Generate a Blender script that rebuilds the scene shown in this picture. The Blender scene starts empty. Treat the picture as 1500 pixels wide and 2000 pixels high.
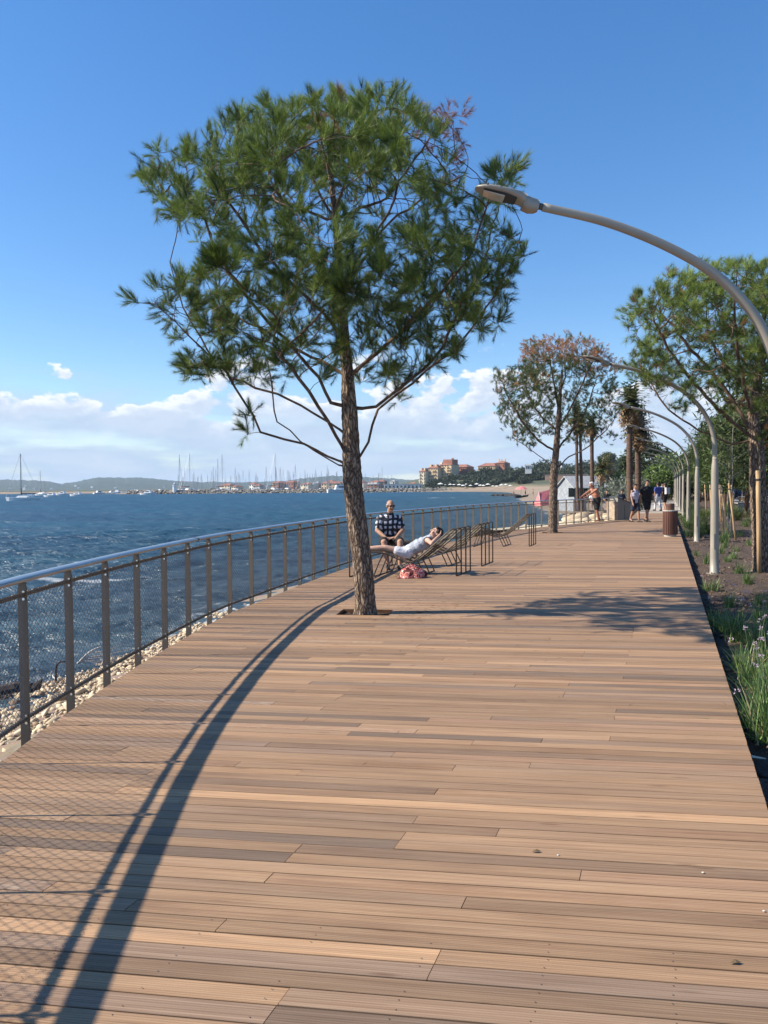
import bpy, bmesh, math, random
import numpy as np
from mathutils import Vector, Matrix, Quaternion
R = math.radians
random.seed(7)
rng = np.random.default_rng(11)
scene = bpy.context.scene
COL = scene.collection

# ------------------------------------------------------------------ camera
EYE = 1.6
PITCH = math.atan(49 / 1500); ROLL = R(0.45)
cd = bpy.data.cameras.new('camera'); cam = bpy.data.objects.new('camera', cd); COL.objects.link(cam)
cd.sensor_fit = 'HORIZONTAL'; cd.sensor_width = 36; cd.lens = 36; cd.clip_start = 0.05; cd.clip_end = 20000
cam.matrix_world = Matrix.Translation((0, 0, EYE)) @ Matrix.Rotation(R(90) - PITCH, 4, 'X') @ Matrix.Rotation(-ROLL, 4, 'Z')
scene.camera = cam

# ------------------------------------------------------------------ light
SUN_EL = R(37.5); SUN_AZ = R(1)            # light travels towards +X, a touch away from the camera
sd = bpy.data.lights.new('sun', 'SUN'); sun = bpy.data.objects.new('sun', sd); COL.objects.link(sun)
sd.energy = 5.0; sd.angle = R(0.55); sd.color = (1.0, 0.91, 0.77)
sdir = Vector((math.cos(SUN_EL) * math.cos(SUN_AZ), math.cos(SUN_EL) * math.sin(SUN_AZ), -math.sin(SUN_EL)))
sun.rotation_euler = sdir.to_track_quat('-Z', 'Y').to_euler(); sun.location = (-60, 0, 60)

world = bpy.data.worlds.new('World'); scene.world = world; world.use_nodes = True
def build_world():
    nt = world.node_tree; N = nt.nodes; L = nt.links
    N.clear()
    out = N.new('ShaderNodeOutputWorld'); bg = N.new('ShaderNodeBackground'); bg.inputs['Strength'].default_value = 0.10
    sky = N.new('ShaderNodeTexSky'); sky.sky_type = 'NISHITA'; sky.sun_disc = False
    sky.sun_elevation = SUN_EL; sky.sun_rotation = R(270); sky.air_density = 1.0; sky.dust_density = 0.15; sky.ozone_density = 3.0; sky.altitude = 0
    hs = N.new('ShaderNodeHueSaturation'); hs.inputs['Saturation'].default_value = 1.42; hs.inputs['Value'].default_value = 1.58; hs.inputs['Hue'].default_value = .508
    gm = N.new('ShaderNodeGamma'); gm.inputs['Gamma'].default_value = .80; L.new(sky.outputs[0], gm.inputs['Color']); L.new(gm.outputs[0], hs.inputs['Color'])
    tc = N.new('ShaderNodeTexCoord'); sep = N.new('ShaderNodeSeparateXYZ'); L.new(tc.outputs['Generated'], sep.inputs[0])
    def math_(op, a, b=None, clamp=False):
        n = N.new('ShaderNodeMath'); n.operation = op; n.use_clamp = clamp
        for i, q in enumerate((a, b)):
            if q is None: continue
            if isinstance(q, (int, float)): n.inputs[i].default_value = q
            else: L.new(q, n.inputs[i])
        return n.outputs[0]
    def noise(vec, scale, det, rough=.55):
        n = N.new('ShaderNodeTexNoise'); n.inputs['Scale'].default_value = scale; n.inputs['Detail'].default_value = det; n.inputs['Roughness'].default_value = rough
        L.new(vec, n.inputs['Vector']); return n.outputs['Fac']
    def mapr(v, a, b, c=0., d=1.):
        n = N.new('ShaderNodeMapRange'); n.interpolation_type = 'SMOOTHSTEP'
        L.new(v, n.inputs[0]); n.inputs[1].default_value = a; n.inputs[2].default_value = b; n.inputs[3].default_value = c; n.inputs[4].default_value = d
        return n.outputs[0]
    # clouds low over the sea: crisp lit cumulus over a soft grey-blue layer
    az = math_('ARCTAN2', sep.outputs['X'], sep.outputs['Y']); el = sep.outputs['Z']
    cb = N.new('ShaderNodeCombineXYZ'); L.new(az, cb.inputs[0]); L.new(el, cb.inputs[1])
    def cum(off):
        mp = N.new('ShaderNodeMapping'); L.new(cb.outputs[0], mp.inputs[0]); mp.inputs['Scale'].default_value = (1, 1.7, 1); mp.inputs['Location'].default_value = (CL_OFF + off[0], .3 + off[1], 0)
        return math_('ADD', math_('MULTIPLY', noise(mp.outputs[0], 8.5, 8, .50), .72), math_('MULTIPLY', noise(mp.outputs[0], 23, 6, .55), .28))
    n0 = cum((0, 0)); n1 = cum((-.010, .018))
    lift = math_('MULTIPLY', math_('COSINE', math_('ADD', az, .62)), .083)         # the bank stands higher over the open bay
    thr = math_('SUBTRACT', math_('ADD', math_('MULTIPLY', el, 1.75), .345), lift)
    cdens = mapr(math_('SUBTRACT', n0, thr), 0., .032)
    cdens = math_('MULTIPLY', cdens, math_('MULTIPLY', mapr(el, .02, .12, .12, 1.), mapr(el, .185, .15)))
    inner = mapr(math_('SUBTRACT', n0, thr), .01, .12)
    lit = mapr(math_('SUBTRACT', n0, n1), -.035, .05)
    lit = math_('MULTIPLY', math_('ADD', math_('MULTIPLY', lit, .65), .35), math_('SUBTRACT', 1.0, math_('MULTIPLY', inner, .72)))
    ccol = N.new('ShaderNodeMix'); ccol.data_type = 'RGBA'; L.new(lit, ccol.inputs[0])
    ccol.inputs[6].default_value = (3.2, 4.05, 5.4, 1); ccol.inputs[7].default_value = (6.6, 6.8, 7.1, 1)
    mps = N.new('ShaderNodeMapping'); L.new(cb.outputs[0], mps.inputs[0]); mps.inputs['Scale'].default_value = (1, 5.5, 1); mps.inputs['Location'].default_value = (1.3, 2.1, 0)
    st = noise(mps.outputs[0], 5.5, 6, .52)
    sdens = math_('MULTIPLY', mapr(math_('ADD', st, math_('MULTIPLY', el, -1.1)), .26, .50), mapr(el, .17, .07, 0, .92))
    scol = N.new('ShaderNodeMix'); scol.data_type = 'RGBA'; L.new(mapr(st, .42, .66), scol.inputs[0]); scol.inputs[6].default_value = (2.7, 3.75, 5.4, 1); scol.inputs[7].default_value = (3.7, 4.5, 5.8, 1)
    f1 = N.new('ShaderNodeMix'); f1.data_type = 'RGBA'; L.new(sdens, f1.inputs[0]); L.new(hs.outputs[0], f1.inputs[6]); L.new(scol.outputs[2], f1.inputs[7])
    fin = N.new('ShaderNodeMix'); fin.data_type = 'RGBA'; L.new(cdens, fin.inputs[0]); L.new(f1.outputs[2], fin.inputs[6]); L.new(ccol.outputs[2], fin.inputs[7])
    L.new(fin.outputs[2], bg.inputs['Color']); L.new(bg.outputs[0], out.inputs['Surface'])
CL_OFF = 5.0
build_world()

vs = scene.view_settings
vs.view_transform = 'Standard'; vs.look = 'None'; vs.gamma = 1; vs.use_curve_mapping = False; vs.exposure = 0.70
scene.render.film_transparent = False
try:
    scene.cycles.use_denoising = True; scene.cycles.denoiser = 'OPENIMAGEDENOISE'
    scene.cycles.max_bounces = 6; scene.cycles.diffuse_bounces = 3; scene.cycles.glossy_bounces = 3; scene.cycles.transmission_bounces = 4
    scene.cycles.volume_bounces = 1; scene.cycles.caustics_reflective = False; scene.cycles.caustics_refractive = False
    scene.cycles.sample_clamp_indirect = 8
except Exception: pass

# ------------------------------------------------------------------ measuring helpers: image point -> place in the world
_f = np.array((0, math.cos(PITCH), -math.sin(PITCH))); _r0 = np.array((1., 0, 0)); _u0 = np.array((0, math.sin(PITCH), math.cos(PITCH)))
_r = math.cos(ROLL) * _r0 - math.sin(ROLL) * _u0; _u = math.sin(ROLL) * _r0 + math.cos(ROLL) * _u0
def ray(px, py): return _f + (px - 750) / 1500 * _r - (py - 1000) / 1500 * _u
def G(px, py, z=0.0):
    d = ray(px, py); t = (z - EYE) / d[2]; return Vector((d[0] * t, d[1] * t, z))
def D(px, py, y):
    d = ray(px, py); t = y / d[1]; return Vector((d[0] * t, y, EYE + d[2] * t))

# ------------------------------------------------------------------ mesh helpers
def new_mesh(name, verts, faces, mats=(), mi=None, smooth=False, attrs=None):
    me = bpy.data.meshes.new(name); me.from_pydata([tuple(v) for v in verts], [], faces)
    for m in mats: me.materials.append(m)
    if mi is not None and len(mats) > 1: me.polygons.foreach_set('material_index', np.array(mi, dtype=np.int32))
    if smooth: me.polygons.foreach_set('use_smooth', np.ones(len(me.polygons), dtype=bool))
    for k, (dom, arr) in (attrs or {}).items():
        a = me.attributes.new(k, 'FLOAT', dom); a.data.foreach_set('value', np.asarray(arr, dtype=np.float32))
    me.update(); return me
def np_mesh(name, V, Fc, mat=None, attrs=None, smooth=False):
    """V (n,3), Fc (m,k)"""
    V = np.asarray(V, dtype=np.float32); Fc = np.asarray(Fc, dtype=np.int32); m, k = Fc.shape
    me = bpy.data.meshes.new(name); me.vertices.add(len(V)); me.vertices.foreach_set('co', V.ravel())
    me.loops.add(m * k); me.loops.foreach_set('vertex_index', Fc.ravel())
    me.polygons.add(m); me.polygons.foreach_set('loop_start', np.arange(0, m * k, k, dtype=np.int32))
    try: me.polygons.foreach_set('loop_total', np.full(m, k, dtype=np.int32))
    except Exception: pass
    if smooth: me.polygons.foreach_set('use_smooth', np.ones(m, dtype=bool))
    for kk, (dom, arr) in (attrs or {}).items():
        a = me.attributes.new(kk, 'FLOAT', dom); a.data.foreach_set('value', np.asarray(arr, dtype=np.float32))
    if mat is not None:
        for mm in (mat if isinstance(mat, (list, tuple)) else [mat]): me.materials.append(mm)
    me.update(calc_edges=True); me.validate(); return me
def link(name, me, parent=None, loc=None, rz=0):
    o = bpy.data.objects.new(name, me); COL.objects.link(o)
    if parent is not None: o.parent = parent
    if loc is not None: o.location = loc
    if rz: o.rotation_euler = (0, 0, rz)
    return o
def tag(o, label=None, cat=None, group=None, kind=None):
    if label: o['label'] = label
    if cat: o['category'] = cat
    if group: o['group'] = group
    if kind: o['kind'] = kind
    return o
def thing(name, label, cat, loc=(0, 0, 0), rz=0, group=None):
    o = bpy.data.objects.new(name, None); COL.objects.link(o); o.location = loc; o.rotation_euler = (0, 0, rz); o.empty_display_size = .1
    return tag(o, label, cat, group)
def dup(root, loc, rz=0, label=None, group=None, scale=None):
    r = root.copy(); COL.objects.link(r); r.location = loc; r.rotation_euler = (0, 0, rz)
    if scale is not None: r.scale = (scale,) * 3 if isinstance(scale, (int, float)) else scale
    if label: r['label'] = label
    if group: r['group'] = group
    for ch in list(root.children):
        c = ch.copy(); COL.objects.link(c); c.parent = r
        for g in ch.children:
            d = g.copy(); COL.objects.link(d); d.parent = c
    return r
class MB:
    def __init__(s): s.v = []; s.f = []; s.m = []
    def add(s, vs, fs, mi=0):
        b = len(s.v); s.v += [tuple(q) for q in vs]; s.f += [tuple(b + i for i in q) for q in fs]; s.m += [mi] * len(fs); return s
    def box(s, c, size, rot=None, mi=0):
        hx, hy, hz = size[0] / 2, size[1] / 2, size[2] / 2
        vs = [Vector((x, y, z)) for z in (-hz, hz) for x, y in ((-hx, -hy), (hx, -hy), (hx, hy), (-hx, hy))]
        if rot is not None: vs = [rot @ q for q in vs]
        c = Vector(c)
        return s.add([q + c for q in vs], [(3, 2, 1, 0), (4, 5, 6, 7), (0, 1, 5, 4), (1, 2, 6, 5), (2, 3, 7, 6), (3, 0, 4, 7)], mi)
    def tube(s, pts, rad, n=8, mi=0, cap=True, sec=None, flat=None):
        pts = [Vector(p) for p in pts]; k = len(pts)
        if not hasattr(rad, '__len__'): rad = [rad] * k
        vs, fs = [], []; ref = None
        for i, p in enumerate(pts):
            t = (pts[min(i + 1, k - 1)] - pts[max(i - 1, 0)]).normalized()
            if ref is None: ref = Vector((0, 0, 1)) if abs(t.z) < .9 else Vector((0, 1, 0))
            if flat is not None: ref = flat
            a = t.cross(ref)
            if a.length < 1e-5: a = t.orthogonal()
            a.normalize(); b = a.cross(t).normalized(); ref = b
            for j in range(n):
                if sec is not None: x, y = sec[j]
                else: th = 2 * math.pi * j / n; x, y = math.cos(th), math.sin(th)
                vs.append(p + (a * x + b * y) * rad[i])
        for i in range(k - 1):
            for j in range(n):
                j2 = (j + 1) % n; fs.append((i * n + j, i * n + j2, (i + 1) * n + j2, (i + 1) * n + j))
        if cap: fs.append(tuple(range(n - 1, -1, -1))); fs.append(tuple((k - 1) * n + j for j in range(n)))
        return s.add(vs, fs, mi)
    def lathe(s, prof, n=16, c=(0, 0, 0), mi=0, cap=True):
        c = Vector(c); vs = [c + Vector((r * math.cos(2 * math.pi * j / n), r * math.sin(2 * math.pi * j / n), z)) for r, z in prof for j in range(n)]
        fs = [(i * n + j, i * n + (j + 1) % n, (i + 1) * n + (j + 1) % n, (i + 1) * n + j) for i in range(len(prof) - 1) for j in range(n)]
        if cap: fs.append(tuple(range(n - 1, -1, -1))); fs.append(tuple((len(prof) - 1) * n + j for j in range(n)))
        return s.add(vs, fs, mi)
    def prism(s, poly, z0, z1, mi=0):
        n = len(poly); vs = [(x, y, z0) for x, y in poly] + [(x, y, z1) for x, y in poly]
        return s.add(vs, [tuple(range(n - 1, -1, -1)), tuple(range(n, 2 * n))] + [(i, (i + 1) % n, n + (i + 1) % n, n + i) for i in range(n)], mi)
    def ell(s, c, r, n=10, m=6, mi=0, rot=None):
        c = Vector(c); vs = []; fs = []
        for i in range(1, m):
            ph = math.pi * i / m
            for j in range(n):
                th = 2 * math.pi * j / n; q = Vector((r[0] * math.sin(ph) * math.cos(th), r[1] * math.sin(ph) * math.sin(th), r[2] * math.cos(ph)))
                vs.append(c + (rot @ q if rot is not None else q))
        t = Vector((0, 0, r[2])); t = rot @ t if rot is not None else t
        vs += [c + t, c - t]; a, b = len(vs) - 2, len(vs) - 1
        for i in range(m - 2):
            for j in range(n): fs.append((i * n + j, (i + 1) * n + j, (i + 1) * n + (j + 1) % n, i * n + (j + 1) % n))
        for j in range(n): fs.append((a, j, (j + 1) % n)); fs.append((b, (m - 2) * n + (j + 1) % n, (m - 2) * n + j))
        return s.add(vs, fs, mi)
    def mesh(s, name, mats, smooth=False, origin=(0, 0, 0)):
        o = Vector(origin); vv = [(x - o.x, y - o.y, z - o.z) for x, y, z in s.v]
        return new_mesh(name, vv, s.f, mats if isinstance(mats, (list, tuple)) else [mats], s.m, smooth)
    def build(s, name, mats, parent=None, smooth=False, origin=(0, 0, 0), loc=None):
        return link(name, s.mesh(name, mats, smooth, origin), parent, loc)
def spline(pts, per=10):
    """Catmull-Rom through pts"""
    P = [Vector(p) for p in pts]; P = [P[0] * 2 - P[1]] + P + [P[-1] * 2 - P[-2]]; out = []
    for i in range(1, len(P) - 2):
        for k in range(per):
            t = k / per; a, b, c, d = P[i - 1], P[i], P[i + 1], P[i + 2]
            out.append(.5 * ((2 * b) + (c - a) * t + (2 * a - 5 * b + 4 * c - d) * t * t + (3 * b - a - 3 * c + d) * t ** 3))
    out.append(P[-2]); return out
def resample(pts, step):
    P = [Vector(p) for p in pts]; out = [P[0].copy()]; acc = 0
    for a, b in zip(P, P[1:]):
        L = (b - a).length
        while L > 0 and acc + L >= step:
            t = (step - acc) / L; a = a.lerp(b, t); out.append(a.copy()); L = (b - a).length; acc = 0
        acc += L
    return out

# ------------------------------------------------------------------ materials
def M(name, color, rough=.6, metal=0., var=.15, scale=6., bump=0., bscale=60., spec=.5, col2=None, coord='Object', stretch=None):
    m = bpy.data.materials.new(name); m.use_nodes = True; nt = m.node_tree; N = nt.nodes; L = nt.links
    b = N['Principled BSDF']; b.inputs['Roughness'].default_value = rough; b.inputs['Metallic'].default_value = metal
    b.inputs['Specular IOR Level'].default_value = spec
    tc = N.new('ShaderNodeTexCoord'); vec = tc.outputs[coord]
    if stretch:
        mp = N.new('ShaderNodeMapping'); mp.inputs['Scale'].default_value = stretch; L.new(vec, mp.inputs[0]); vec = mp.outputs[0]
    n = N.new('ShaderNodeTexNoise'); n.inputs['Scale'].default_value = scale; n.inputs['Detail'].default_value = 5; L.new(vec, n.inputs['Vector'])
    mx = N.new('ShaderNodeMix'); mx.data_type = 'RGBA'
    c2 = col2 or tuple(c * (1 - 2 * var) for c in color); c1 = color if col2 else tuple(min(1, c * (1 + var)) for c in color)
    mx.inputs[6].default_value = (*c1, 1); mx.inputs[7].default_value = (*c2, 1)
    mr = N.new('ShaderNodeMapRange'); mr.inputs[1].default_value = .32; mr.inputs[2].default_value = .68; L.new(n.outputs['Fac'], mr.inputs[0])
    L.new(mr.outputs[0], mx.inputs[0]); L.new(mx.outputs[2], b.inputs['Base Color'])
    if bump:
        n2 = N.new('ShaderNodeTexNoise'); n2.inputs['Scale'].default_value = bscale; n2.inputs['Detail'].default_value = 4; L.new(vec, n2.inputs['Vector'])
        bp = N.new('ShaderNodeBump'); bp.inputs['Strength'].default_value = bump; bp.inputs['Distance'].default_value = .02; L.new(n2.outputs['Fac'], bp.inputs['Height']); L.new(bp.outputs[0], b.inputs['Normal'])
    return m
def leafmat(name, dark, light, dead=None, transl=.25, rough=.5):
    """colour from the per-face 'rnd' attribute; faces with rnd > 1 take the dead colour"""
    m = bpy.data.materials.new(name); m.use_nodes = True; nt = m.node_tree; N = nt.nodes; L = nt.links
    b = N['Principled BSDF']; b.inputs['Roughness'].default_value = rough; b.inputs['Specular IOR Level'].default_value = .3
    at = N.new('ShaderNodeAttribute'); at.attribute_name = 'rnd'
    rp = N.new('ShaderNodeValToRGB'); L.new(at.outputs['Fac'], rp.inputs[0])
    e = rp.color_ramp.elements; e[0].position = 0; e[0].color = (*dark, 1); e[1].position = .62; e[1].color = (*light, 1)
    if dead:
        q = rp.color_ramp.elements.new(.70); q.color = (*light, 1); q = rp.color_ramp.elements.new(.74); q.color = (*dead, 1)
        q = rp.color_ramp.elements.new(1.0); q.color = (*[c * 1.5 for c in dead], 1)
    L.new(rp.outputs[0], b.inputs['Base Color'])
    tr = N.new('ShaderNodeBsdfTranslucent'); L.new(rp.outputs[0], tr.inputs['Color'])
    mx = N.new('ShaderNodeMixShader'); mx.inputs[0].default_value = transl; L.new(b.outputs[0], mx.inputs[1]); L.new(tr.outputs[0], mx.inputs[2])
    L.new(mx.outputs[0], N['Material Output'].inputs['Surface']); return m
# ================================================================== SETTING
SEA = -1.5
BED = -0.12
# promenade frame: R0 is a point of the deck's right edge, PT runs along it, PN to the right of it
R0 = Vector((1.885, 3.75, 0)); PA = R(20.1); PT = Vector((math.sin(PA), math.cos(PA), 0)); PN = Vector((math.cos(PA), -math.sin(PA), 0))
def prom(s, o, z=0.0): return R0 + PT * s + PN * o + Vector((0, 0, z))
EDGE = [(-1.1, -4), (-1.74, -.5), (-2.07, 2.2), (-2.25, 4.43), (-2.26, 5.9), (-2.19, 7.5), (-1.98, 9.7), (-1.76, 10.75), (-1.40, 12.42), (-.88, 14.6), (-.10, 17.3), (1.5, 21.2), (3.4, 25.2), (5.75, 29.2), (8.2, 32.3), (10.3, 34.9), (11.75, 36.6)]
edge = spline([(x, y, 0) for x, y in EDGE], 12)
cab_end = edge[-1]
end_o = (cab_end - R0).dot(PN)
s0 = (cab_end - R0).dot(PT)
edge_full = edge + [prom(s, end_o) for s in (s0 + 1, s0 + 6, 60)]
EY = np.array([p.y for p in edge_full]); EX = np.array([p.x for p in edge_full])

# ---------------- sea
def sea():
    az = np.radians(np.concatenate([np.linspace(-100, -44, 40, endpoint=False), np.linspace(-44, 16, 270, endpoint=False), np.linspace(16, 75, 50)]))
    rr = np.concatenate([np.linspace(2.5, 60, 330, endpoint=False), np.geomspace(60, 9000, 190)])
    A, Rr = np.meshgrid(az, rr); X = Rr * np.sin(A); Y = Rr * np.cos(A)
    Z = np.zeros_like(X); g = np.random.default_rng(5)
    for k in range(38):
        lam = .38 * 1.085 ** k; th = R(118) + g.normal(0, .42); kx, ky = math.cos(th) * 2 * math.pi / lam, math.sin(th) * 2 * math.pi / lam
        ph = g.uniform(0, 6.28); amp = .0125 * lam ** .58
        wx = X + .25 * lam * np.sin(Y * 1.7 / lam + ph) ; s = np.sin(kx * wx + ky * Y + ph)
        fade = np.clip(1.4 - Rr * .0062 / max(lam, .3) ** 1.1 * 1.3, 0, 1)
        Z += amp * fade * (1 - np.abs(s) * 1.2 if k % 2 else s)
    Z -= Z.mean()
    near = np.clip((Rr - 3) / 10, .5, 1)
    Z = SEA + Z * near
    V = np.stack([X, Y, Z], -1).reshape(-1, 3); nA = len(az); nR = len(rr)
    i = np.arange(nR - 1)[:, None] * nA + np.arange(nA - 1)[None]; F_ = np.stack([i, i + 1, i + nA + 1, i + nA], -1).reshape(-1, 4)[:, ::-1]
    m = bpy.data.materials.new('sea_water'); m.use_nodes = True; nt = m.node_tree; N = nt.nodes; L = nt.links; b = N['Principled BSDF']
    b.inputs['Roughness'].default_value = .2; b.inputs['IOR'].default_value = 1.33; b.inputs['Specular IOR Level'].default_value = .16
    ge = N.new('ShaderNodeNewGeometry'); pos = ge.outputs['Position']
    def nz(sc, det, stretch, rot=0):
        mp = N.new('ShaderNodeMapping'); mp.inputs['Scale'].default_value = stretch; mp.inputs['Rotation'].default_value = (0, 0, rot); L.new(pos, mp.inputs[0])
        n = N.new('ShaderNodeTexNoise'); n.inputs['Scale'].default_value = sc; n.inputs['Detail'].default_value = det; n.inputs['Roughness'].default_value = .6; L.new(mp.outputs[0], n.inputs['Vector']); return n.outputs['Fac']
    def mr(v, a, bb, c=0., d=1.):
        n = N.new('ShaderNodeMapRange'); L.new(v, n.inputs[0])
        for i_, q in zip((1, 2, 3, 4), (a, bb, c, d)): n.inputs[i_].default_value = q
        return n.outputs[0]
    def mth(op, a, b_):
        n = N.new('ShaderNodeMath'); n.operation = op
        for i_, q in enumerate((a, b_)):
            if isinstance(q, (int, float)): n.inputs[i_].default_value = q
            else: L.new(q, n.inputs[i_])
        return n.outputs[0]
    # two lengths of wave in the relief: short ripples and longer swell, so far water stays textured too
    h1 = nz(1.9, 5, (.55, 1.5, 1), R(-28)); h2 = nz(.16, 5, (.5, 1.6, 1), R(-28)); h3 = nz(.02, 4, (.5, 1.7, 1), R(-20))
    bp0 = N.new('ShaderNodeBump'); bp0.inputs['Distance'].default_value = 7.; bp0.inputs['Strength'].default_value = .35; L.new(h3, bp0.inputs['Height'])
    bp1 = N.new('ShaderNodeBump'); bp1.inputs['Distance'].default_value = 1.1; bp1.inputs['Strength'].default_value = .65; L.new(h2, bp1.inputs['Height']); L.new(bp0.outputs[0], bp1.inputs['Normal'])
    bp2 = N.new('ShaderNodeBump'); bp2.inputs['Distance'].default_value = .36; bp2.inputs['Strength'].default_value = .75; L.new(h1, bp2.inputs['Height']); L.new(bp1.outputs[0], bp2.inputs['Normal'])
    L.new(bp2.outputs[0], b.inputs['Normal'])
    at = N.new('ShaderNodeAttribute'); at.attribute_name = 'shore'      # metres from the waterline
    cr = N.new('ShaderNodeValToRGB'); L.new(mr(at.outputs['Fac'], 0, 60), cr.inputs[0]); e = cr.color_ramp.elements
    e[0].color = (.036, .060, .075, 1); e[1].color = (.003, .056, .112, 1); e[1].position = 1; q = cr.color_ramp.elements.new(.16); q.color = (.016, .058, .088, 1); q = cr.color_ramp.elements.new(.5); q.color = (.005, .054, .098, 1)
    pat = N.new('ShaderNodeMix'); pat.data_type = 'RGBA'; L.new(mr(nz(.05, 4, (.5, 1.6, 1), R(-20)), .4, .65), pat.inputs[0]); L.new(cr.outputs[0], pat.inputs[6])
    pc = N.new('ShaderNodeMix'); pc.data_type = 'RGBA'; pc.blend_type = 'MULTIPLY'; pc.inputs[0].default_value = 1; L.new(cr.outputs[0], pc.inputs[6]); pc.inputs[7].default_value = (1.0, 1.35, 1.2, 1); L.new(pc.outputs[2], pat.inputs[7])
    # foam: white caps in the shallows of the bay, thin lace along the waterline
    f1 = mr(nz(.55, 6, (.35, 1.8, 1), R(-15)), .69, .72); shal = mr(at.outputs['Fac'], 46, 3, 0, 1)
    f0 = mr(nz(.10, 6, (.3, 2.2, 1), R(-10)), .66, .70)
    edgef = mth('MULTIPLY', mr(at.outputs['Fac'], .7, .05), mr(nz(1.6, 5, (1, 1, 1)), .54, .64))
    foam = mth('MAXIMUM', mth('MAXIMUM', mth('MULTIPLY', f1, shal), mth('MULTIPLY', f0, mr(at.outputs['Fac'], 70, 30, 0, .55))), edgef)
    fm = N.new('ShaderNodeMix'); fm.data_type = 'RGBA'; L.new(foam, fm.inputs[0]); L.new(pat.outputs[2], fm.inputs[6]); fm.inputs[7].default_value = (.78, .8, .8, 1)
    L.new(fm.outputs[2], b.inputs['Base Color'])
    rg = N.new('ShaderNodeMix'); rg.data_type = 'FLOAT'; L.new(foam, rg.inputs[0]); rg.inputs[2].default_value = .2; rg.inputs[3].default_value = .8; L.new(rg.outputs[0], b.inputs['Roughness'])
    # a choppy sea seen at a low angle mirrors only part of the sky: wave faces hide one another
    df = N.new('ShaderNodeBsdfDiffuse'); L.new(fm.outputs[2], df.inputs['Color']); L.new(bp2.outputs[0], df.inputs['Normal'])
    gl = N.new('ShaderNodeBsdfGlossy'); gl.inputs['Roughness'].default_value = .42; L.new(bp2.outputs[0], gl.inputs['Normal'])
    fr = N.new('ShaderNodeFresnel'); fr.inputs['IOR'].default_value = 1.33; L.new(bp2.outputs[0], fr.inputs['Normal'])
    mxs = N.new('ShaderNodeMixShader'); L.new(mth('MULTIPLY', mth('MINIMUM', fr.outputs[0], .16), mth('SUBTRACT', 1.0, foam)), mxs.inputs[0]); L.new(df.outputs[0], mxs.inputs[1]); L.new(gl.outputs[0], mxs.inputs[2]); L.new(mxs.outputs[0], N['Material Output'].inputs['Surface'])
    me = np_mesh('sea', V, F_, m, {'shore': ('POINT', -shore_dist(X.ravel(), Y.ravel()))}, smooth=True)
    tag(link('sea', me), kind='structure')

SHORE = [(-7, -60), (-6.4, 4), (-5.6, 11), (-4.9, 13.6), (-4.3, 16), (-4.1, 19.5), (-2.6, 25), (1.0, 31), (5.5, 39), (10, 49), (14.5, 60), (16.8, 68), (18.2, 76), (18.6, 86), (21.8, 109), (30, 170), (44, 255), (58, 345), (60, 405), (46, 440), (8, 455), (-40, 466), (-150, 462), (-166, 470), (-168, 500), (-120, 560), (-420, 600), (-1500, 700), (-6000, 900)]
def shore_dist(x, y):
    """metres inland of the waterline, negative at sea"""
    P = np.array(SHORE, dtype=float); d = np.full(len(x), 1e9)
    for a, b in zip(P, P[1:]):
        e = b - a; t = np.clip(((x - a[0]) * e[0] + (y - a[1]) * e[1]) / (e @ e), 0, 1)
        d = np.minimum(d, np.hypot(x - a[0] - t * e[0], y - a[1] - t * e[1]))
    poly = np.concatenate([P, [(-6000, 9000), (9000, 9000), (9000, -60)]]); ins = np.zeros(len(x), bool); j = len(poly) - 1
    for i in range(len(poly)):
        xi, yi = poly[i]; xj, yj = poly[j]
        c = ((yi > y) != (yj > y)) & (x < (xj - xi) * (y - yi) / (yj - yi + 1e-12) + xi); ins ^= c; j = i
    return np.where(ins, d, -d)
def land_z(x, y):
    x = np.atleast_1d(np.asarray(x, float)); y = np.atleast_1d(np.asarray(y, float)); d = shore_dist(x, y)
    z = np.interp(d, [-40, -6, -1, 0, 1.5, 3.5, 6, 9, 14, 30], [-4, -2.3, -1.66, -1.5, -1.28, -.98, -.62, -.32, -.2, -.2])
    far = np.clip((y - 150) / 150, 0, 1) * np.clip((x - 12) / 45, 0, 1)
    z = z + far * np.interp(d, [0, 18, 50, 120, 400], [0, 1.2, 4.5, 11, 15])
    return z, d
sea()
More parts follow.
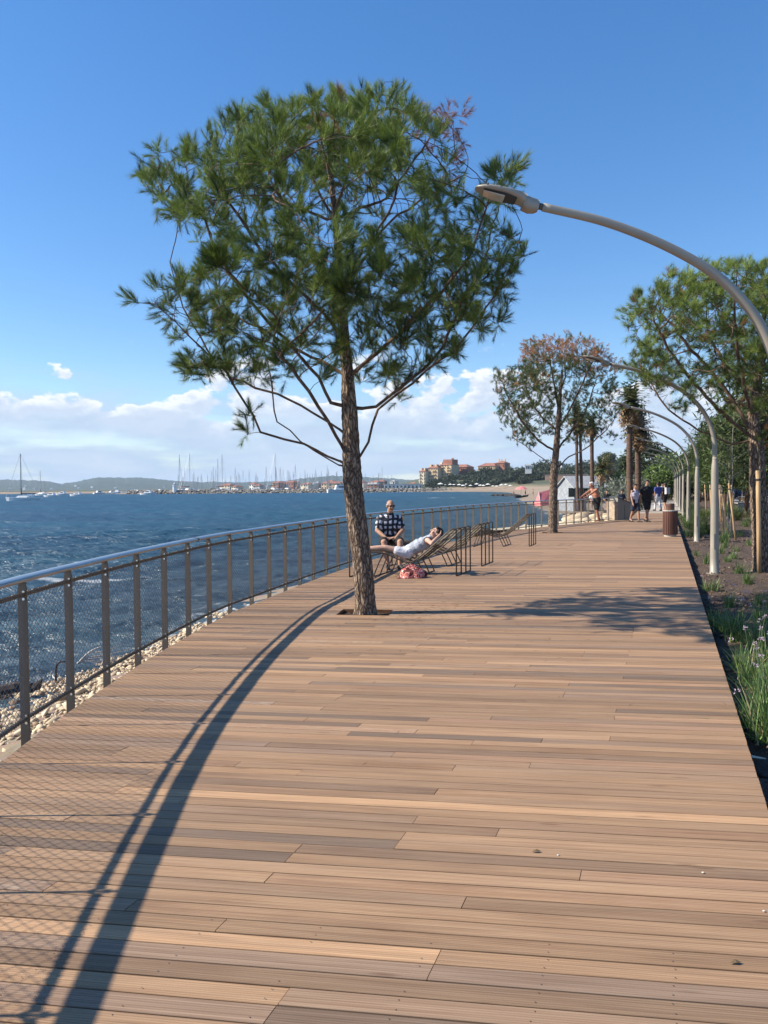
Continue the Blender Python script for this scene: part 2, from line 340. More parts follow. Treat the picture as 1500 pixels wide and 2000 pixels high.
def land():
    az = np.radians(np.linspace(-92, 115, 420)); rr = np.concatenate([np.linspace(.5, 40, 150, endpoint=False), np.geomspace(40, 5000, 150)])
    A, Rr = np.meshgrid(az, rr); X = (Rr * np.sin(A)).ravel(); Y = (Rr * np.cos(A)).ravel(); Z, d = land_z(X, Y)
    g = np.random.default_rng(3)
    Z = Z + np.clip((d + 1) / 3, 0, 1) * .05 * np.sin(X * 2.1 + 1.3 * np.sin(Y * 1.1)) * np.cos(Y * 1.9)
    nA = len(az); nR = len(rr); i = np.arange(nR - 1)[:, None] * nA + np.arange(nA - 1)[None]; F_ = np.stack([i, i + nA, i + nA + 1, i + 1], -1).reshape(-1, 4)
    keep = (d[F_] > -12).any(1)
    m = bpy.data.materials.new('shore_ground'); m.use_nodes = True; nt = m.node_tree; N = nt.nodes; L = nt.links; b = N['Principled BSDF']; b.inputs['Roughness'].default_value = .9
    at = N.new('ShaderNodeAttribute'); at.attribute_name = 'shore'; ge = N.new('ShaderNodeNewGeometry')
    n = N.new('ShaderNodeTexNoise'); n.inputs['Scale'].default_value = .09; n.inputs['Detail'].default_value = 6; L.new(ge.outputs['Position'], n.inputs['Vector'])
    n2 = N.new('ShaderNodeTexNoise'); n2.inputs['Scale'].default_value = 3.; n2.inputs['Detail'].default_value = 8; L.new(ge.outputs['Position'], n2.inputs['Vector'])
    ad = N.new('ShaderNodeMath'); ad.operation = 'MULTIPLY_ADD'; L.new(n.outputs['Fac'], ad.inputs[0]); ad.inputs[1].default_value = 22; L.new(at.outputs['Fac'], ad.inputs[2])
    cr = N.new('ShaderNodeValToRGB'); mr = N.new('ShaderNodeMapRange'); mr.inputs[1].default_value = 0; mr.inputs[2].default_value = 60; L.new(ad.outputs[0], mr.inputs[0]); L.new(mr.outputs[0], cr.inputs[0])
    e = cr.color_ramp.elements; e[0].color = (.22, .17, .12, 1); e[1].color = (.09, .105, .05, 1); e[1].position = .8
    for p_, c_ in ((.2, (.33, .25, .17)), (.45, (.45, .33, .22)), (.58, (.27, .22, .12))): q = cr.color_ramp.elements.new(p_); q.color = (*c_, 1)
    mx = N.new('ShaderNodeMix'); mx.data_type = 'RGBA'; mx.blend_type = 'MULTIPLY'; mx.inputs[0].default_value = .55; L.new(cr.outputs[0], mx.inputs[6]); L.new(n2.outputs['Color'], mx.inputs[7]); L.new(mx.outputs[2], b.inputs['Base Color'])
    br = N.new('ShaderNodeMix'); br.data_type = 'RGBA'; br.blend_type = 'MULTIPLY'; br.inputs[0].default_value = .5
    bp = N.new('ShaderNodeBump'); bp.inputs['Strength'].default_value = .6; bp.inputs['Distance'].default_value = .1; L.new(n2.outputs['Fac'], bp.inputs['Height']); L.new(bp.outputs[0], b.inputs['Normal'])
    me = np_mesh('shore', np.stack([X, Y, Z], -1), F_[keep], m, {'shore': ('POINT', d)}, smooth=True)
    tag(link('shore', me), kind='structure')
land()

# ---------------- distant hills with wooded, uneven ridge
def hills():
    px = [-400, -150, 0, 60, 100, 118, 150, 190, 250, 300, 350, 400, 480, 560, 610, 650, 700, 760, 820, 900, 1000, 1150, 1400]
    hh = [18, 22, 19, 18, 15, 11, 14, 22, 21, 19, 14, 12, 11, 13, 19, 21, 20, 16, 12, 9, 6, 4, 2]
    nA, nR = 700, 26; cols = np.linspace(-400, 1400, nA); azs = np.arctan((cols - 750) / 1500); g = np.random.default_rng(9)
    H = np.interp(cols, px, hh); jit = np.convolve(g.normal(0, 1, nA + 6), np.ones(3) / 3, 'same')[3:-3] * 1.0
    V = []
    for j in range(nR):
        t = j / (nR - 1); rad = 3900 + 1500 * t; prof = math.sin(min(1, t * 1.25) * math.pi / 2)
        z = -3 + (H * prof + jit * prof * .7 + g.normal(0, .35, nA) * prof) * rad / 1500 + 1.5
        if t > .85: z = z - (t - .85) * 300
        V.append(np.stack([rad * np.tan(azs) * .92, np.full(nA, rad * .92), z], -1))
    V = np.concatenate(V); i = np.arange(nR - 1)[:, None] * nA + np.arange(nA - 1)[None]; F_ = np.stack([i, i + 1, i + nA + 1, i + nA], -1).reshape(-1, 4)
    m = M('wooded_hill', (.045, .065, .034), rough=.9, scale=.009, col2=(.022, .036, .02), spec=.1, bump=.9, bscale=.02)
    tag(link('hills', np_mesh('hills', V, F_, m)), kind='structure')
hills()

# ---------------- deck of skewed planks
def plank_material():
    m = bpy.data.materials.new('weathered_deck_wood'); m.use_nodes = True; nt = m.node_tree; N = nt.nodes; L = nt.links; b = N['Principled BSDF']
    b.inputs['Specular IOR Level'].default_value = .35
    a1 = N.new('ShaderNodeAttribute'); a1.attribute_name = 'rnd'; a2 = N.new('ShaderNodeAttribute'); a2.attribute_name = 'rnd2'
    ge = N.new('ShaderNodeNewGeometry')
    rot = N.new('ShaderNodeMapping'); rot.inputs['Rotation'].default_value = (0, 0, -PLANK_ANG); L.new(ge.outputs['Position'], rot.inputs[0])
    off = N.new('ShaderNodeCombineXYZ'); ml = N.new('ShaderNodeMath'); ml.operation = 'MULTIPLY'; L.new(a1.outputs['Fac'], ml.inputs[0]); ml.inputs[1].default_value = 137.; L.new(ml.outputs[0], off.inputs[0]); L.new(ml.outputs[0], off.inputs[2])
    add = N.new('ShaderNodeVectorMath'); add.operation = 'ADD'; L.new(rot.outputs[0], add.inputs[0]); L.new(off.outputs[0], add.inputs[1])
    def nz(sx, sy, det=6, dist=0., rough=.6):
        mp = N.new('ShaderNodeMapping'); mp.inputs['Scale'].default_value = (sx, sy, 1); L.new(add.outputs[0], mp.inputs[0])
        n = N.new('ShaderNodeTexNoise'); n.inputs['Scale'].default_value = 1; n.inputs['Detail'].default_value = det; n.inputs['Distortion'].default_value = dist; n.inputs['Roughness'].default_value = rough; L.new(mp.outputs[0], n.inputs['Vector']); return n.outputs['Fac']
    def mr(v, a, b_, c=0., d=1.):
        n = N.new('ShaderNodeMapRange'); L.new(v, n.inputs[0])
        for i_, q in zip((1, 2, 3, 4), (a, b_, c, d)): n.inputs[i_].default_value = q
        return n.outputs[0]
    cr = N.new('ShaderNodeValToRGB'); L.new(a1.outputs['Fac'], cr.inputs[0]); e = cr.color_ramp.elements
    e[0].color = (.275, .215, .175, 1); e[1].color = (.56, .385, .245, 1)
    for p_, c_ in ((.16, (.325, .245, .195)), (.34, (.40, .29, .205)), (.52, (.455, .32, .215)), (.72, (.50, .35, .23)), (.88, (.44, .30, .215))): q = cr.color_ramp.elements.new(p_); q.color = (*c_, 1)
    def mix(bt, f, a, c):
        n = N.new('ShaderNodeMix'); n.data_type = 'RGBA'; n.blend_type = bt
        if isinstance(f, (int, float)): n.inputs[0].default_value = f
        else: L.new(f, n.inputs[0])
        L.new(a, n.inputs[6])
        if isinstance(c, tuple): n.inputs[7].default_value = (*c, 1)
        else: L.new(c, n.inputs[7])
        return n.outputs[2]
    grain = nz(1.6, 95, 7, .4); broad = nz(.9, 16, 5, .8); fig = nz(7, 30, 6, 2.2)
    c = mix('MIX', mr(broad, .42, .72, 0, .42), cr.outputs[0], (.29, .225, .18))             # silvered streaks
    c = mix('MULTIPLY', mr(grain, .36, .64, .55, 0), c, (.46, .38, .33))                       # grain
    figm = N.new('ShaderNodeMath'); figm.operation = 'MULTIPLY'; L.new(mr(fig, .5, .62), figm.inputs[0]); L.new(mr(a2.outputs['Fac'], .945, .955, 0, .5), figm.inputs[1])
    c = mix('MIX', figm.outputs[0], c, (.52, .47, .41))                                          # a few swirly silvered boards
    n3 = nz(.7, 1.0, 4); c = mix('MULTIPLY', mr(n3, .35, .7, .32, 0), c, (.66, .60, .56))
    # small worn or pale specks
    sp = nz(9, 26, 3); c = mix('MIX', mr(sp, .74, .78, 0, .35), c, (.62, .47, .33))
    hsv = N.new('ShaderNodeHueSaturation'); hsv.inputs['Saturation'].default_value = .98; gs = N.new('ShaderNodeAttribute'); gs.attribute_name = 'across'; gq = N.new('ShaderNodeMath'); gq.operation = 'MULTIPLY'; L.new(gs.outputs['Fac'], gq.inputs[0]); gq.inputs[1].default_value = 2 * math.pi * 8; gw = N.new('ShaderNodeMath'); gw.operation = 'SINE'; L.new(gq.outputs[0], gw.inputs[0])
    c = mix('MULTIPLY', mr(gw.outputs[0], .1, -.9, 0, .42), c, (.55, .50, .46))      # darker along the grooves
    kn = N.new('ShaderNodeTexVoronoi'); kn.inputs['Scale'].default_value = 1; km = N.new('ShaderNodeMapping'); km.inputs['Scale'].default_value = (1.5, 9, 1); L.new(add.outputs[0], km.inputs[0]); L.new(km.outputs[0], kn.inputs['Vector']); c = mix('MULTIPLY', mr(kn.outputs['Distance'], .10, .035, 0, .5), c, (.40, .30, .24))
    stn = nz(.55, .9, 5, 0., .65); c = mix('MULTIPLY', mr(stn, .52, .68, 0, .38), c, (.62, .52, .46))       # walked-in stains
    c = mix('MULTIPLY', 1.0, c, (.99, .895, .76)); L.new(c, hsv.inputs['Color']); L.new(mr(a2.outputs['Fac'], 0, .9, .78, 1.18), hsv.inputs['Value'])
    L.new(hsv.outputs[0], b.inputs['Base Color'])
    b.inputs['Roughness'].default_value = .68
    # milled grooves along the boards + grain relief
    at = N.new('ShaderNodeAttribute'); at.attribute_name = 'across'
    sn = N.new('ShaderNodeMath'); sn.operation = 'SINE'; m3 = N.new('ShaderNodeMath'); m3.operation = 'MULTIPLY'; L.new(at.outputs['Fac'], m3.inputs[0]); m3.inputs[1].default_value = 2 * math.pi * 8; L.new(m3.outputs[0], sn.inputs[0])
    gr = N.new('ShaderNodeMath'); gr.operation = 'MULTIPLY_ADD'; L.new(sn.outputs[0], gr.inputs[0]); gr.inputs[1].default_value = .0007; sc = N.new('ShaderNodeMath'); sc.operation = 'MULTIPLY'; L.new(grain, sc.inputs[0]); sc.inputs[1].default_value = .0022; L.new(sc.outputs[0], gr.inputs[2])
    bp = N.new('ShaderNodeBump'); bp.inputs['Strength'].default_value = .8; bp.inputs['Distance'].default_value = 1.; L.new(gr.outputs[0], bp.inputs['Height']); L.new(bp.outputs[0], b.inputs['Normal'])
    return m
PLANK_ANG = R(-7.9)
PU = Vector((math.cos(PLANK_ANG), math.sin(PLANK_ANG), 0)); PV = Vector((-math.sin(PLANK_ANG), math.cos(PLANK_ANG), 0))
PITCHW = .0885; GAPW = .0072; JOIST = .41
MAT_DECK = plank_material()
TREE1 = Vector((-.255, 9.73, 0)); TREE2 = Vector((5.75, 26.2, 0))
def u_of_right(v):  # right edge: R0 + s PT ; solve (p.PV = v)
    s = (v - R0.dot(PV)) / PT.dot(PV); p = R0 + PT * s; return p.dot(PU)
_ev = np.array([p.dot(PV) for p in edge_full]); _eu = np.array([p.dot(PU) for p in edge_full])
def u_of_left(v): return float(np.interp(v, _ev, _eu))
def deck():
    g = random.Random(21)
    root = thing('boardwalk', None, None, (0, 0, 0)); root['kind'] = 'structure'
    v_end = (prom(42, 0)).dot(PV); rows = int((v_end - .4) / PITCHW)
    # openings round the two trees, along the plank directions
    pits = []
    for T, hw, hd in ((TREE1, .33, .22), (TREE2, .34, .24)):
        tu, tv = T.dot(PU), T.dot(PV) + .02; k0 = round((tv - hd - .4) / PITCHW); k1 = round((tv + hd - .4) / PITCHW); pits.append((tu - hw, tu + hw, k0, k1))
    sk = PT.dot(PU) / PT.dot(PV)           # skew of the joists
    pieces = []
    for k in range(rows):
        va = .4 + k * PITCHW + GAPW / 2; vb = va + PITCHW - GAPW; vm = (va + vb) / 2
        ur = u_of_right(vm); ul = u_of_left(vm)
        cuts = [ur]; n = g.randint(2, 8); u = ur - n * JOIST
        while u > ul + .5: cuts.append(u); u -= JOIST * g.choice((3, 4, 5, 6, 7, 8, 9))
        cuts.append(ul); cuts = cuts[::-1]
        spans = []
        for a, b in zip(cuts, cuts[1:]):
            segs = [(a, b)]
            for p0, p1, k0, k1 in pits:
                if k0 <= k < k1:
                    ns = []
                    for x0, x1 in segs:
                        if x1 <= p0 or x0 >= p1: ns.append((x0, x1)); continue
                        if x0 < p0 - .03: ns.append((x0, p0))
                        if x1 > p1 + .03: ns.append((p1, x1))
                    segs = ns
            spans += segs
        for a, b in spans:
            first = abs(a - ul) < 1e-6; last = abs(b - ur) < 1e-6
            def ends(v):
                x0 = u_of_left(v) - .01 if first else a + (v - vm) * sk + (.0015 if a > ul else 0)
                x1 = u_of_right(v) + g.uniform(-.002, .002) if last else b + (v - vm) * sk - .0015
                return x0, x1
            zt = g.uniform(-.0012, .0012); t = .028; c = .0028
            prof = [(va, -t), (va, -c), (va + c, 0), (vb - c, 0), (vb, -c), (vb, -t)]
            acr = [0, 0, .03, .97, 1, 1]
            vs = []; ac = []
            for side in (0, 1):
                for (v, z), q in zip(prof, acr):
                    x = ends(v)[side]; P = PU * x + PV * v; vs.append((P.x, P.y, z + zt)); ac.append(q)
            fs = [(i, i + 6, i + 7, i + 1) for i in range(5)] + [(5, 4, 3, 2, 1, 0), (6, 7, 8, 9, 10, 11)]
            cx, cy = (vs[0][0] + vs[6][0]) / 2, (vs[0][1] + vs[6][1]) / 2
            r1 = min(.999, max(0, g.gauss(.5, .30))); pieces.append((vs, fs, ac, r1, g.random(), vm, cx, cy))
    # the 300 pieces that show largest: nearest rows inside the frame
    def shown(p):
        vs = p[0]
        for x in (0, .25, .5, .75, 1):
            X = vs[2][0] * (1 - x) + vs[8][0] * x; Y = vs[2][1] * (1 - x) + vs[8][1] * x
            if Y > .6:
                q = np.array((X, Y, -EYE)); dd = q @ _f
                if dd > 0 and abs(q @ _r / dd) < .51 and abs(q @ _u / dd) < .67: return True
        return False
    vis = [i for i, p in enumerate(pieces) if p[5] < 14 and shown(p)]
    vis.sort(key=lambda i: pieces[i][5]); own = set(vis[:300])
    bv, bf, bac, b1, b2 = [], [], [], [], []
    for i, (vs, fs, ac, r1, r2, vm, cx, cy) in enumerate(pieces):
        if i in own:
            o = (cx, cy, 0)
            me = new_mesh('plank', [(x - cx, y - cy, z) for x, y, z in vs], fs, [MAT_DECK], attrs={'across': ('POINT', ac), 'rnd': ('FACE', [r1] * len(fs)), 'rnd2': ('FACE', [r2] * len(fs))})
            link('plank', me, root, o)
        else:
            b = len(bv); bv += vs; bf += [tuple(b + j for j in q) for q in fs]; bac += ac; b1 += [r1] * len(fs); b2 += [r2] * len(fs)
    o = link('decking', new_mesh('decking', bv, bf, [MAT_DECK], attrs={'across': ('POINT', bac), 'rnd': ('FACE', b1), 'rnd2': ('FACE', b2)}), root); o['kind'] = 'stuff'
    # screw heads on every joist of the nearer rows
    mb = MB(); steel = M('screw_steel', (.11, .085, .07), rough=.6, metal=.3)
    for k in range(0, 26):
        va = .4 + k * PITCHW; vm = va + PITCHW / 2; u = u_of_right(vm) - .05; ul = u_of_left(vm)
        while u > ul:
            for dv in (.021, .067):
                if g.random() < .72:
                    P = PU * (u + (dv - .04) * sk + g.uniform(-.006, .006)) + PV * (va + dv); r = .0026
                    if any(p0 < u < p1 and k0 <= k < k1 for p0, p1, k0, k1 in pits): continue
                    mb.add([(P.x + r * math.cos(j * 1.0472), P.y + r * math.sin(j * 1.0472), .0022) for j in range(6)] + [(P.x, P.y, .0026)], [(j, (j + 1) % 6, 6) for j in range(6)])
            u -= JOIST
    o = mb.build('screw', steel, root); o['kind'] = 'stuff'
    # dark joist bed under the boards, leaving the tree pits open
    under = M('deck_underside', (.035, .028, .022), rough=.95)
    mb = MB(); vv = np.linspace(.4, v_end, 120)
    for a, b in zip(vv, vv[1:]):
        k = int(((a + b) / 2 - .4) / PITCHW); q = [(u_of_left(a) + .02, u_of_right(a) - .02), (u_of_left(b) + .02, u_of_right(b) - .02)]
        pit = [p for p in pits if p[2] - 3 <= k < p[3] + 3]
        rng_ = [(None, None)] if not pit else [(None, pit[0][0] - .05), (pit[0][1] + .05, None)]
        for lo, hi in rng_:
            P = []
            for (x0, x1), v in ((q[0], a), (q[1], b)):
                P += [PU * (lo if lo is not None else x0) + PV * v, PU * (hi if hi is not None else x1) + PV * v]
            mb.add([(p.x, p.y, -.045) for p in (P[0], P[1], P[3], P[2])], [(0, 1, 2, 3)])
    mb.build('joist_bed', under, root)
    # edge boards
    fm = M('edge_board_wood', (.30, .20, .13), rough=.7, scale=3, stretch=(1, 1, 12)); met = M('edge_plate', (.12, .11, .10), rough=.5, metal=.4)
    mb = MB(); pr = [prom(s, .012) for s in np.linspace(-4, 42, 40)]
    for a, b in zip(pr, pr[1:]): mb.add([(a.x, a.y, -.03), (b.x, b.y, -.03), (b.x, b.y, -.30), (a.x, a.y, -.30)], [(0, 1, 2, 3)])
    mb.build('edge_board', fm, root)
    mb = MB(); e_ = resample(edge, .5)
    for a, b in zip(e_, e_[1:]):
        n_ = (b - a).normalized().cross(Vector((0, 0, 1))) * -.016
        mb.add([(a.x + n_.x, a.y + n_.y, -.004), (b.x + n_.x, b.y + n_.y, -.004), (b.x + n_.x, b.y + n_.y, -.45), (a.x + n_.x, a.y + n_.y, -.45), (a.x, a.y, -.004), (b.x, b.y, -.004)], [(3, 2, 1, 0), (4, 0, 1, 5)])
    mb.build('edge_plate', met, root)
    # tree pits: rusty frame round dark soil
    soil = M('pit_soil', (.055, .038, .026), rough=.95, scale=20, bump=.8, bscale=40); rust = M('pit_frame_rust', (.20, .085, .04), rough=.8, scale=9)
    for p0, p1, k0, k1 in pits:
        v0, v1 = .4 + k0 * PITCHW, .4 + k1 * PITCHW; c = [PU * p0 + PV * v0, PU * p1 + PV * v0, PU * p1 + PV * v1, PU * p0 + PV * v1]
        mb = MB()
        for a, b in zip(c, c[1:] + c[:1]):
            d = (b - a).normalized(); n_ = Vector((-d.y, d.x, 0)) * .004
            mb.add([tuple(a) [:2] + (.001,), tuple(b)[:2] + (.001,), tuple(b)[:2] + (-.16,), tuple(a)[:2] + (-.16,)], [(0, 1, 2, 3)])
        mb.build('pit_frame', rust, root)
        mb = MB(); nx = 14; gg = random.Random(int(p0 * 50)); vs = []; fs = []
        for j in range(nx + 1):
            for i in range(nx + 1):
                P = c[0].lerp(c[1], i / nx) + (c[3] - c[0]) * (j / nx); vs.append((P.x, P.y, -.045 + gg.uniform(-.014, .014)))
        for j in range(nx):
            for i in range(nx): q = j * (nx + 1) + i; fs.append((q, q + 1, q + nx + 2, q + nx + 1))
        mb.add(vs, fs); o = mb.build('pit_soil', soil, root); o['kind'] = 'stuff'
deck()

# ---------------- path beyond the deck, planting bed, road, kerbs
def strips():
    conc = M('pale_path', (.46, .40, .33), rough=.9, scale=.8, bump=.2)
    def sheet(name, pts, z, mat, n=1, kind='structure'):
        vs = [(p.x, p.y, z) for p in pts]; o = link(name, new_mesh(name, vs, [tuple(range(len(vs)))], [mat])); o['kind'] = kind; return o
    sheet('path', [prom(41.9, end_o), prom(41.9, .6), prom(300, .6), prom(300, end_o)], -.006, conc)
    # bed of dark mulch with clods
    m = M('mulch_soil', (.105, .068, .047), rough=.95, scale=7, col2=(.045, .030, .022), bump=1., bscale=45, coord='Object')
    S = np.concatenate([np.linspace(-3, 16, 240, endpoint=False), np.linspace(16, 60, 90, endpoint=False), np.linspace(60, 120, 16)]); O = np.linspace(.014, 5.2, 70); g = np.random.default_rng(2)
    A, B = np.meshgrid(S, O, indexing='ij'); Z = BED + .018 * np.sin(A * 3.1 + np.sin(B * 4)) * np.cos(B * 2.7) + g.uniform(-.017, .017, A.shape) + np.clip(.35 - B, 0, 1) * -.12
    Z += .06 * np.clip((B - 1.2) / 2.5, 0, 1)
    X = R0.x + PT.x * A + PN.x * B; Y = R0.y + PT.y * A + PN.y * B; nA, nB = A.shape; i = np.arange(nA - 1)[:, None] * nB + np.arange(nB - 1)[None]
    F_ = np.stack([i, i + 1, i + nB + 1, i + nB], -1).reshape(-1, 4)[:, ::-1]
    tag(link('planting_bed', np_mesh('planting_bed', np.stack([X, Y, Z], -1).reshape(-1, 3), F_, m, smooth=False)), kind='structure')
    # loose clods and bark chips
    n = 9000; s = rng.uniform(-1, 1, n); s = np.where(rng.random(n) < .75, rng.uniform(-.5, 9, n), rng.uniform(9, 24, n)); o_ = rng.uniform(.05, 3.4, n); r_ = rng.lognormal(math.log(.016), .45, n)
    base = np.array([(1, 0, 0), (-1, 0, 0), (0, 1, 0), (0, -1, 0), (0, 0, 1), (0, 0, -1)], float); tri = np.array([(0, 2, 4), (2, 1, 4), (1, 3, 4), (3, 0, 4), (2, 0, 5), (1, 2, 5), (3, 1, 5), (0, 3, 5)])
    sc = rng.uniform(.5, 1.3, (n, 6, 1)) * base[None] * r_[:, None, None] * np.array([1.3, .9, .6]); th = rng.uniform(0, 6.28, n); c_, s_ = np.cos(th), np.sin(th)
    xx = sc[..., 0] * c_[:, None] - sc[..., 1] * s_[:, None]; yy = sc[..., 0] * s_[:, None] + sc[..., 1] * c_[:, None]
    X = R0.x + PT.x * s + PN.x * o_; Y = R0.y + PT.y * s + PN.y * o_; zz = BED + .06 * np.clip((o_ - 1.2) / 2.5, 0, 1) - np.clip(.35 - o_, 0, 1) * .12 + .008
    V = np.stack([xx + X[:, None], yy + Y[:, None], sc[..., 2] + zz[:, None]], -1).reshape(-1, 3); F_ = (tri[None] + (np.arange(n) * 6)[:, None, None]).reshape(-1, 3)
    mm = leafmat('bark_chips', (.055, .036, .026), (.19, .125, .085), transl=0., rough=.9, dead=(.26, .19, .12))
    tag(link('mulch', np_mesh('mulch', V, F_, mm, {'rnd': ('FACE', np.repeat(np.where(rng.random(n) < .05, .85, rng.random(n) * .65), 8))})), kind='stuff')
    # road behind the bed
    asph = M('asphalt', (.075, .072, .07), rough=.9, scale=3, bump=.3); kerb = M('kerb_stone', (.38, .36, .33), rough=.85)
    sheet('pavement', [prom(-3, 5.2), prom(-3, 7.0), prom(300, 7.0), prom(300, 5.2)], -.09, conc)
    sheet('road', [prom(-3, 7.15), prom(-3, 13.5), prom(300, 13.5), prom(300, 7.15)], -.19, asph)
    mb = MB(); rot = Matrix.Rotation(-PA, 3, 'Z')
    mb.box(prom(148, 7.075, -.14), (.148, 302, .11), rot); o = mb.build('kerb', kerb); o['kind'] = 'structure'
    # painted line along the road
    mb = MB(); wp = M('road_paint', (.72, .72, .70), rough=.7)
    for k in range(40):
        a, b = prom(2 + 5 * k, 10.25), prom(4.5 + 5 * k, 10.25); n_ = PN * .06
        mb.add([(a - n_).to_tuple()[:2] + (-.186,), (a + n_).to_tuple()[:2] + (-.186,), (b + n_).to_tuple()[:2] + (-.186,), (b - n_).to_tuple()[:2] + (-.186,)], [(0, 1, 2, 3)])
    o = mb.build('road_marking', wp); o['kind'] = 'structure'
strips()

# ---------------- pale stones on the shore below the deck
def stones():
    n = 17000; g = np.random.default_rng(8)
    x = g.uniform(-7.2, -1.9, n * 3); y = g.uniform(3.2, 20, n * 3); z, d = land_z(x, y); ex = np.interp(y, EY, EX)
    k = (d > -.15) & (x < ex - .02) & (g.random(len(x)) < np.clip(1.15 - (y - 8) / 30, .3, 1)); x, y, z, d = x[k][:n], y[k][:n], z[k][:n], d[k][:n]; n = len(x)
    bm = bmesh.new(); bmesh.ops.create_icosphere(bm, subdivisions=1, radius=1); bm.verts.ensure_lookup_table(); B = np.array([v.co[:] for v in bm.verts]); T = np.array([[v.index for v in f.verts] for f in bm.faces]); bm.free()
    r = np.clip(g.lognormal(math.log(.0205), .5, n), .009, .085) ; nv = len(B)
    P = B[None] * (1 + g.uniform(-.40, .40, (n, nv, 1))) * np.array([1.35, 1., .72]) * r[:, None, None]
    th = g.uniform(0, 6.28, n); c, s = np.cos(th)[:, None], np.sin(th)[:, None]; tl = g.normal(0, .4, n)[:, None]
    X = P[..., 0] * c - P[..., 1] * s; Y = P[..., 0] * s + P[..., 1] * c; Z = P[..., 2] + X * tl
    V = np.stack([X + x[:, None], Y + y[:, None], Z + (z + r * .35)[:, None]], -1).reshape(-1, 3); F_ = (T[None] + (np.arange(n) * nv)[:, None, None]).reshape(-1, 3)
    m = leafmat('pale_stone', (.40, .30, .19), (.74, .61, .42), dead=(.22, .15, .10), transl=0, rough=.85)
    q = g.random(n); q = np.where(q < .9, q * .68, .74 + .2 * g.random(n)); tag(link('pebbles', np_mesh('pebbles', V, F_, m, {'rnd': ('FACE', np.repeat(q, len(T)))})), kind='stuff')
    # dark dried seaweed along the waterline: many strands
    n = 1500; cx = g.choice([-6.0, -5.85, -6.15, -6.4, -6.3, -5.95], n) + g.normal(0, .16, n); cy = np.interp(cx, [-6.3, -6.0, -5.8, -5.55, -5.2], [9.6, 10.2, 10.6, 11.3, 12.2]) + g.normal(0, .28, n)
    z, d = land_z(cx, cy); a = g.uniform(0, 6.28, n); l = g.uniform(.06, .2, n); dx, dy = np.cos(a) * l, np.sin(a) * l; h = g.uniform(.02, .14, n)
    p0 = np.stack([cx, cy, z + .02], -1); p1 = np.stack([cx + dx, cy + dy, z + h], -1); w = np.stack([-dy, dx, np.full(n, .02)], -1) * .16
    V = np.stack([p0 - w, p0 + w, p1 + w * .4, p1 - w * .4], 1).reshape(-1, 3); F_ = np.arange(n * 4).reshape(n, 4)
    tag(link('seaweed', np_mesh('seaweed', V, F_, M('dry_seaweed', (.045, .028, .018), rough=.8))), kind='stuff')
    # low rocks and pale stones where the shore meets the far end of the railing
    n = 900; t = g.random(n); x = np.interp(t, [0, .35, .6, 1], [6.0, 10, 14, 17]) + g.normal(0, 1.3, n); y = np.interp(t, [0, .35, .6, 1], [36, 46, 57, 70]) + g.normal(0, 2.5, n)
    z, d = land_z(x, y); k = d > -.6; x, y, z = x[k], y[k], z[k]; n = len(x); r = np.clip(g.lognormal(math.log(.22), .5, n), .06, .8)
    P = B[None] * (1 + g.uniform(-.3, .3, (n, nv, 1))) * np.array([1.3, 1., .7]) * r[:, None, None]
    V = (P + np.stack([x, y, z + r * .3], -1)[:, None]).reshape(-1, 3); F_ = (T[None] + (np.arange(n) * nv)[:, None, None]).reshape(-1, 3)
    tag(link('rocks', np_mesh('rocks', V, F_, m, {'rnd': ('FACE', np.repeat(g.random(n) * .9, len(T)))})), kind='stuff')
    # cream stone ledge outside the last bays of the railing
    mb = MB(); e_ = [p for p in resample(edge, .6) if 6.6 < p.x < 11.2]; cream = M('cream_stone_ledge', (.62, .52, .36), rough=.85, scale=2, bump=.4)
    for a, b in zip(e_, e_[1:]):
        n_ = (b - a).normalized().cross(Vector((0, 0, 1))) * -1
        A0, A1, B0, B1 = a + n_ * .10, a + n_ * 4.2, b + n_ * .10, b + n_ * 4.2
        mb.add([(A0.x, A0.y, -.10), (B0.x, B0.y, -.10), (B1.x, B1.y, -.34), (A1.x, A1.y, -.34), (A1.x, A1.y, -1.6), (B1.x, B1.y, -1.6)], [(3, 2, 1, 0), (4, 5, 2, 3)])
    o = mb.build('stone_ledge', cream); o['kind'] = 'structure'
stones()
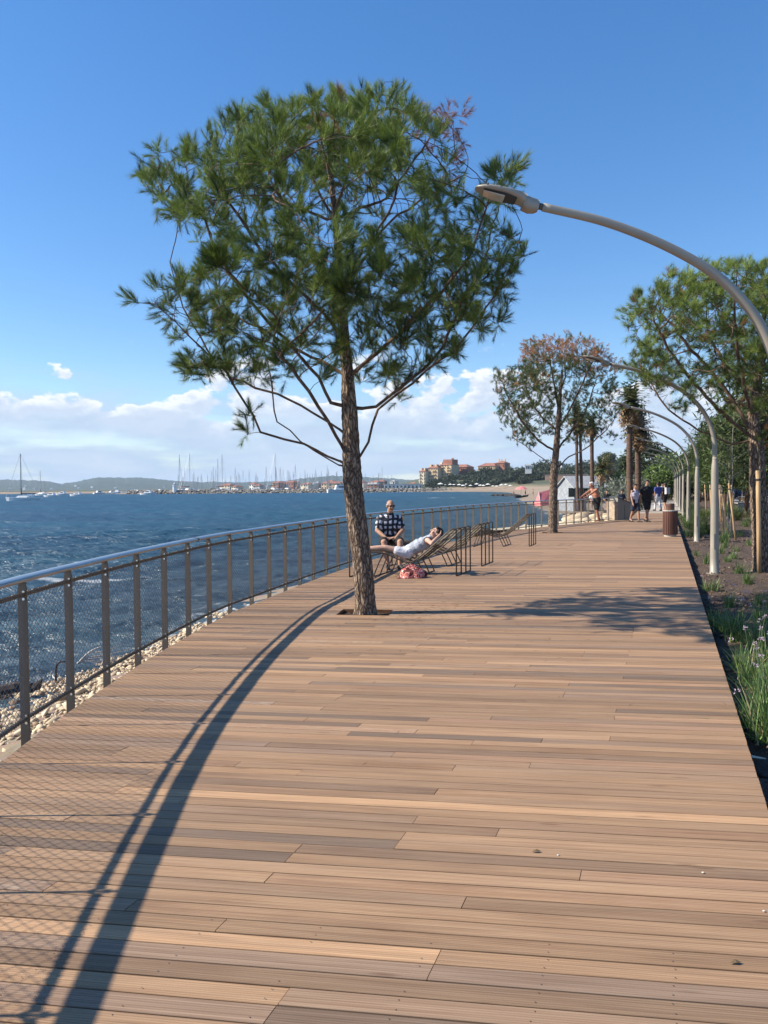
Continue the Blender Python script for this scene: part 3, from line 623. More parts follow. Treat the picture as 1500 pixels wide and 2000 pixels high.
# ================================================================== TREES
BARK = M('pine_bark', (.20, .135, .095), rough=.9, scale=5, col2=(.075, .05, .038), bump=1., bscale=14, stretch=(3.2, 3.2, .55), spec=.15)
def bark_plates():
    m = bpy.data.materials.new('pine_bark_plates'); m.use_nodes = True; nt = m.node_tree; N = nt.nodes; L = nt.links; b = N['Principled BSDF']; b.inputs['Roughness'].default_value = .92; b.inputs['Specular IOR Level'].default_value = .12
    tc = N.new('ShaderNodeTexCoord'); n0 = N.new('ShaderNodeTexNoise'); n0.inputs['Scale'].default_value = 7; n0.inputs['Detail'].default_value = 4; L.new(tc.outputs['Object'], n0.inputs['Vector'])
    ad = N.new('ShaderNodeMix'); ad.data_type = 'RGBA'; ad.blend_type = 'ADD'; ad.inputs[0].default_value = .10; L.new(tc.outputs['Object'], ad.inputs[6]); L.new(n0.outputs['Color'], ad.inputs[7])
    mp = N.new('ShaderNodeMapping'); mp.inputs['Scale'].default_value = (27, 27, 5.5); L.new(ad.outputs[2], mp.inputs[0])
    v = N.new('ShaderNodeTexVoronoi'); v.feature = 'DISTANCE_TO_EDGE'; v.inputs['Scale'].default_value = 1; L.new(mp.outputs[0], v.inputs['Vector'])
    vc = N.new('ShaderNodeTexVoronoi'); vc.inputs['Scale'].default_value = 1; L.new(mp.outputs[0], vc.inputs['Vector'])
    n = N.new('ShaderNodeTexNoise'); n.inputs['Scale'].default_value = 2.2; n.inputs['Detail'].default_value = 6; L.new(mp.outputs[0], n.inputs['Vector'])
    cr = N.new('ShaderNodeValToRGB'); L.new(v.outputs['Distance'], cr.inputs[0]); e = cr.color_ramp.elements; e[0].color = (.055, .038, .030, 1); e[1].color = (.37, .285, .21, 1); e[1].position = .30; q = cr.color_ramp.elements.new(.10); q.color = (.19, .135, .098, 1)
    hs = N.new('ShaderNodeHueSaturation'); L.new(cr.outputs[0], hs.inputs['Color']); mr = N.new('ShaderNodeMapRange'); mr.inputs[3].default_value = .62; mr.inputs[4].default_value = 1.25; L.new(n.outputs['Fac'], mr.inputs[0]); L.new(mr.outputs[0], hs.inputs['Value']); L.new(hs.outputs[0], b.inputs['Base Color'])
    hh = N.new('ShaderNodeMath'); hh.operation = 'MULTIPLY_ADD'; L.new(n.outputs['Fac'], hh.inputs[0]); hh.inputs[1].default_value = .25; c = N.new('ShaderNodeMath'); c.operation = 'MINIMUM'; L.new(v.outputs['Distance'], c.inputs[0]); c.inputs[1].default_value = .35; L.new(c.outputs[0], hh.inputs[2])
    bp = N.new('ShaderNodeBump'); bp.inputs['Distance'].default_value = .045; bp.inputs['Strength'].default_value = 1; L.new(hh.outputs[0], bp.inputs['Height']); L.new(bp.outputs[0], b.inputs['Normal']); return m
BARKT = bark_plates()
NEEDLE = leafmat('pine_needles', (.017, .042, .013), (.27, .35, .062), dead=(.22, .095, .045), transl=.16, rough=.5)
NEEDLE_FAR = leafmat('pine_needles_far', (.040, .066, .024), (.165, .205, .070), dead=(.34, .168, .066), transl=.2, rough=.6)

def grow(seed, attr, step=.11, infl=1.3, kill=.16, iters=140, g=None, up=.12):
    """space colonisation from seed nodes [(pos, parent)]; returns positions, parents"""
    pos = [np.array(p, float) for p, _ in seed]; par = [q for _, q in seed]
    A = np.array(attr, float); nd = np.full(len(A), 1e9); ni = np.zeros(len(A), int)
    def upd(i0):
        nonlocal nd, ni
        if i0 >= len(pos): return
        P = np.array(pos[i0:]); d = np.linalg.norm(A[:, None] - P[None], axis=2); j = d.argmin(1); m = d[np.arange(len(A)), j]
        k = m < nd; nd = np.where(k, m, nd); ni = np.where(k, j + i0, ni)
    upd(0)
    for it in range(iters):
        if len(A) == 0: break
        act = nd < infl
        if not act.any():
            act = nd < nd.min() + .4
        acc = {}
        for a in np.nonzero(act)[0]:
            v = A[a] - pos[ni[a]]; v /= (np.linalg.norm(v) + 1e-9); i = ni[a]
            acc[i] = acc.get(i, 0) + v
        i0 = len(pos)
        for i, v in acc.items():
            d0 = pos[i] - pos[par[i]] if par[i] >= 0 else np.array((0, 0, 1.)); d0 = d0 / (np.linalg.norm(d0) + 1e-9)
            v = v / (np.linalg.norm(v) + 1e-9) + .32 * d0 + np.array((0, 0, up)) + g.normal(0, .10, 3); v /= np.linalg.norm(v)
            pos.append(pos[i] + v * step); par.append(i)
        upd(i0)
        k = nd > kill; A, nd, ni = A[k], nd[k], ni[k]
        if len(pos) > 9000: break
    return np.array(pos), np.array(par)

def tube_tree(pos, par, rad, sides_of, jag=0., g=None):
    """one continuous skin over a branching skeleton (chains swept as tubes that start inside their parent)"""
    kids = [[] for _ in pos]
    for i, p in enumerate(par):
        if p >= 0: kids[p].append(i)
    V, F_ = [], []
    roots = [i for i, p in enumerate(par) if p < 0]; stack = [(r, None) for r in roots]
    while stack:
        st, pa = stack.pop(); chain = ([pa] if pa is not None else []) + [st]; c = st
        while kids[c]:
            ks = sorted(kids[c], key=lambda k: -rad[k]); n = ks[0]
            for k in ks[1:]: stack.append((k, c))
            chain.append(n); c = n
        if len(chain) < 2: continue
        P = [Vector(pos[i]) for i in chain]; rr = [rad[i] for i in chain]
        if pa is not None: rr[0] = min(rr[0], rr[1] * 1.25)
        n = sides_of(rr[min(1, len(rr) - 1)]); ref = None; b = len(V)
        for i, p in enumerate(P):
            t = (P[min(i + 1, len(P) - 1)] - P[max(i - 1, 0)]); t = t.normalized() if t.length > 1e-6 else Vector((0, 0, 1))
            if ref is None: ref = Vector((1, 0, 0)) if abs(t.x) < .8 else Vector((0, 1, 0))
            a = t.cross(ref); a = a.normalized() if a.length > 1e-5 else t.orthogonal().normalized(); bb = a.cross(t).normalized(); ref = bb
            for j in range(n):
                th = 2 * math.pi * j / n; q = rr[i] * (1 + (g.uniform(-jag, jag) if jag else 0)); V.append(p + (a * math.cos(th) + bb * math.sin(th)) * q)
        for i in range(len(P) - 1):
            for j in range(n):
                j2 = (j + 1) % n; q = (b + i * n + j, b + i * n + j2, b + (i + 1) * n + j2, b + (i + 1) * n + j); F_.append(q)
    return V, F_

def needles(P, Ax, g, K=46, L=.105, W=.0032, rnd=None, spread=(30, 75), shoot=.12, droop=0.):
    """tufts of needles: P (T,3) shoot base, Ax (T,3) unit axes -> triangles"""
    T = len(P); Ax = Ax / (np.linalg.norm(Ax, axis=1, keepdims=True) + 1e-9)
    h = np.where(np.abs(Ax[:, 2:3]) < .9, np.array([[0, 0, 1.]]), np.array([[1., 0, 0]])); a = np.cross(Ax, h); a /= np.linalg.norm(a, axis=1, keepdims=True); b = np.cross(Ax, a)
    th = g.uniform(0, 2 * math.pi, (T, K)); ph = np.radians(g.uniform(spread[0], spread[1], (T, K))); t = g.random((T, K)) ** .8
    ph = ph * (1.15 - .65 * t); l = L * g.uniform(.7, 1.15, (T, K)) * g.uniform(.55, 1.28, (T, 1))
    rad = a[:, None] * np.cos(th)[..., None] + b[:, None] * np.sin(th)[..., None]
    d = Ax[:, None] * np.cos(ph)[..., None] + rad * np.sin(ph)[..., None]; d[..., 2] += .10 - droop; d /= np.linalg.norm(d, axis=2, keepdims=True)
    base = P[:, None] + Ax[:, None] * (shoot * t)[..., None]
    w = np.cross(d, g.normal(0, 1, (T, K, 3))); w /= (np.linalg.norm(w, axis=2, keepdims=True) + 1e-9); w *= W / 2
    V = np.stack([base - w, base + w, base + d * l[..., None]], 2).reshape(-1, 3); F_ = np.arange(T * K * 3).reshape(-1, 3)
    r = np.repeat(rnd, K)
    return V, F_, r

def blob_points(blobs, n, g, centre, Rd, kx, kz, bx, bz, gaps=(), base=None):
    """sample attraction points: blobs in image measure (cx, cy, rx, ry, weight), depth spread by the roundness of the crown"""
    w = np.array([b[4] for b in blobs], float); w /= w.sum(); out = []
    while len(out) < n:
        c = blobs[g.choice(len(blobs), p=w)]; a = g.uniform(0, 6.283); r = math.sqrt(g.random()); x = c[0] + c[2] * r * math.cos(a); y = c[1] + c[3] * r * math.sin(a)
        if any(((x - q[0]) / q[2]) ** 2 + ((y - q[1]) / q[3]) ** 2 < 1 for q in gaps) and g.random() < .8: continue
        e = 1 - ((x - centre[0]) / centre[2]) ** 2 - ((y - centre[1]) / centre[3]) ** 2; D_ = Rd * math.sqrt(max(.03, e))
        dep = (g.uniform(-1, 1) if len(c) < 6 else c[5] + g.uniform(-.25, .25)) * D_; d = base[1]; q = 1 + min(dep, 0) / d        # nearer shoots look larger, so keep them inside the outline seen from the deck
        out.append(((x - 750) / 1500 * d * q - base[0], dep, EYE + (950 - y) / 1500 * d * q - base[2]))
    return np.array(out)

def pine(name, label, base, px_base, k, limbs, trunk, blobs, centre, Rd, n_attr, seed, dead=None, gaps=(), K=46, L=.105, W=.0034, tip_r=.0042, sub=2, step=.11, kill=.20, mat=NEEDLE, group=None, bark=None, extra_depth=None, rpow=2.35, bare=None, spread=(30, 75), shoot=.12, jit=.05):
    """a young umbrella pine: trunk + limbs traced as a skeleton, twigs grown into the crown volume, needle tufts at every shoot"""
    g = np.random.default_rng(seed); bx, bz = px_base
    seedn = []; trk = []
    for i, (x, y, r) in enumerate(trunk):
        seedn.append((((x - bx) / k, 0.0 if i < 2 else g.normal(0, .01), (bz - y) / k), i - 1)); trk.append(r)
    nt = len(trunk)
    for lb in limbs:
        pts, dep = lb; x0, y0 = pts[0]; p0 = np.array(((x0 - bx) / k, 0, (bz - y0) / k)); near = min(range(nt), key=lambda i: np.linalg.norm(np.array(seedn[i][0]) - p0)); last = near; m = len(pts)
        for j, (x, y) in enumerate(pts[1:], 1):
            q = np.array(((x - bx) / k, dep * (j / (m - 1)) ** 1.1, (bz - y) / k)); a = np.array(seedn[last][0]); n_ = max(1, int(np.linalg.norm(q - a) / .16))
            for s in range(1, n_ + 1): seedn.append((tuple(a + (q - a) * s / n_ + g.normal(0, .012, 3)), last)); last = len(seedn) - 1
    A = blob_points(blobs, n_attr, g, centre, Rd, k, k, bx, bz, gaps, base)
    pos, par = grow(seedn, A, step=step, kill=kill, g=g)
    n = len(pos); nk = np.zeros(n, int)
    for p in par:
        if p >= 0: nk[p] += 1
    r2 = np.zeros(n); dist = np.zeros(n)
    for i in range(n - 1, -1, -1):
        r2[i] = max(r2[i], tip_r ** rpow)
        if par[i] >= 0: r2[par[i]] += r2[i]; dist[par[i]] = max(dist[par[i]], dist[i] + 1)
    rad = r2 ** (1 / rpow)
    for i, r in enumerate(trk): rad[i] = r
    for i in range(nt, n): rad[i] = min(rad[i], .062 * (k and 1))
    root = thing(name, label, 'tree', base, 0, group)
    V, F_ = tube_tree(pos[nt:], np.where(par[nt:] >= nt, par[nt:] - nt, -1), rad[nt:], lambda r: 7 if r > .03 else 5 if r > .012 else 3)
    # limbs: let each start inside the trunk
    roots_ = [(i, par[i]) for i in range(nt, n) if 0 <= par[i] < nt]; b0 = len(V)
    mbt = MB()
    for i, p in roots_: mbt.tube([pos[p], pos[i], pos[i] + (pos[i] - pos[p]) * .05], [rad[i] * 1.25, rad[i] * 1.03, rad[i]], 7, cap=False)
    V = [tuple(v) for v in V] + mbt.v; F_ = F_ + [tuple(b0 + q for q in f) for f in mbt.f]
    # trunk with ridged plates
    tp = spline([seedn[i][0] for i in range(nt)], 9); rr = np.interp(np.linspace(0, nt - 1, len(tp)), range(nt), trk); ns = 30 if k > 120 else 14
    tv, tf = [], []; phs = g.uniform(0, 6.28, 8)
    for i, p in enumerate(tp):
        for j in range(ns):
            th = 2 * math.pi * j / ns; rdg = .045 * math.sin(th * 9 + phs[0] + 2.6 * math.sin(p.z * 3.1 + phs[1])) + .035 * math.sin(th * 5 + phs[2] + p.z * 4) + .03 * g.normal()
            q = rr[i] * (1 + rdg * min(1, rr[i] / .07)) * (1 + .12 * max(0, .12 - p.z) / .12 * (i < 6)); tv.append((p.x + q * math.cos(th), p.y + q * math.sin(th), p.z - (.12 if i == 0 else 0)))
    for i in range(len(tp) - 1):
        for j in range(ns): tf.append((i * ns + j, i * ns + (j + 1) % ns, (i + 1) * ns + (j + 1) % ns, (i + 1) * ns + j))
    link('trunk', new_mesh('trunk', tv, tf, [bark or BARKT], smooth=True), root)
    link('branches', new_mesh('branches', V, F_, [BARK], smooth=True), root)
    # shoots
    P, Ax, rn = [], [], []
    zt = pos[:, 2].max(); zb = pos[nt:, 2].min() + .8
    for i in range(nt, n):
        if dist[i] > (3 if g.random() < .6 else 1): continue
        d = pos[i] - pos[par[i]]; d /= np.linalg.norm(d) + 1e-9; tipn = nk[i] == 0
        for s in range(sub if tipn else 1):
            if not tipn and g.random() < .45: continue
            ax = d * (.9 if s == 0 and tipn else .45) + g.normal(0, .42 if s or not tipn else .2, 3) + np.array((0, 0, .52)); ax /= np.linalg.norm(ax)
            P.append(pos[i] + ax * (.0 if s == 0 else .015) + (g.normal(0, jit, 3) if s else 0)); Ax.append(ax)
            hgt = (pos[i][2] - zb) / (zt - zb); rn.append(np.clip(.13 + .30 * hgt + g.normal(0, .14) + .16 * (s == 0 and tipn), .02, .62))  # tone rises with height: the sunlit crown top is put into the needle colour
    P = np.array(P); Ax = np.array(Ax); rn = np.array(rn); dd = np.zeros(len(P), bool)
    if bare is not None:
        kb = np.array([not bare(bx + p[0] * k, bz - p[2] * k, g) for p in P]); P, Ax, rn, dd = P[kb], Ax[kb], rn[kb], dd[kb]
    if dead is not None:
        dd = np.array([dead(bx + p[0] * k, bz - p[2] * k, g) for p in P]); rn = np.where(dd, g.uniform(.75, 1., len(P)), rn)
    if (~dd).any():
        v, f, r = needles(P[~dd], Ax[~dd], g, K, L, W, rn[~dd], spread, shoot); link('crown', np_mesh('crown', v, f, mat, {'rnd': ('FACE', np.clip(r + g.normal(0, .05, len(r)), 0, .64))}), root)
    if dd.any():
        v, f, r = needles(P[dd], Ax[dd], g, max(12, int(K * .75)), L * .85, W, rn[dd], spread=(15, 65), droop=.5); o = link('dead_crown', np_mesh('dead_crown', v, f, mat, {'rnd': ('FACE', r)}), root); o['label'] = 'withered brown needles'
    return root

def tree_main():
    trunk = [(714, 1212, .132), (712, 1150, .126), (704, 1060, .120), (694, 980, .120), (689, 915, .118), (688, 860, .102), (686, 800, .094), (683, 740, .076), (677, 670, .066), (672, 590, .056), (668, 510, .045), (662, 440, .036), (655, 370, .032), (650, 300, .022)]
    limbs = [([(672, 925), (640, 900), (590, 862), (545, 820), (533, 775), (525, 700), (500, 620), (470, 540)], .35),
             ([(672, 925), (600, 868), (560, 860), (520, 845), (490, 790), (455, 730), (410, 690), (360, 640), (325, 610), (296, 607)], -.3),
             ([(686, 895), (662, 852), (645, 830), (628, 806), (600, 760), (560, 700)], -.9),
             ([(670, 833), (640, 822), (590, 795), (545, 770), (500, 756), (450, 735), (400, 680), (350, 590), (325, 500)], .5),
             ([(670, 812), (650, 790), (628, 745), (590, 700), (530, 640), (470, 560), (430, 470), (365, 390)], -.6),
             ([(672, 735), (630, 705), (585, 685), (520, 640), (450, 600), (390, 560)], 1.1),
             ([(672, 650), (620, 600), (560, 540), (500, 470), (450, 390), (430, 330)], .4),
             ([(670, 620), (640, 560), (600, 500), (570, 440)], -1.3),
             ([(703, 905), (722, 868), (745, 805), (790, 768), (830, 738), (885, 700), (930, 640), (985, 560), (1010, 480)], -.35),
             ([(703, 818), (735, 796), (790, 755), (830, 722), (870, 675), (905, 600), (950, 520), (985, 400)], .6),
             ([(690, 760), (740, 700), (800, 650), (860, 600), (910, 540), (940, 450)], -1.0),
             ([(690, 740), (730, 690), (775, 640), (830, 590)], 1.3),
             ([(680, 580), (710, 525), (735, 480), (760, 425), (785, 360), (830, 300), (870, 240)], .3),
             ([(676, 560), (720, 500), (780, 450), (850, 420), (900, 400)], -.7),
             ([(662, 450), (635, 395), (605, 330), (560, 270), (520, 230)], .3), ([(660, 430), (690, 360), (730, 290), (760, 220)], -.5), ([(655, 380), (640, 300), (630, 220)], -.2), ([(664, 470), (640, 420), (590, 380), (520, 330)], 1.2), ([(664, 450), (700, 390), (760, 330)], 1.3)]
    blobs = [(560, 280, 120, 85, 15), (640, 235, 110, 52, 14), (745, 255, 80, 75, 12), (690, 290, 130, 60, 11), (480, 300, 75, 80, 6), (360, 360, 68, 72, 6), (440, 390, 70, 65, 3.5), (800, 335, 75, 55, 4.5), (860, 365, 55, 40, 2.5), (872, 268, 52, 55, 3.6),
             (610, 470, 90, 70, 8, -.8), (560, 550, 95, 70, 5, -.6), (690, 580, 110, 80, 8, -.7), (650, 640, 110, 50, 5, -.5), (560, 550, 95, 70, 3), (690, 580, 110, 85, 3), (800, 530, 80, 70, 4), (900, 470, 95, 80, 6), (985, 370, 36, 46, 2.6), (970, 520, 60, 70, 3.4), (880, 580, 90, 70, 4.5), (800, 640, 80, 60, 3.5), (930, 620, 60, 55, 2.),
             (460, 560, 95, 85, 5), (380, 600, 70, 70, 2.3), (470, 660, 90, 60, 2.2), (330, 570, 40, 60, .8), (305, 603, 14, 10, .2), (420, 730, 50, 45, .8), (380, 700, 45, 40, .6), (760, 720, 80, 50, 1.5), (850, 690, 60, 45, 1.3), (580, 720, 90, 45, 1.4), (480, 835, 14, 12, .1), (790, 790, 40, 15, .2)]
    blobs = [(b[0], b[1] + (16 if b[1] < 345 and b[0] < 800 else 0), b[2], b[3]) + tuple(b[4:]) for b in blobs]
    def dead(x, y, g): return ((x > 812 and y < 345 and x < 945) and g.random() < .93) or (((x - 660) / 45) ** 2 + ((y - 290) / 40) ** 2 < 1 and g.random() < .5)
    def bare(x, y, g): return ((x > 812 and y < 345 and x < 945) and g.random() < .35)
    pine('pine_tree', 'umbrella pine growing through the deck in the foreground, with lounging woman behind its trunk', TREE1, (712, 1197), 152.5, limbs, trunk, blobs, (660, 460, 400, 330), 2.35, 3600, 4, dead=dead, bare=bare,
         gaps=[(745, 440, 55, 45), (650, 395, 60, 35), (520, 440, 35, 35), (860, 440, 40, 30)], K=88, L=.112, W=.0036, sub=8, jit=.03, spread=(22, 62), shoot=.17, step=.10, kill=.185)
tree_main()

def tree_two():
    trunk = [(1079, 1050, .165), (1080, 1010, .15), (1081, 960, .14), (1082, 920, .13), (1086, 880, .11), (1089, 840, .09), (1092, 800, .075), (1095, 760, .055), (1098, 720, .035)]
    limbs = [([(1083, 905), (1060, 890), (1030, 868), (1005, 850)], .5), ([(1084, 890), (1050, 860), (1015, 820), (985, 770), (975, 745)], -.6), ([(1088, 855), (1060, 810), (1040, 770), (1030, 730)], .9),
             ([(1084, 905), (1110, 890), (1150, 870), (1180, 840), (1205, 800)], -.5), ([(1088, 870), (1120, 840), (1150, 800), (1170, 750)], .6), ([(1090, 840), (1115, 790), (1135, 740), (1150, 700)], -.9), ([(1093, 790), (1075, 740), (1065, 700)], -.7), ([(1094, 780), (1110, 730), (1115, 690)], .8)]
    blobs = [(1105, 690, 70, 26, 12), (1060, 695, 40, 28, 6), (1160, 715, 45, 28, 8), (1190, 735, 20, 25, 1.5), (1035, 740, 40, 35, 5), (1100, 750, 80, 35, 5), (1160, 780, 50, 40, 3), (980, 742, 18, 20, 1), (1010, 800, 40, 40, 3.5), (1070, 800, 60, 45, 4), (1130, 830, 60, 40, 3), (1030, 850, 30, 22, 1.4), (1190, 800, 25, 45, 2), (1180, 850, 25, 20, 1), (1000, 770, 20, 30, 1)]
    def dead(x, y, g): return g.random() < (0.86 if y < 716 - (1200 - x) * .06 + (20 if x > 1140 else 0) else .12 if y < 770 else .03)
    def bare(x, y, g): return y > 735 and g.random() < (.32 if x > 1045 else .06)
    pine('pine_tree', 'sparse umbrella pine with withered brown top standing beside the far lounger', TREE2, (1079, 1040), 58., limbs, trunk, blobs, (1090, 770, 125, 120), 1.9, 2400, 14, dead=dead, bare=bare, K=58, L=.125, W=.006, tip_r=.0062, sub=9, jit=.10, step=.13, kill=.24, mat=NEEDLE_FAR)
tree_two()

def tree_three():
    trunk = [(1486, 1128, .16), (1485, 1050, .15), (1481, 980, .15), (1477, 900, .145), (1473, 860, .13), (1470, 820, .11), (1474, 770, .09), (1480, 720, .07), (1486, 660, .05), (1490, 600, .03)]
    limbs = [([(1472, 880), (1430, 868), (1390, 850), (1350, 830), (1310, 800), (1285, 760)], .2), ([(1472, 870), (1430, 830), (1380, 790), (1330, 740), (1290, 690), (1260, 640)], -.5), ([(1472, 850), (1440, 790), (1400, 730), (1360, 680), (1320, 620), (1290, 590)], .5), ([(1470, 830), (1440, 770), (1410, 700), (1390, 640)], -.9), ([(1475, 790), (1440, 720), (1430, 650)], 1.),
             ([(1478, 860), (1530, 820), (1600, 770), (1680, 700)], .3), ([(1474, 840), (1520, 770), (1580, 690), (1640, 620)], -.6), ([(1482, 740), (1530, 660), (1570, 600)], .7), ([(1478, 800), (1500, 740), (1510, 660)], -1.1)]
    blobs = [(1265, 610, 42, 32, 7), (1330, 580, 55, 42, 12), (1420, 565, 65, 45, 15), (1500, 570, 75, 50, 14), (1590, 580, 70, 55, 8), (1680, 620, 60, 55, 6), (1300, 640, 55, 30, 5), (1380, 640, 70, 40, 7), (1460, 650, 70, 45, 7), (1560, 660, 80, 50, 7), (1285, 730, 42, 30, 3), (1350, 740, 55, 30, 2.5), (1430, 730, 60, 40, 3), (1520, 740, 60, 40, 4), (1660, 720, 50, 50, 3), (1270, 690, 30, 25, 1.4), (1330, 790, 40, 25, .8), (1495, 700, 40, 50, 3)]
    def dead(x, y, g): return g.random() < (.85 if (x > 1478 and 760 < y < 880) else .04)
    blobs += [(1496, 820, 22, 50, 1.5)]
    pine('pine_tree', 'broad umbrella pine with dense green crown on the planting bed at the right', G(1487, 1118, BED), (1487, 1118), 100., limbs, trunk, blobs, (1485, 680, 270, 180), 2.4, 3800, 24, dead=dead, K=54, L=.14, W=.0050, tip_r=.0055, sub=6, step=.12, kill=.21, mat=NEEDLE)
tree_three()

# ---------------- trees farther off: crowns of leaf clumps
def clump_crown(blobs, n, size, g, elong=1.6, clump=.16, flat=.0, top_light=.5):
    """leaf-sized faces gathered in clumps through the blobs' outer volume; blobs (x, y, z, rx, ry, rz)"""
    w = np.array([b[3] * b[4] * b[5] for b in blobs]) ** .7; w /= w.sum(); per = 14; nc = max(1, n // per); bi = g.choice(len(blobs), nc, p=w); B = np.array(blobs)[bi]
    d = g.normal(0, 1, (nc, 3)); d /= np.linalg.norm(d, axis=1, keepdims=True); rr = (.45 + .6 * g.random(nc)) [:, None]; C = B[:, :3] + d * B[:, 3:] * rr
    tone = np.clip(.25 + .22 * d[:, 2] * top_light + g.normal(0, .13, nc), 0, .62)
    P = np.repeat(C, per, 0) + g.normal(0, clump, (nc * per, 3)); T = np.repeat(tone, per) + g.normal(0, .06, nc * per); m = len(P)
    a = g.normal(0, 1, (m, 3)); a[:, 2] += flat; a /= np.linalg.norm(a, axis=1, keepdims=True); b = np.cross(a, g.normal(0, 1, (m, 3))); b /= np.linalg.norm(b, axis=1, keepdims=True)
    s = size * g.uniform(.6, 1.3, (m, 1)); V = np.stack([P - a * s * elong, P + b * s * .5, P + a * s * elong, P - b * s * .5], 1).reshape(-1, 3)
    return V, np.arange(m * 4).reshape(-1, 4), np.clip(T, 0, .64)
def far_tree(name, label, loc, blobs, trunk_pts, n, size, mat, seed, cat='tree', group=None, elong=1.6, clump=.16, bark=BARK, limbs=(), rz=0, scale=None):
    g = np.random.default_rng(seed); root = thing(name, label, cat, loc, rz, group)
    if scale: root.scale = (scale,) * 3
    mb = MB()
    for pts, rads in [trunk_pts] + list(limbs) if trunk_pts else list(limbs): mb.tube(pts, rads, 6)
    if mb.v: mb.build('trunk', bark, root, smooth=True)
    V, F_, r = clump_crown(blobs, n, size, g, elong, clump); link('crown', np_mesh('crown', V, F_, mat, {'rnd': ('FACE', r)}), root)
    return root
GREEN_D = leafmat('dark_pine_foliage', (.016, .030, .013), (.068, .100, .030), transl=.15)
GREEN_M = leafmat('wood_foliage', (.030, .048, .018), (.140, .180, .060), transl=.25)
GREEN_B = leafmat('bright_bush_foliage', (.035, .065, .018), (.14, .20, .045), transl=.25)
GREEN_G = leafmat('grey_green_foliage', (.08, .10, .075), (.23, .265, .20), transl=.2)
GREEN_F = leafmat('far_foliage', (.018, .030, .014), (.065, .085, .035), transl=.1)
def woods():
    g = random.Random(5)
    # stone pine with a dark dome beyond the palms
    far_tree('stone_pine', 'dark rounded stone pine standing behind the twin palm trunks', (33.0, 97, -.2), [(0, 0, 5.2, 3.0, 3, 1.6), (-1.9, 0, 4.5, 1.6, 2, 1.5), (2.0, .2, 4.6, 1.7, 2, 1.7), (.3, 0, 6.4, 1.6, 1.6, .9)], ([(0, 0, -.4), (.1, 0, 2), (0, 0, 4.6)], [.3, .24, .12]), 5200, .14, GREEN_D, 31, clump=.2)
    # woods along the far side of the road and behind the lamps
    kinds = []
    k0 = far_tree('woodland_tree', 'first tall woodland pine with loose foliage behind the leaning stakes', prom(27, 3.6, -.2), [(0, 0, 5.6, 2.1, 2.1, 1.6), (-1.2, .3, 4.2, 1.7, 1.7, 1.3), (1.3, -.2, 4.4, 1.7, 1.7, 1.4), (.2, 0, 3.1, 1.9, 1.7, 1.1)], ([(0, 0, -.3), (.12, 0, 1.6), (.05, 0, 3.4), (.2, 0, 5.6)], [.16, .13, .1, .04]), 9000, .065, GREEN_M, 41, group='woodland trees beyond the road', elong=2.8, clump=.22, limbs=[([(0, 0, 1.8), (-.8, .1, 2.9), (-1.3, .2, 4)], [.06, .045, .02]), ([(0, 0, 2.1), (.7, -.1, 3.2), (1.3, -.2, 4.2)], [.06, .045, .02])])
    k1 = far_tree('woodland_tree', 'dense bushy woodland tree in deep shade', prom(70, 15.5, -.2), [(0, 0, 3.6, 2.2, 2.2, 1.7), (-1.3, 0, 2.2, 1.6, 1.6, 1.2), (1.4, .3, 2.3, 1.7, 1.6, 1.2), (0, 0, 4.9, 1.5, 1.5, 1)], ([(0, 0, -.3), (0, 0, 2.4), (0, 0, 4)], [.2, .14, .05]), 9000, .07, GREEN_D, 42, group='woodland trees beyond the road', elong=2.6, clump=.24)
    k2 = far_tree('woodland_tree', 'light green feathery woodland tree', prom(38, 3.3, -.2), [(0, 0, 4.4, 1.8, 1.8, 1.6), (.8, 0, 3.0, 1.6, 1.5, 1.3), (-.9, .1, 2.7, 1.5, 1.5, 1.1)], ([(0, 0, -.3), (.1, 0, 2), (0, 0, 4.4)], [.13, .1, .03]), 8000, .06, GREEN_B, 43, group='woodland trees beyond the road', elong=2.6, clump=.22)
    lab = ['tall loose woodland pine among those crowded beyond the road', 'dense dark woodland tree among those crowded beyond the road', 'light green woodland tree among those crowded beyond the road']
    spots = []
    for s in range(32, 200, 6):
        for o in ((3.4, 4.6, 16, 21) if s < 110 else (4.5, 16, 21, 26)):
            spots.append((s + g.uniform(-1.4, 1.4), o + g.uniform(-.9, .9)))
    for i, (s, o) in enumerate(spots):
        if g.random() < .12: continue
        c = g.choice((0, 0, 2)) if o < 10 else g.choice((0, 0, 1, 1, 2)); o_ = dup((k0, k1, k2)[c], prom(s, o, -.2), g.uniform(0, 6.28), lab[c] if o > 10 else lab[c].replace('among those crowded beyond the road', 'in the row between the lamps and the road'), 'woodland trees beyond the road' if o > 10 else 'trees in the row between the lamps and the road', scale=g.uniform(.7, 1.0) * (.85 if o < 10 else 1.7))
    # bushes and light trees where the promenade bends out of sight
    b0 = far_tree('green_bush', 'bright green bush at the bend of the promenade', (27.5, 78, -.2), [(0, 0, 1.5, 1.9, 1.6, 1.3), (1.2, 0, 2.3, 1.3, 1.2, 1.1), (-1.1, .2, 1.2, 1.2, 1.2, 1)], ([(0, 0, -.2), (0, 0, 1.6)], [.12, .06]), 4200, .12, GREEN_B, 51, cat='bush', group='bushes at the bend of the promenade', clump=.2)
    for i, (x, y, sc, lb) in enumerate([(29.8, 82, 1.35, 'taller bright bush behind the walking couple'), (32.5, 88, 1.5, 'bright bush under the dark stone pine'), (24.2, 74, .9, 'low bright bush behind the shirtless man'), (35.8, 94, 1.6, 'large green bush closing the view along the promenade'), (22.0, 70, .7, 'small bush beside the pale bare thicket'), (39.5, 105, 1.7, 'green bush at the far end of the lamp row')]):
        dup(b0, (x, y, -.2), i * 1.3, lb, scale=sc)
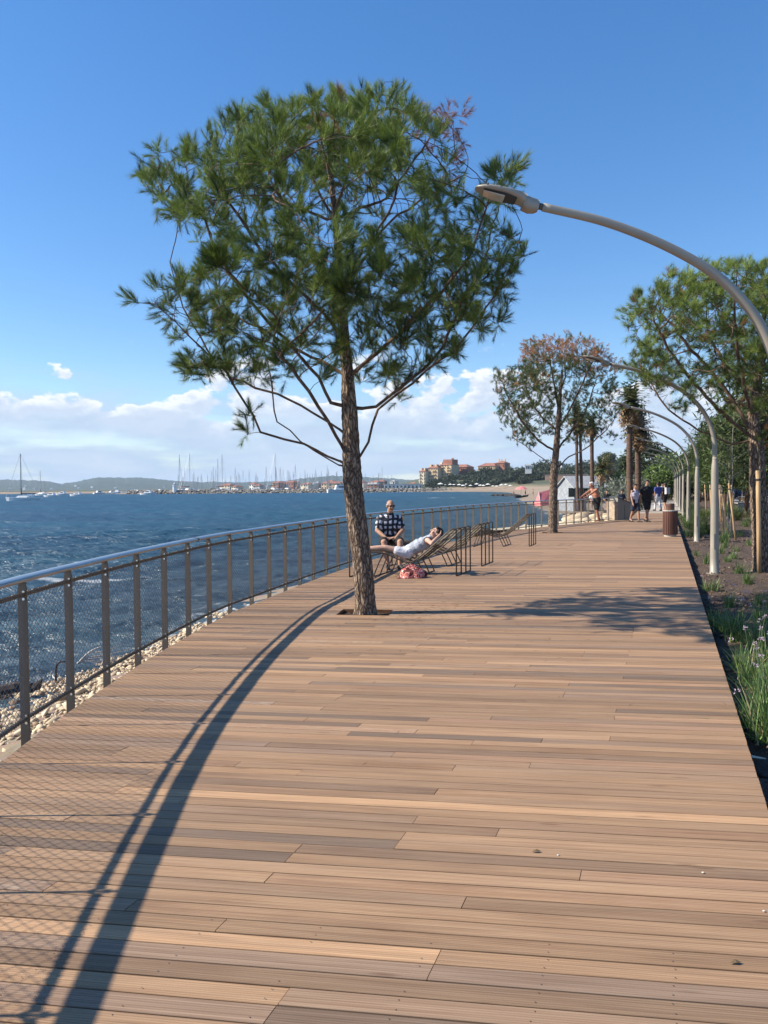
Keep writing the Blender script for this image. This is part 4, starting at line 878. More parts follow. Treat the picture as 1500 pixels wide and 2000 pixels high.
    t0 = far_tree('grey_thicket', 'pale grey thicket of bare twigs left of the twin palm trunks', (19.8, 63, -.3), [(0, 0, 1.6, 1.5, 1.2, 1.2), (1.1, 0, 1.2, 1.1, 1, .9)], None, 1500, .09, GREEN_G, 52, cat='thicket', limbs=[([(0, 0, 0), (.5 * math.cos(a), .4 * math.sin(a), 1.2), (1.3 * math.cos(a), math.sin(a), 2.0 + .6 * math.sin(a * 3))], [.05, .035, .012]) for a in np.linspace(0, 6.28, 22)], bark=M('pale_twig_bark', (.42, .38, .33), rough=.9))
    dup(t0, (22.8, 70, -.3), 2., 'pale grey thicket of bare twigs behind the seated strollers')
    # scrub on the dune and the slope behind the beach
    h0 = far_tree('slope_tree', 'dark tree on the slope behind the beach', (150, 470, 9), [(0, 0, 3.2, 4, 3.6, 2.6), (-3, 0, 2.2, 3, 3, 1.9), (3.1, 0, 2.4, 3, 3, 2)], ([(0, 0, -1), (0, 0, 3)], [.35, .2]), 1500, .42, GREEN_F, 53, group='trees on the slope behind the beach', clump=.5)
    first = True
    for i in range(150):
        y = g.uniform(170, 560); px = g.uniform(905, 1240); x = (px - 750) / 1500 * y; z, d = land_z(x, y)
        if d[0] < 22 or (d[0] < 34 and g.random() < .6) or (px < 1000 and y < 545): continue
        if first: h0.location = (x, y, z[0] - .4); first = False; continue
        dup(h0, (x, y, z[0] - .4), g.uniform(0, 6.28), 'dark tree among those covering the slope behind the beach', scale=g.uniform(.6, 1.3) * (.5 + y / 700))
    bs = far_tree('slope_bush', 'low dark bush among those below the coastal apartment blocks', (45, 500, 4), [(0, 0, 1.0, 2.4, 1.8, 1.2), (1.6, 0, .8, 1.6, 1.4, .9)], None, 700, .3, GREEN_F, 57, cat='bush', group='bushes below the coastal apartment blocks', clump=.4); first = True
    for i in range(90):
        y = g.uniform(455, 552); px = g.uniform(835, 1010); x = (px - 750) / 1500 * y; z, d = land_z(x, y)
        if d[0] < 16: continue
        if first: bs.location = (x, y, z[0] - .3); first = False
        else: dup(bs, (x, y, z[0] - .3), g.uniform(0, 6.28), scale=g.uniform(.7, 1.7))
    far_tree('umbrella_pine', 'lone round pine rising above the slope behind the beach', (125.5, 430, 11), [(0, 0, 6, 4.5, 4, 2.5)], ([(0, 0, -3), (0, 0, 6)], [.4, .25]), 1500, .42, GREEN_F, 54, clump=.5)
    s0_ = far_tree('dune_shrub', 'grey green shrub in front of the pale beach house', (18.2, 62, -.2), [(0, 0, .85, 1.5, .9, .8), (.9, .1, .45, .8, .8, .5)], None, 1700, .07, GREEN_G, 55, cat='shrub', clump=.15)
    for i, (x, y, sc, lb) in enumerate([(19.2, 66, 1.3, 'grey green shrub behind the shirtless man'), (20.8, 69, 1.2, 'grey green shrub right of the pale beach house'), (14.6, 46, .55, 'small green shrub behind the last railing bay'), (15.6, 49.5, .8, 'low green shrub behind the grey cabinet')]): dup(s0_, (x, y, -.3), i * 1.7, lb, scale=sc)
woods()

# ---------------- palms
def palm(name, label, loc, trunks, crowns, seed, dead=.35, frond=1.5):
    g = random.Random(seed); root = thing(name, label, 'palm tree', loc); pb = PALM_BARK
    for pts, r in trunks:
        q = spline(pts, 6); mb = MB(); rr = [r * (1.25 - .3 * i / len(q)) * (1 + .05 * (-1) ** i) for i in range(len(q))]; mb.tube(q, rr, 9); mb.build('trunk', pb, root, smooth=True)
    for (cx, cy, cz) in crowns:
        V, F_, T = [], [], []
        nf = 110
        for i in range(nf):
            az = g.uniform(0, 6.283); el = R(g.uniform(-75, 80)); L = frond * g.uniform(.75, 1.1); dd = el < R(-20) or g.random() < dead * .3
            d0 = Vector((math.cos(az) * math.cos(el), math.sin(az) * math.cos(el), math.sin(el))); p = Vector((cx, cy, cz)); stem = []
            for s in range(6):
                stem.append(p.copy()); p = p + d0 * L / 6; d0 = (d0 + Vector((0, 0, -.12))).normalized()
            tone = g.uniform(.76, .95) if dd else g.uniform(.1, .6); side = d0.cross(Vector((0, 0, 1))); side = side.normalized() if side.length > .05 else Vector((1, 0, 0))
            for s in range(1, 6):                           # fan of leaflets
                for sg in (-1, 1):
                    b = len(V); w = .055; tip = stem[s] + (side * sg * .8 + d0 * .75 + Vector((0, 0, -.15))).normalized() * L * .34 * (1.1 - .1 * s); V += [stem[s] - d0 * w * 1.4, stem[s] + d0 * w * 1.4, tip]; F_.append((b, b + 1, b + 2)); T.append(tone)
            for s in range(5):
                b = len(V); w = side * .012; V += [stem[s] - w, stem[s] + w, stem[s + 1]]; F_.append((b, b + 1, b + 2)); T.append(tone)
        link('crown', new_mesh('crown', V, F_, [PALM_LEAF], attrs={'rnd': ('FACE', T)}), root)
    return root
PALM_BARK = M('palm_bark', (.17, .105, .07), rough=.95, scale=4, col2=(.07, .045, .033), bump=1., bscale=12, stretch=(1, 1, 4))
PALM_LEAF = leafmat('palm_fronds', (.03, .048, .018), (.14, .16, .055), dead=(.22, .135, .065), transl=.2)
def palms():
    p1 = palm('palm_tree', 'taller of the twin palms behind the walking couple, trunk nearer the sea', (14.6, 45.5, -.2), [([(0, 0, 0), (-.05, 0, 2.5), (-.05, 0, 5), (0, 0, 6.4)], .16)], [(0, 0, 6.7), (.1, .1, 6.3)], 61, frond=1.35)
    p2 = palm('palm_tree', 'shorter of the twin palms behind the walking couple, trunk nearer the lamps', (15.5, 47, -.2), [([(0, 0, 0), (.05, 0, 2.5), (0, 0, 5.0)], .17)], [(0, 0, 5.3), (.05, 0, 5.0)], 62, frond=1.3)
    palm('palm_tree', 'slim pair of palm stems seen just right of the brown topped pine', (14.2, 56, -.3), [([(0, 0, 0), (-.12, 0, 2.4), (-.15, 0, 6.6)], .10), ([(.3, .1, 0), (.22, .1, 2.4), (.12, .1, 6.2)], .10)], [(-.15, 0, 6.8), (.12, .1, 6.4)], 63, frond=1.0)
    palm('palm_tree', 'single palm stem rising directly behind the shirtless man', (16.0, 59, -.3), [([(0, 0, 0), (0, 0, 2.4), (-.05, 0, 6.2)], .14)], [(-.05, 0, 6.4)], 64, frond=1.0)
    palm('palm_tree', 'short bushy palm at the roof end of the pale beach house', (21.0, 74, -.3), [([(0, 0, 0), (0, 0, 1.6), (.05, 0, 3.2)], .2)], [(.05, 0, 3.4)], 65, frond=1.5)
    palm('palm_tree', 'small palm left of the dark stone pine', (26.0, 90, -.3), [([(0, 0, 0), (0, 0, 2), (.05, 0, 4.2)], .2)], [(.05, 0, 4.4)], 66, frond=1.5)
palms()
# ================================================================== THINGS
# ---------------- railing along the sea edge
def railing():
    steel = M('grey_painted_steel', (.165, .132, .10), rough=.5, metal=.25, var=.06, scale=3); chrome = M('polished_rail_steel', (.50, .485, .465), rough=.30, metal=.85, var=.06, scale=3)
    bolt_m = M('bolt_steel', (.75, .73, .70), rough=.25, metal=1.); wire = M('mesh_cable', (.30, .28, .27), rough=.4, metal=.6)
    P = resample([p for p in edge if p.y > -3.5], .72); off = []
    for i, p in enumerate(P):
        t = (P[min(i + 1, len(P) - 1)] - P[max(i - 1, 0)]).normalized(); n_ = Vector((-t.y, t.x, 0)); off.append((p + n_ * .17, t, n_))
    root = thing('railing', 'steel mesh railing with a polished handrail curving along the sea edge of the deck', 'railing', off[0][0])
    O = off[0][0]
    RT = 1.0
    sec = [(math.cos(a) * 1.0, math.sin(a) * .42) for a in np.linspace(0, 2 * math.pi, 18, endpoint=False)]
    line = spline([q + Vector((0, 0, RT)) for q, t, n_ in off], 3)
    MB().tube(line, .056, 18, sec=sec, flat=Vector((0, 0, 1))).build('handrail', chrome, root, smooth=True, origin=O)
    for k in range(4, len(line), 24): MB().tube([line[k] - (line[k + 1] - line[k]) * .12, line[k] + (line[k + 1] - line[k]) * .12], .0585, 18, sec=sec, flat=Vector((0, 0, 1))).build('joint_sleeve', steel, root, origin=O) if k + 1 < len(line) else None
    # one post: a flat blade across the line of the rail, with a hooked head
    mb = MB(); w, th = .062, .0115
    mb.prism([(-w / 2, -th / 2), (w / 2, -th / 2), (w / 2, th / 2), (-w / 2, th / 2)], -.42, RT - .055)
    mb.prism([(-w / 2 + .006, -th / 2), (w / 2 - .006, -th / 2), (w / 2 - .006, th / 2), (-w / 2 + .006, th / 2)], RT - .0549, RT - .02)
    mb.box((-.12, 0, -.20), (.19, .03, .10))
    pm = mb.mesh('post', steel)
    mbb = MB(); mbb.tube([(0, -.0155, 0), (0, .0155, 0)], .0095, 8); bm_ = mbb.mesh('bolt', bolt_m, smooth=False)
    ZT, ZB = RT - .105, .05
    for i, (q, t, n_) in enumerate(off):
        a = math.atan2(n_.y, n_.x); o = link('post', pm, root, q - O, a)
        if i < 34:
            for z in (ZT + .018, ZT - .03, ZB + .022, ZB - .026): link('bolt', bm_, o, (-.012, 0, z))
    g = random.Random(4)
    for i in range(len(off) - 1):
        a, b = off[i][0], off[i + 1][0]; t = (b - a).normalized(); A, B = a + t * .012 - O, b - t * .012 - O; n_ = off[i][2]
        for z, nm in ((ZT, 'top_tube'), (ZB, 'bottom_tube')):
            mb = MB(); mb.tube([A + Vector((0, 0, z)), B + Vector((0, 0, z))], .0135, 8)
            L = (B - A).length; turns = int(L / .032); pts = []
            near = i < 40
            if near:
                for k in range(turns * 5 + 1):
                    th_ = k / 5 * 2 * math.pi; pts.append(A + t * (L * k / (turns * 5)) + Vector((0, 0, z)) + (n_ * math.cos(th_) + Vector((0, 0, 1)) * math.sin(th_)) * .0165)
                mb.tube(pts, .0032, 3, cap=False)
            mb.build(nm, steel, root)
        # woven cable net: crossing wires clipped to the bay
        L = (B - A).length; du, dz = .062, .052; m_ = dz / du; h = ZT - ZB; mb = MB(); rw = .0018
        for sg in (1, -1):
            c = -h / m_ + g.uniform(0, du) * 0
            while c < L + h / m_:
                # z = ZB + m (s-c)  or  z = ZT - m (s-c)
                s_a, s_b = max(0, c), min(L, c + h / m_)
                if s_b - s_a > .005:
                    za, zb = (ZB + m_ * (s_a - c), ZB + m_ * (s_b - c)) if sg > 0 else (ZT - m_ * (s_a - c), ZT - m_ * (s_b - c))
                    mb.tube([A + t * s_a + Vector((0, 0, za)), A + t * s_b + Vector((0, 0, zb))], rw, 3, cap=False)
                c += du
        mb.build('mesh_panel', wire, root)
railing()

# ---------------- street lamps
def lamps():
    paint = M('lamp_paint', (.33, .295, .24), rough=.5, metal=.15, var=.07, scale=2.5); under = M('lamp_underside', (.10, .095, .09), rough=.5); lens = M('lamp_lens', (.55, .50, .42), rough=.15); darkm = M('lamp_gasket', (.03, .03, .03), rough=.6)
    root = thing('street_lamp', 'nearest street lamp arching into the frame above the deck', 'street lamp', (0, 0, 0), 0, 'arched street lamps along the planting bed')
    # overhang along local -x
    MB().lathe([(.095, -.02), (.095, .012), (.084, .02), (.080, .3), (.079, .31), (.0735, 1.2), (.068, 1.9), (.066, 2.02), (.060, 2.1), (.051, 2.17), (.0465, 2.24)], 18).build('pole', paint, root, smooth=True)
    fl = MB().lathe([(.15, -.01), (.15, .006), (.10, .0065)], 4 * 5).build('base_flange', paint, root)
    for a in (.8, 2.37, 3.94, 5.51): MB().lathe([(.016, .0062), (.016, .024), (.007, .026), (.007, .045)], 6, c=(.124 * math.cos(a), .124 * math.sin(a), 0)).build('bolt', under, fl)
    MB().lathe([(.0485, 2.185), (.0525, 2.19), (.0525, 2.215), (.0475, 2.22)], 18, cap=False).build('collar', paint, root)
    MB().box((0, -.083, .62), (.09, .006, .30)).build('access_door', paint, root)
    path = spline([(0, 0, 2.22), (-.02, 0, 2.55), (-.10, 0, 2.86), (-.27, 0, 3.17), (-.56, 0, 3.46), (-.97, 0, 3.70), (-1.47, 0, 3.90), (-2.0, 0, 4.03)], 8)
    MB().tube(path, list(np.linspace(.0455, .034, len(path))), 14).build('arm', paint, root, smooth=True)
    e = Vector((-2.0, 0, 4.03)); dr = Vector((-1, 0, .235)).normalized()
    MB().tube([e, e + dr * .035], .027, 12).build('spigot', under, root, smooth=True)
    # head: knuckle + flat cobra housing, built along local x then tilted
    rot = Matrix.Rotation(math.atan2(dr.z, -dr.x), 3, 'Y')
    def loft(secs):
        """sections (x, half width, z bottom, z top) -> rounded hull"""
        vs, fs = [], []; n = 12
        for x, w, zb, zt in secs:
            for j in range(n):
                a = 2 * math.pi * j / n; cx, cz = math.cos(a), math.sin(a); cx = math.copysign(abs(cx) ** .6, cx); cz = math.copysign(abs(cz) ** .6, cz)
                vs.append(e + rot @ Vector((x, w * cx, (zb + zt) / 2 + (zt - zb) / 2 * cz)))
        for i in range(len(secs) - 1):
            for j in range(n): fs.append((i * n + j, i * n + (j + 1) % n, (i + 1) * n + (j + 1) % n, (i + 1) * n + j))
        fs.append(tuple(range(n))); fs.append(tuple((len(secs) - 1) * n + j for j in range(n))[::-1]); return vs, fs
    h = MB().add(*loft([(-.035, .05, -.045, .035), (-.06, .055, -.062, .045), (-.11, .068, -.070, .048), (-.17, .075, -.055, .050)])).build('knuckle', paint, root, smooth=True)
    hd = MB().add(*loft([(-.15, .078, -.035, .058), (-.20, .10, -.008, .062), (-.30, .118, .004, .060), (-.42, .120, .010, .056), (-.51, .098, .014, .048), (-.56, .060, .018, .040), (-.58, .03, .022, .034)])).build('lamp_head', paint, root, smooth=True)
    MB().add(*loft([(-.23, .08, -.010, .008), (-.34, .10, -.005, .012), (-.51, .08, .004, .018)])).build('gasket', darkm, hd, smooth=True)
    MB().add(*loft([(-.33, .08, -.016, .0), (-.43, .085, -.012, .0), (-.51, .065, -.003, .010)])).build('lens', lens, hd, smooth=True)
    m = MB()
    for x in (-.25, -.38, -.49):
        m.ell(e + rot @ Vector((x, -.118 + abs(x + .45) * .12, .04)), (.010, .008, .010), 8, 5)
    m.build('screw', under, hd)
    lab = ['second street lamp, tapered pole standing beside the planted grass clumps', 'third street lamp of the row, its pole beside the pale tree stakes', 'fourth street lamp of the row, just behind the third', 'fifth street lamp of the row', 'sixth street lamp of the row', 'far street lamp of the row, arch seen before the dark pine', 'far street lamp of the row', 'far street lamp of the row', 'far street lamp of the row', 'far street lamp of the row']
    yaw = 0
    ss = [2.75, 11.9, 20.6, 29.6, 38.8, 48, 57.5, 67, 76.5, 86, 96]
    for i, s in enumerate(ss):
        p = prom(s, .42, BED)
        if i == 0: root.location = (3.335, 6.45, BED)
        else: dup(root, p, yaw, lab[min(i - 1, len(lab) - 1)])
    return root
LAMP = lamps()

# ---------------- wire loungers
def loungers():
    rod = M('lounger_rod_metal', (.115, .092, .064), rough=.45, metal=.35, var=.1); thin = rod
    prof = [(0, .0), (0, .435), (.03, .46), (.42, .445), (.62, .415), (.80, .345), (.95, .275), (1.03, .255), (1.12, .27), (1.26, .365), (1.50, .565), (1.78, .81), (1.86, .845), (1.90, .835), (1.90, 0)]
    surf = prof[2:13]; crossv = Vector((.365, .931, 0)); 
    def at(s):      # point of the lying surface at fraction s
        P = [Vector((x, 0, z)) for x, z in surf]; L = [(b - a).length for a, b in zip(P, P[1:])]; d = s * sum(L)
        for a, b, l in zip(P, P[1:], L):
            if d <= l: return a.lerp(b, d / l)
            d -= l
        return P[-1]
    root = thing('sun_lounger', 'wire sun lounger on which the woman in grey reclines', 'sun lounger', (0, 0, 0), 0, 'wire sun loungers on the deck')
    W = .95
    for k in range(4):
        o = crossv * (W * k / 3); r = .013
        pts = [Vector((x, 0, z)) + o for x, z in prof]; pts = [pts[0], pts[1]] + spline(pts[2:13], 3) + pts[13:]
        MB().tube(pts, r, 6).build('side_rod' if k in (0, 3) else 'long_rod', rod, root, smooth=True)
        MB().tube([Vector((.42, 0, 0)) + o, Vector((.52, 0, .25)) + o, Vector((.60, 0, .405)) + o], r * .9, 6).build('front_strut', rod, root)
        MB().tube([Vector((1.10, 0, .27)) + o, Vector((1.17, 0, .12)) + o, Vector((1.22, 0, 0)) + o], r * .9, 6).build('rear_strut', rod, root)
    for k in range(3):
        for q in (1, 2):
            o = crossv * (W * (k + q / 3) / 3); MB().tube([p + o for p in spline([Vector((x, 0, z)) for x, z in surf], 2)], .004, 4).build('long_wire', rod, root)
    for i in range(12):
        p = at(i / 11) + Vector((0, 0, -.004)); MB().tube([p, p + crossv * W], .005, 5).build('cross_rod', rod, root)
    for x in (0.0, 1.90, .42, 1.22): MB().tube([Vector((x, 0, .012)), Vector((x, 0, .012)) + crossv * W], .010, 5).build('foot_bar', rod, root)
    root.location = (-.62, 13.62, 0.0)
    dup(root, (-.60 + .64, 13.62 + 1.66, 0), 0, 'wire sun lounger whose foot end carries the seated man')
    dup(root, (1.92, 20.2, 0), 0, 'empty wire sun lounger near the brown topped pine')
loungers()

# ---------------- litter bin
def bin_():
    p = Vector((8.84, 23.7, 0)); slat = M('bin_slat_wood', (.125, .048, .030), rough=.55, var=.25, scale=3, stretch=(8, 8, .6)); met = M('bin_brown_metal', (.12, .055, .035), rough=.5); conc = M('bin_concrete', (.45, .42, .37), rough=.9)
    root = thing('litter_bin', 'round brown slatted litter bin with a raised hood at the deck edge', 'litter bin', p); root.scale = (.92, .92, .96)
    MB().lathe([(.20, 0), (.20, .07)], 20).build('base', conc, root, smooth=False)
    MB().lathe([(.205, .07), (.205, .80)], 20).build('liner', met, root)
    mb = MB()
    for k in range(22):
        a = 2 * math.pi * k / 22; mb = MB(); mb.box((0, 0, .44), (.022, .052, .74)); o = mb.build('slat', slat, root, loc=(.226 * math.cos(a), .226 * math.sin(a), 0)); o.rotation_euler = (0, 0, a)
    MB().lathe([(.205, .815), (.245, .815), (.245, .845), (.16, .85)], 22).build('rim', conc, root)
    MB().lathe([(.135, .846), (.135, 1.04), (.12, 1.065), (.0, 1.07)], 18, cap=False).build('hood', met, root, smooth=False)
bin_()

# ---------------- grey cabinet ending the railing
def cabinet():
    mt = M('grey_cabinet_metal', (.245, .24, .205), rough=.5, var=.06, scale=2); st = M('cabinet_stone_side', (.47, .37, .27), rough=.85); dk = M('cabinet_lid', (.10, .10, .095), rough=.5)
    root = thing('grey_cabinet', 'grey metal cabinet with sloping dark lid closing the end of the railing', 'cabinet', (10.72, 35.2, 0), R(12))
    w, d = .68, .7
    mb = MB(); mb.add([(0, 0, 0), (w, 0, 0), (w, d, 0), (0, d, 0), (0, 0, 1.02), (w, 0, .74), (w, d, .74), (0, d, 1.02)], [(3, 2, 1, 0), (4, 5, 6, 7), (0, 1, 5, 4), (1, 2, 6, 5), (2, 3, 7, 6), (3, 0, 4, 7)]); mb.build('body', mt, root)
    mb = MB(); mb.add([(-.03, -.03, 1.034), (w + .03, -.03, .734), (w + .03, d + .03, .734), (-.03, d + .03, 1.034), (-.03, -.03, 1.07), (w + .03, -.03, .77), (w + .03, d + .03, .77), (-.03, d + .03, 1.07)], [(3, 2, 1, 0), (4, 5, 6, 7), (0, 1, 5, 4), (1, 2, 6, 5), (2, 3, 7, 6), (3, 0, 4, 7)]); mb.build('lid', dk, root)
    MB().box((-.085, .35, .42), (.165, .72, .84)).build('stone_side', st, root)
    MB().box((w / 2, -.006, .36), (.012, .01, .66)).build('door_gap', dk, root)
cabinet()

# ---------------- tulbaghia clumps and other bed plants
LEAF_BLADE = leafmat('strap_leaves', (.045, .095, .030), (.21, .32, .095), dead=(.36, .29, .17), transl=.3, rough=.45)
LILAC = leafmat('lilac_petals', (.46, .33, .44), (.74, .60, .70), transl=.3); STEM = M('flower_stem', (.12, .17, .07), rough=.6)
def clump_mesh(seed, n=70, h=.34, flowers=5):
    g = random.Random(seed); V, F_, T = [], [], []
    for i in range(n):
        az = g.uniform(0, 6.283); lean = abs(g.gauss(0, .42)) + .05; L = h * g.uniform(.55, 1.2); w = g.uniform(.0035, .0065); p = Vector((g.gauss(0, .045), g.gauss(0, .045), -.02)); d = Vector((math.cos(az) * math.sin(lean), math.sin(az) * math.sin(lean), math.cos(lean))); sd_ = Vector((-math.sin(az), math.cos(az), 0)); t = g.uniform(.75, 1) if g.random() < .08 else g.random() * .62; b = len(V); ns = 4
        for s in range(ns + 1):
            ww = w * (1 - (s / ns) ** 2 * .9); V += [p - sd_ * ww, p + sd_ * ww]; p = p + d * L / ns; d = (d + Vector((math.cos(az), math.sin(az), -.4)) * .10 * (1 + lean)).normalized()
        for s in range(ns): F_.append((b + 2 * s, b + 2 * s + 1, b + 2 * s + 3, b + 2 * s + 2)); T.append(t)
    leaf = new_mesh('leaves', V, F_, [LEAF_BLADE], attrs={'rnd': ('FACE', T)})
    st, fl = MB(), ([], [], [])
    for i in range(flowers):
        az = g.uniform(0, 6.283); r = g.uniform(.03, .16); top = Vector((math.cos(az) * r, math.sin(az) * r, h * g.uniform(1.15, 1.75))); st.tube([(top.x * .2, top.y * .2, 0), (top.x * .5, top.y * .5, top.z * .55), top], .0022, 4)
        for k in range(13):
            d = Vector((g.gauss(0, 1), g.gauss(0, 1), g.gauss(.35, .8))).normalized(); c = top + d * .017
            for m_ in range(3):
                e = Vector((g.gauss(0, 1), g.gauss(0, 1), g.gauss(0, 1))).normalized(); b = len(fl[0]); q = d.cross(e).normalized() * .0042; fl[0].extend([c - q, c + q, c + (d * .6 + e * .8) * .011]); fl[1].append((b, b + 1, b + 2)); fl[2].append(g.random() * .6)
    return leaf, (st.mesh('flower_stem', STEM) if flowers else None), (new_mesh('flower', *fl[:2], [LILAC], attrs={'rnd': ('FACE', fl[2])}) if flowers else None)
def bed_plants():
    g = random.Random(12)
    kinds = [clump_mesh(1, 130, .36, 3), clump_mesh(2, 100, .32, 1), clump_mesh(3, 80, .26, 0), clump_mesh(4, 150, .40, 4), clump_mesh(5, 55, .2, 1)]
    def put(k, p, sc, lab, grp=None, hz=0):
        root = thing('flower_clump', lab, 'plant', p, g.uniform(0, 6.28), grp); root.scale = (sc,) * 3
        for nm, me in zip(('leaves', 'flower_stem', 'flower'), kinds[k]):
            if me is not None: link(nm, me, root)
    spec = [(1500, 1440, 3, 1.25, 'nearest strap leaved clump, cut off by the right frame edge'), (1470, 1335, 0, 1.15, 'full green clump of strap leaves just behind the nearest one'), (1440, 1250, 3, 1.15, 'tall clump bearing the pale lilac flower heads'), (1478, 1262, 0, 1.1, 'flowering clump right of the tall lilac one'), (1411, 1232, 1, 1.0, 'clump beside the deck edge within the tree shadow'), (1394, 1222, 1, .85, 'small clump touching the deck edge within the tree shadow'), (1424, 1185, 1, .9, 'clump behind the shaded soil patch'),
            (1379, 1152, 4, 1.1, 'little clump at the deck edge before the second lamp'), (1397, 1152, 2, .95, 'leafy clump right at the foot of the second lamp'), (1421, 1098, 2, 1.0, 'green clump right of the second lamp pole'), (1444, 1120, 1, 1.0, 'clump between the second lamp and the near stake'), (1462, 1140, 0, .9, 'flowering clump left of the near stake foot'), (1484, 1180, 2, 1.05, 'dark clump at the right frame edge near the stake'), (1360, 1085, 2, .8, 'low clump at the deck edge near the litter bin')]
    spec += [(1493, 1385, 3, 1.1, 'broad clump behind the nearest one at the right frame edge'), (1502, 1310, 0, 1.1, 'clump at the right frame edge beside the lilac flower heads'), (1452, 1300, 4, 1.3, 'low young clump at the foot of the tall lilac one'), (1486, 1215, 1, 1.0, 'clump at the right frame edge behind the lilac flower heads'), (1466, 1410, 4, 1.2, 'small sprouting clump left of the nearest one')]
    for px, py, k, sc, lab in spec: put(k, G(px, py, BED + .01), sc * .84, lab)
    for i in range(60):
        s = g.uniform(12.5, 55); o = g.choice((.18, .95, 1.0, 1.7, 2.5)) + g.uniform(-.12, .25); put(g.choice((0, 1, 2, 2, 4)), prom(s, o, BED + .02), g.uniform(.75, 1.2), 'strap leaved clump %s between the %s street lamps' % ('at the deck edge' if o < .7 else 'in the middle of the bed' if o < 1.5 else 'at the back of the bed', 'second and third' if s < 20.6 else 'third and fourth' if s < 29.6 else 'fourth and fifth' if s < 38.8 else 'fifth and later'), 'strap leaved clumps farther along the bed')
    # silvery shrubs between the stakes and beyond
    def shrub(name, lab, p, w, h, n, mat, seed, size=.03, cat='shrub', grp=None):
        gg = np.random.default_rng(seed); root = thing(name, lab, cat, p, 0, grp)
        V, F_, T = [], [], []
        nst = n // 14
        for i in range(nst):
            az = gg.uniform(0, 6.28); r = w * math.sqrt(gg.random()); tip = Vector((math.cos(az) * r, math.sin(az) * r, h * gg.uniform(.5, 1.05) * (1.1 - .5 * (r / w) ** 2))); b0 = Vector((tip.x * .35, tip.y * .35, 0))
            for k in range(14):
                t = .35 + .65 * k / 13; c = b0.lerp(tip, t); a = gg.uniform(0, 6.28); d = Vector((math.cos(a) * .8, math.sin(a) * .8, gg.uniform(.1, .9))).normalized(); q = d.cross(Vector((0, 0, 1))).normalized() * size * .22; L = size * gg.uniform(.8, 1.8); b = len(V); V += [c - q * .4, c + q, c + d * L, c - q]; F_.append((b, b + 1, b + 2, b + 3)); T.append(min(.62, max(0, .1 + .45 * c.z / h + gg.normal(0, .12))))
            bb = len(V); V += [b0 + Vector((.004, 0, 0)), b0 - Vector((.004, 0, 0)), tip]; F_.append((bb, bb + 1, bb + 2, bb + 2)[:3]); T.append(.2)
        link('foliage', new_mesh('foliage', V, F_, [mat], attrs={'rnd': ('FACE', T)}), root); return root
    shrub('silver_shrub', 'silvery shrub with narrow leaves left of the near stake', prom(12.6, 2.15, BED), .62, .85, 4200, GREEN_G, 71)
    shrub('silver_shrub', 'silvery shrub at the right frame edge behind the near stake', prom(11.8, 2.95, BED), .6, .9, 3600, GREEN_G, 72)
    shrub('silver_shrub', 'silvery shrub behind the leaning pair of stakes', prom(19, 2.2, BED), .6, .8, 2600, GREEN_G, 73)
    gsh = shrub('green_shrub', 'low green shrub behind the litter bin', prom(22.6, .5, BED), .38, .45, 1800, GREEN_B, 74, size=.035, grp='low green shrubs along the lamp row')
    for i, (s, o, sc) in enumerate([(25, .95, 1.2), (27.5, .4, 1), (31, .9, 1.3), (34, .5, 1.1), (37.5, 1.2, 1.4), (41, .7, 1.2), (45, 1.1, 1.4), (50, .8, 1.4), (55, 1.2, 1.5), (61, .9, 1.5), (24, 2.8, 1.3), (29, 3.0, 1.5), (35, 2.6, 1.6), (42, 2.8, 1.6)]): dup(gsh, prom(s, o, BED), i * 2.1, 'low green shrub among those along the lamp row', scale=sc)
    # stray dry blades and a paper scrap on the soil
    mb = MB(); sc = G(1456, 1476, BED + .03); mb.add([(sc.x - .10, sc.y + .01, sc.z), (sc.x + .12, sc.y - .02, sc.z - .015), (sc.x + .12, sc.y - .008, sc.z - .012), (sc.x - .02, sc.y + .016, sc.z + .012)], [(0, 1, 2, 3)]); tag(mb.build('dry_leaf', M('dry_blade', (.55, .50, .38), rough=.8), origin=sc, loc=sc), 'dry pale blade lying across the dark soil', 'dry leaf')
bed_plants()

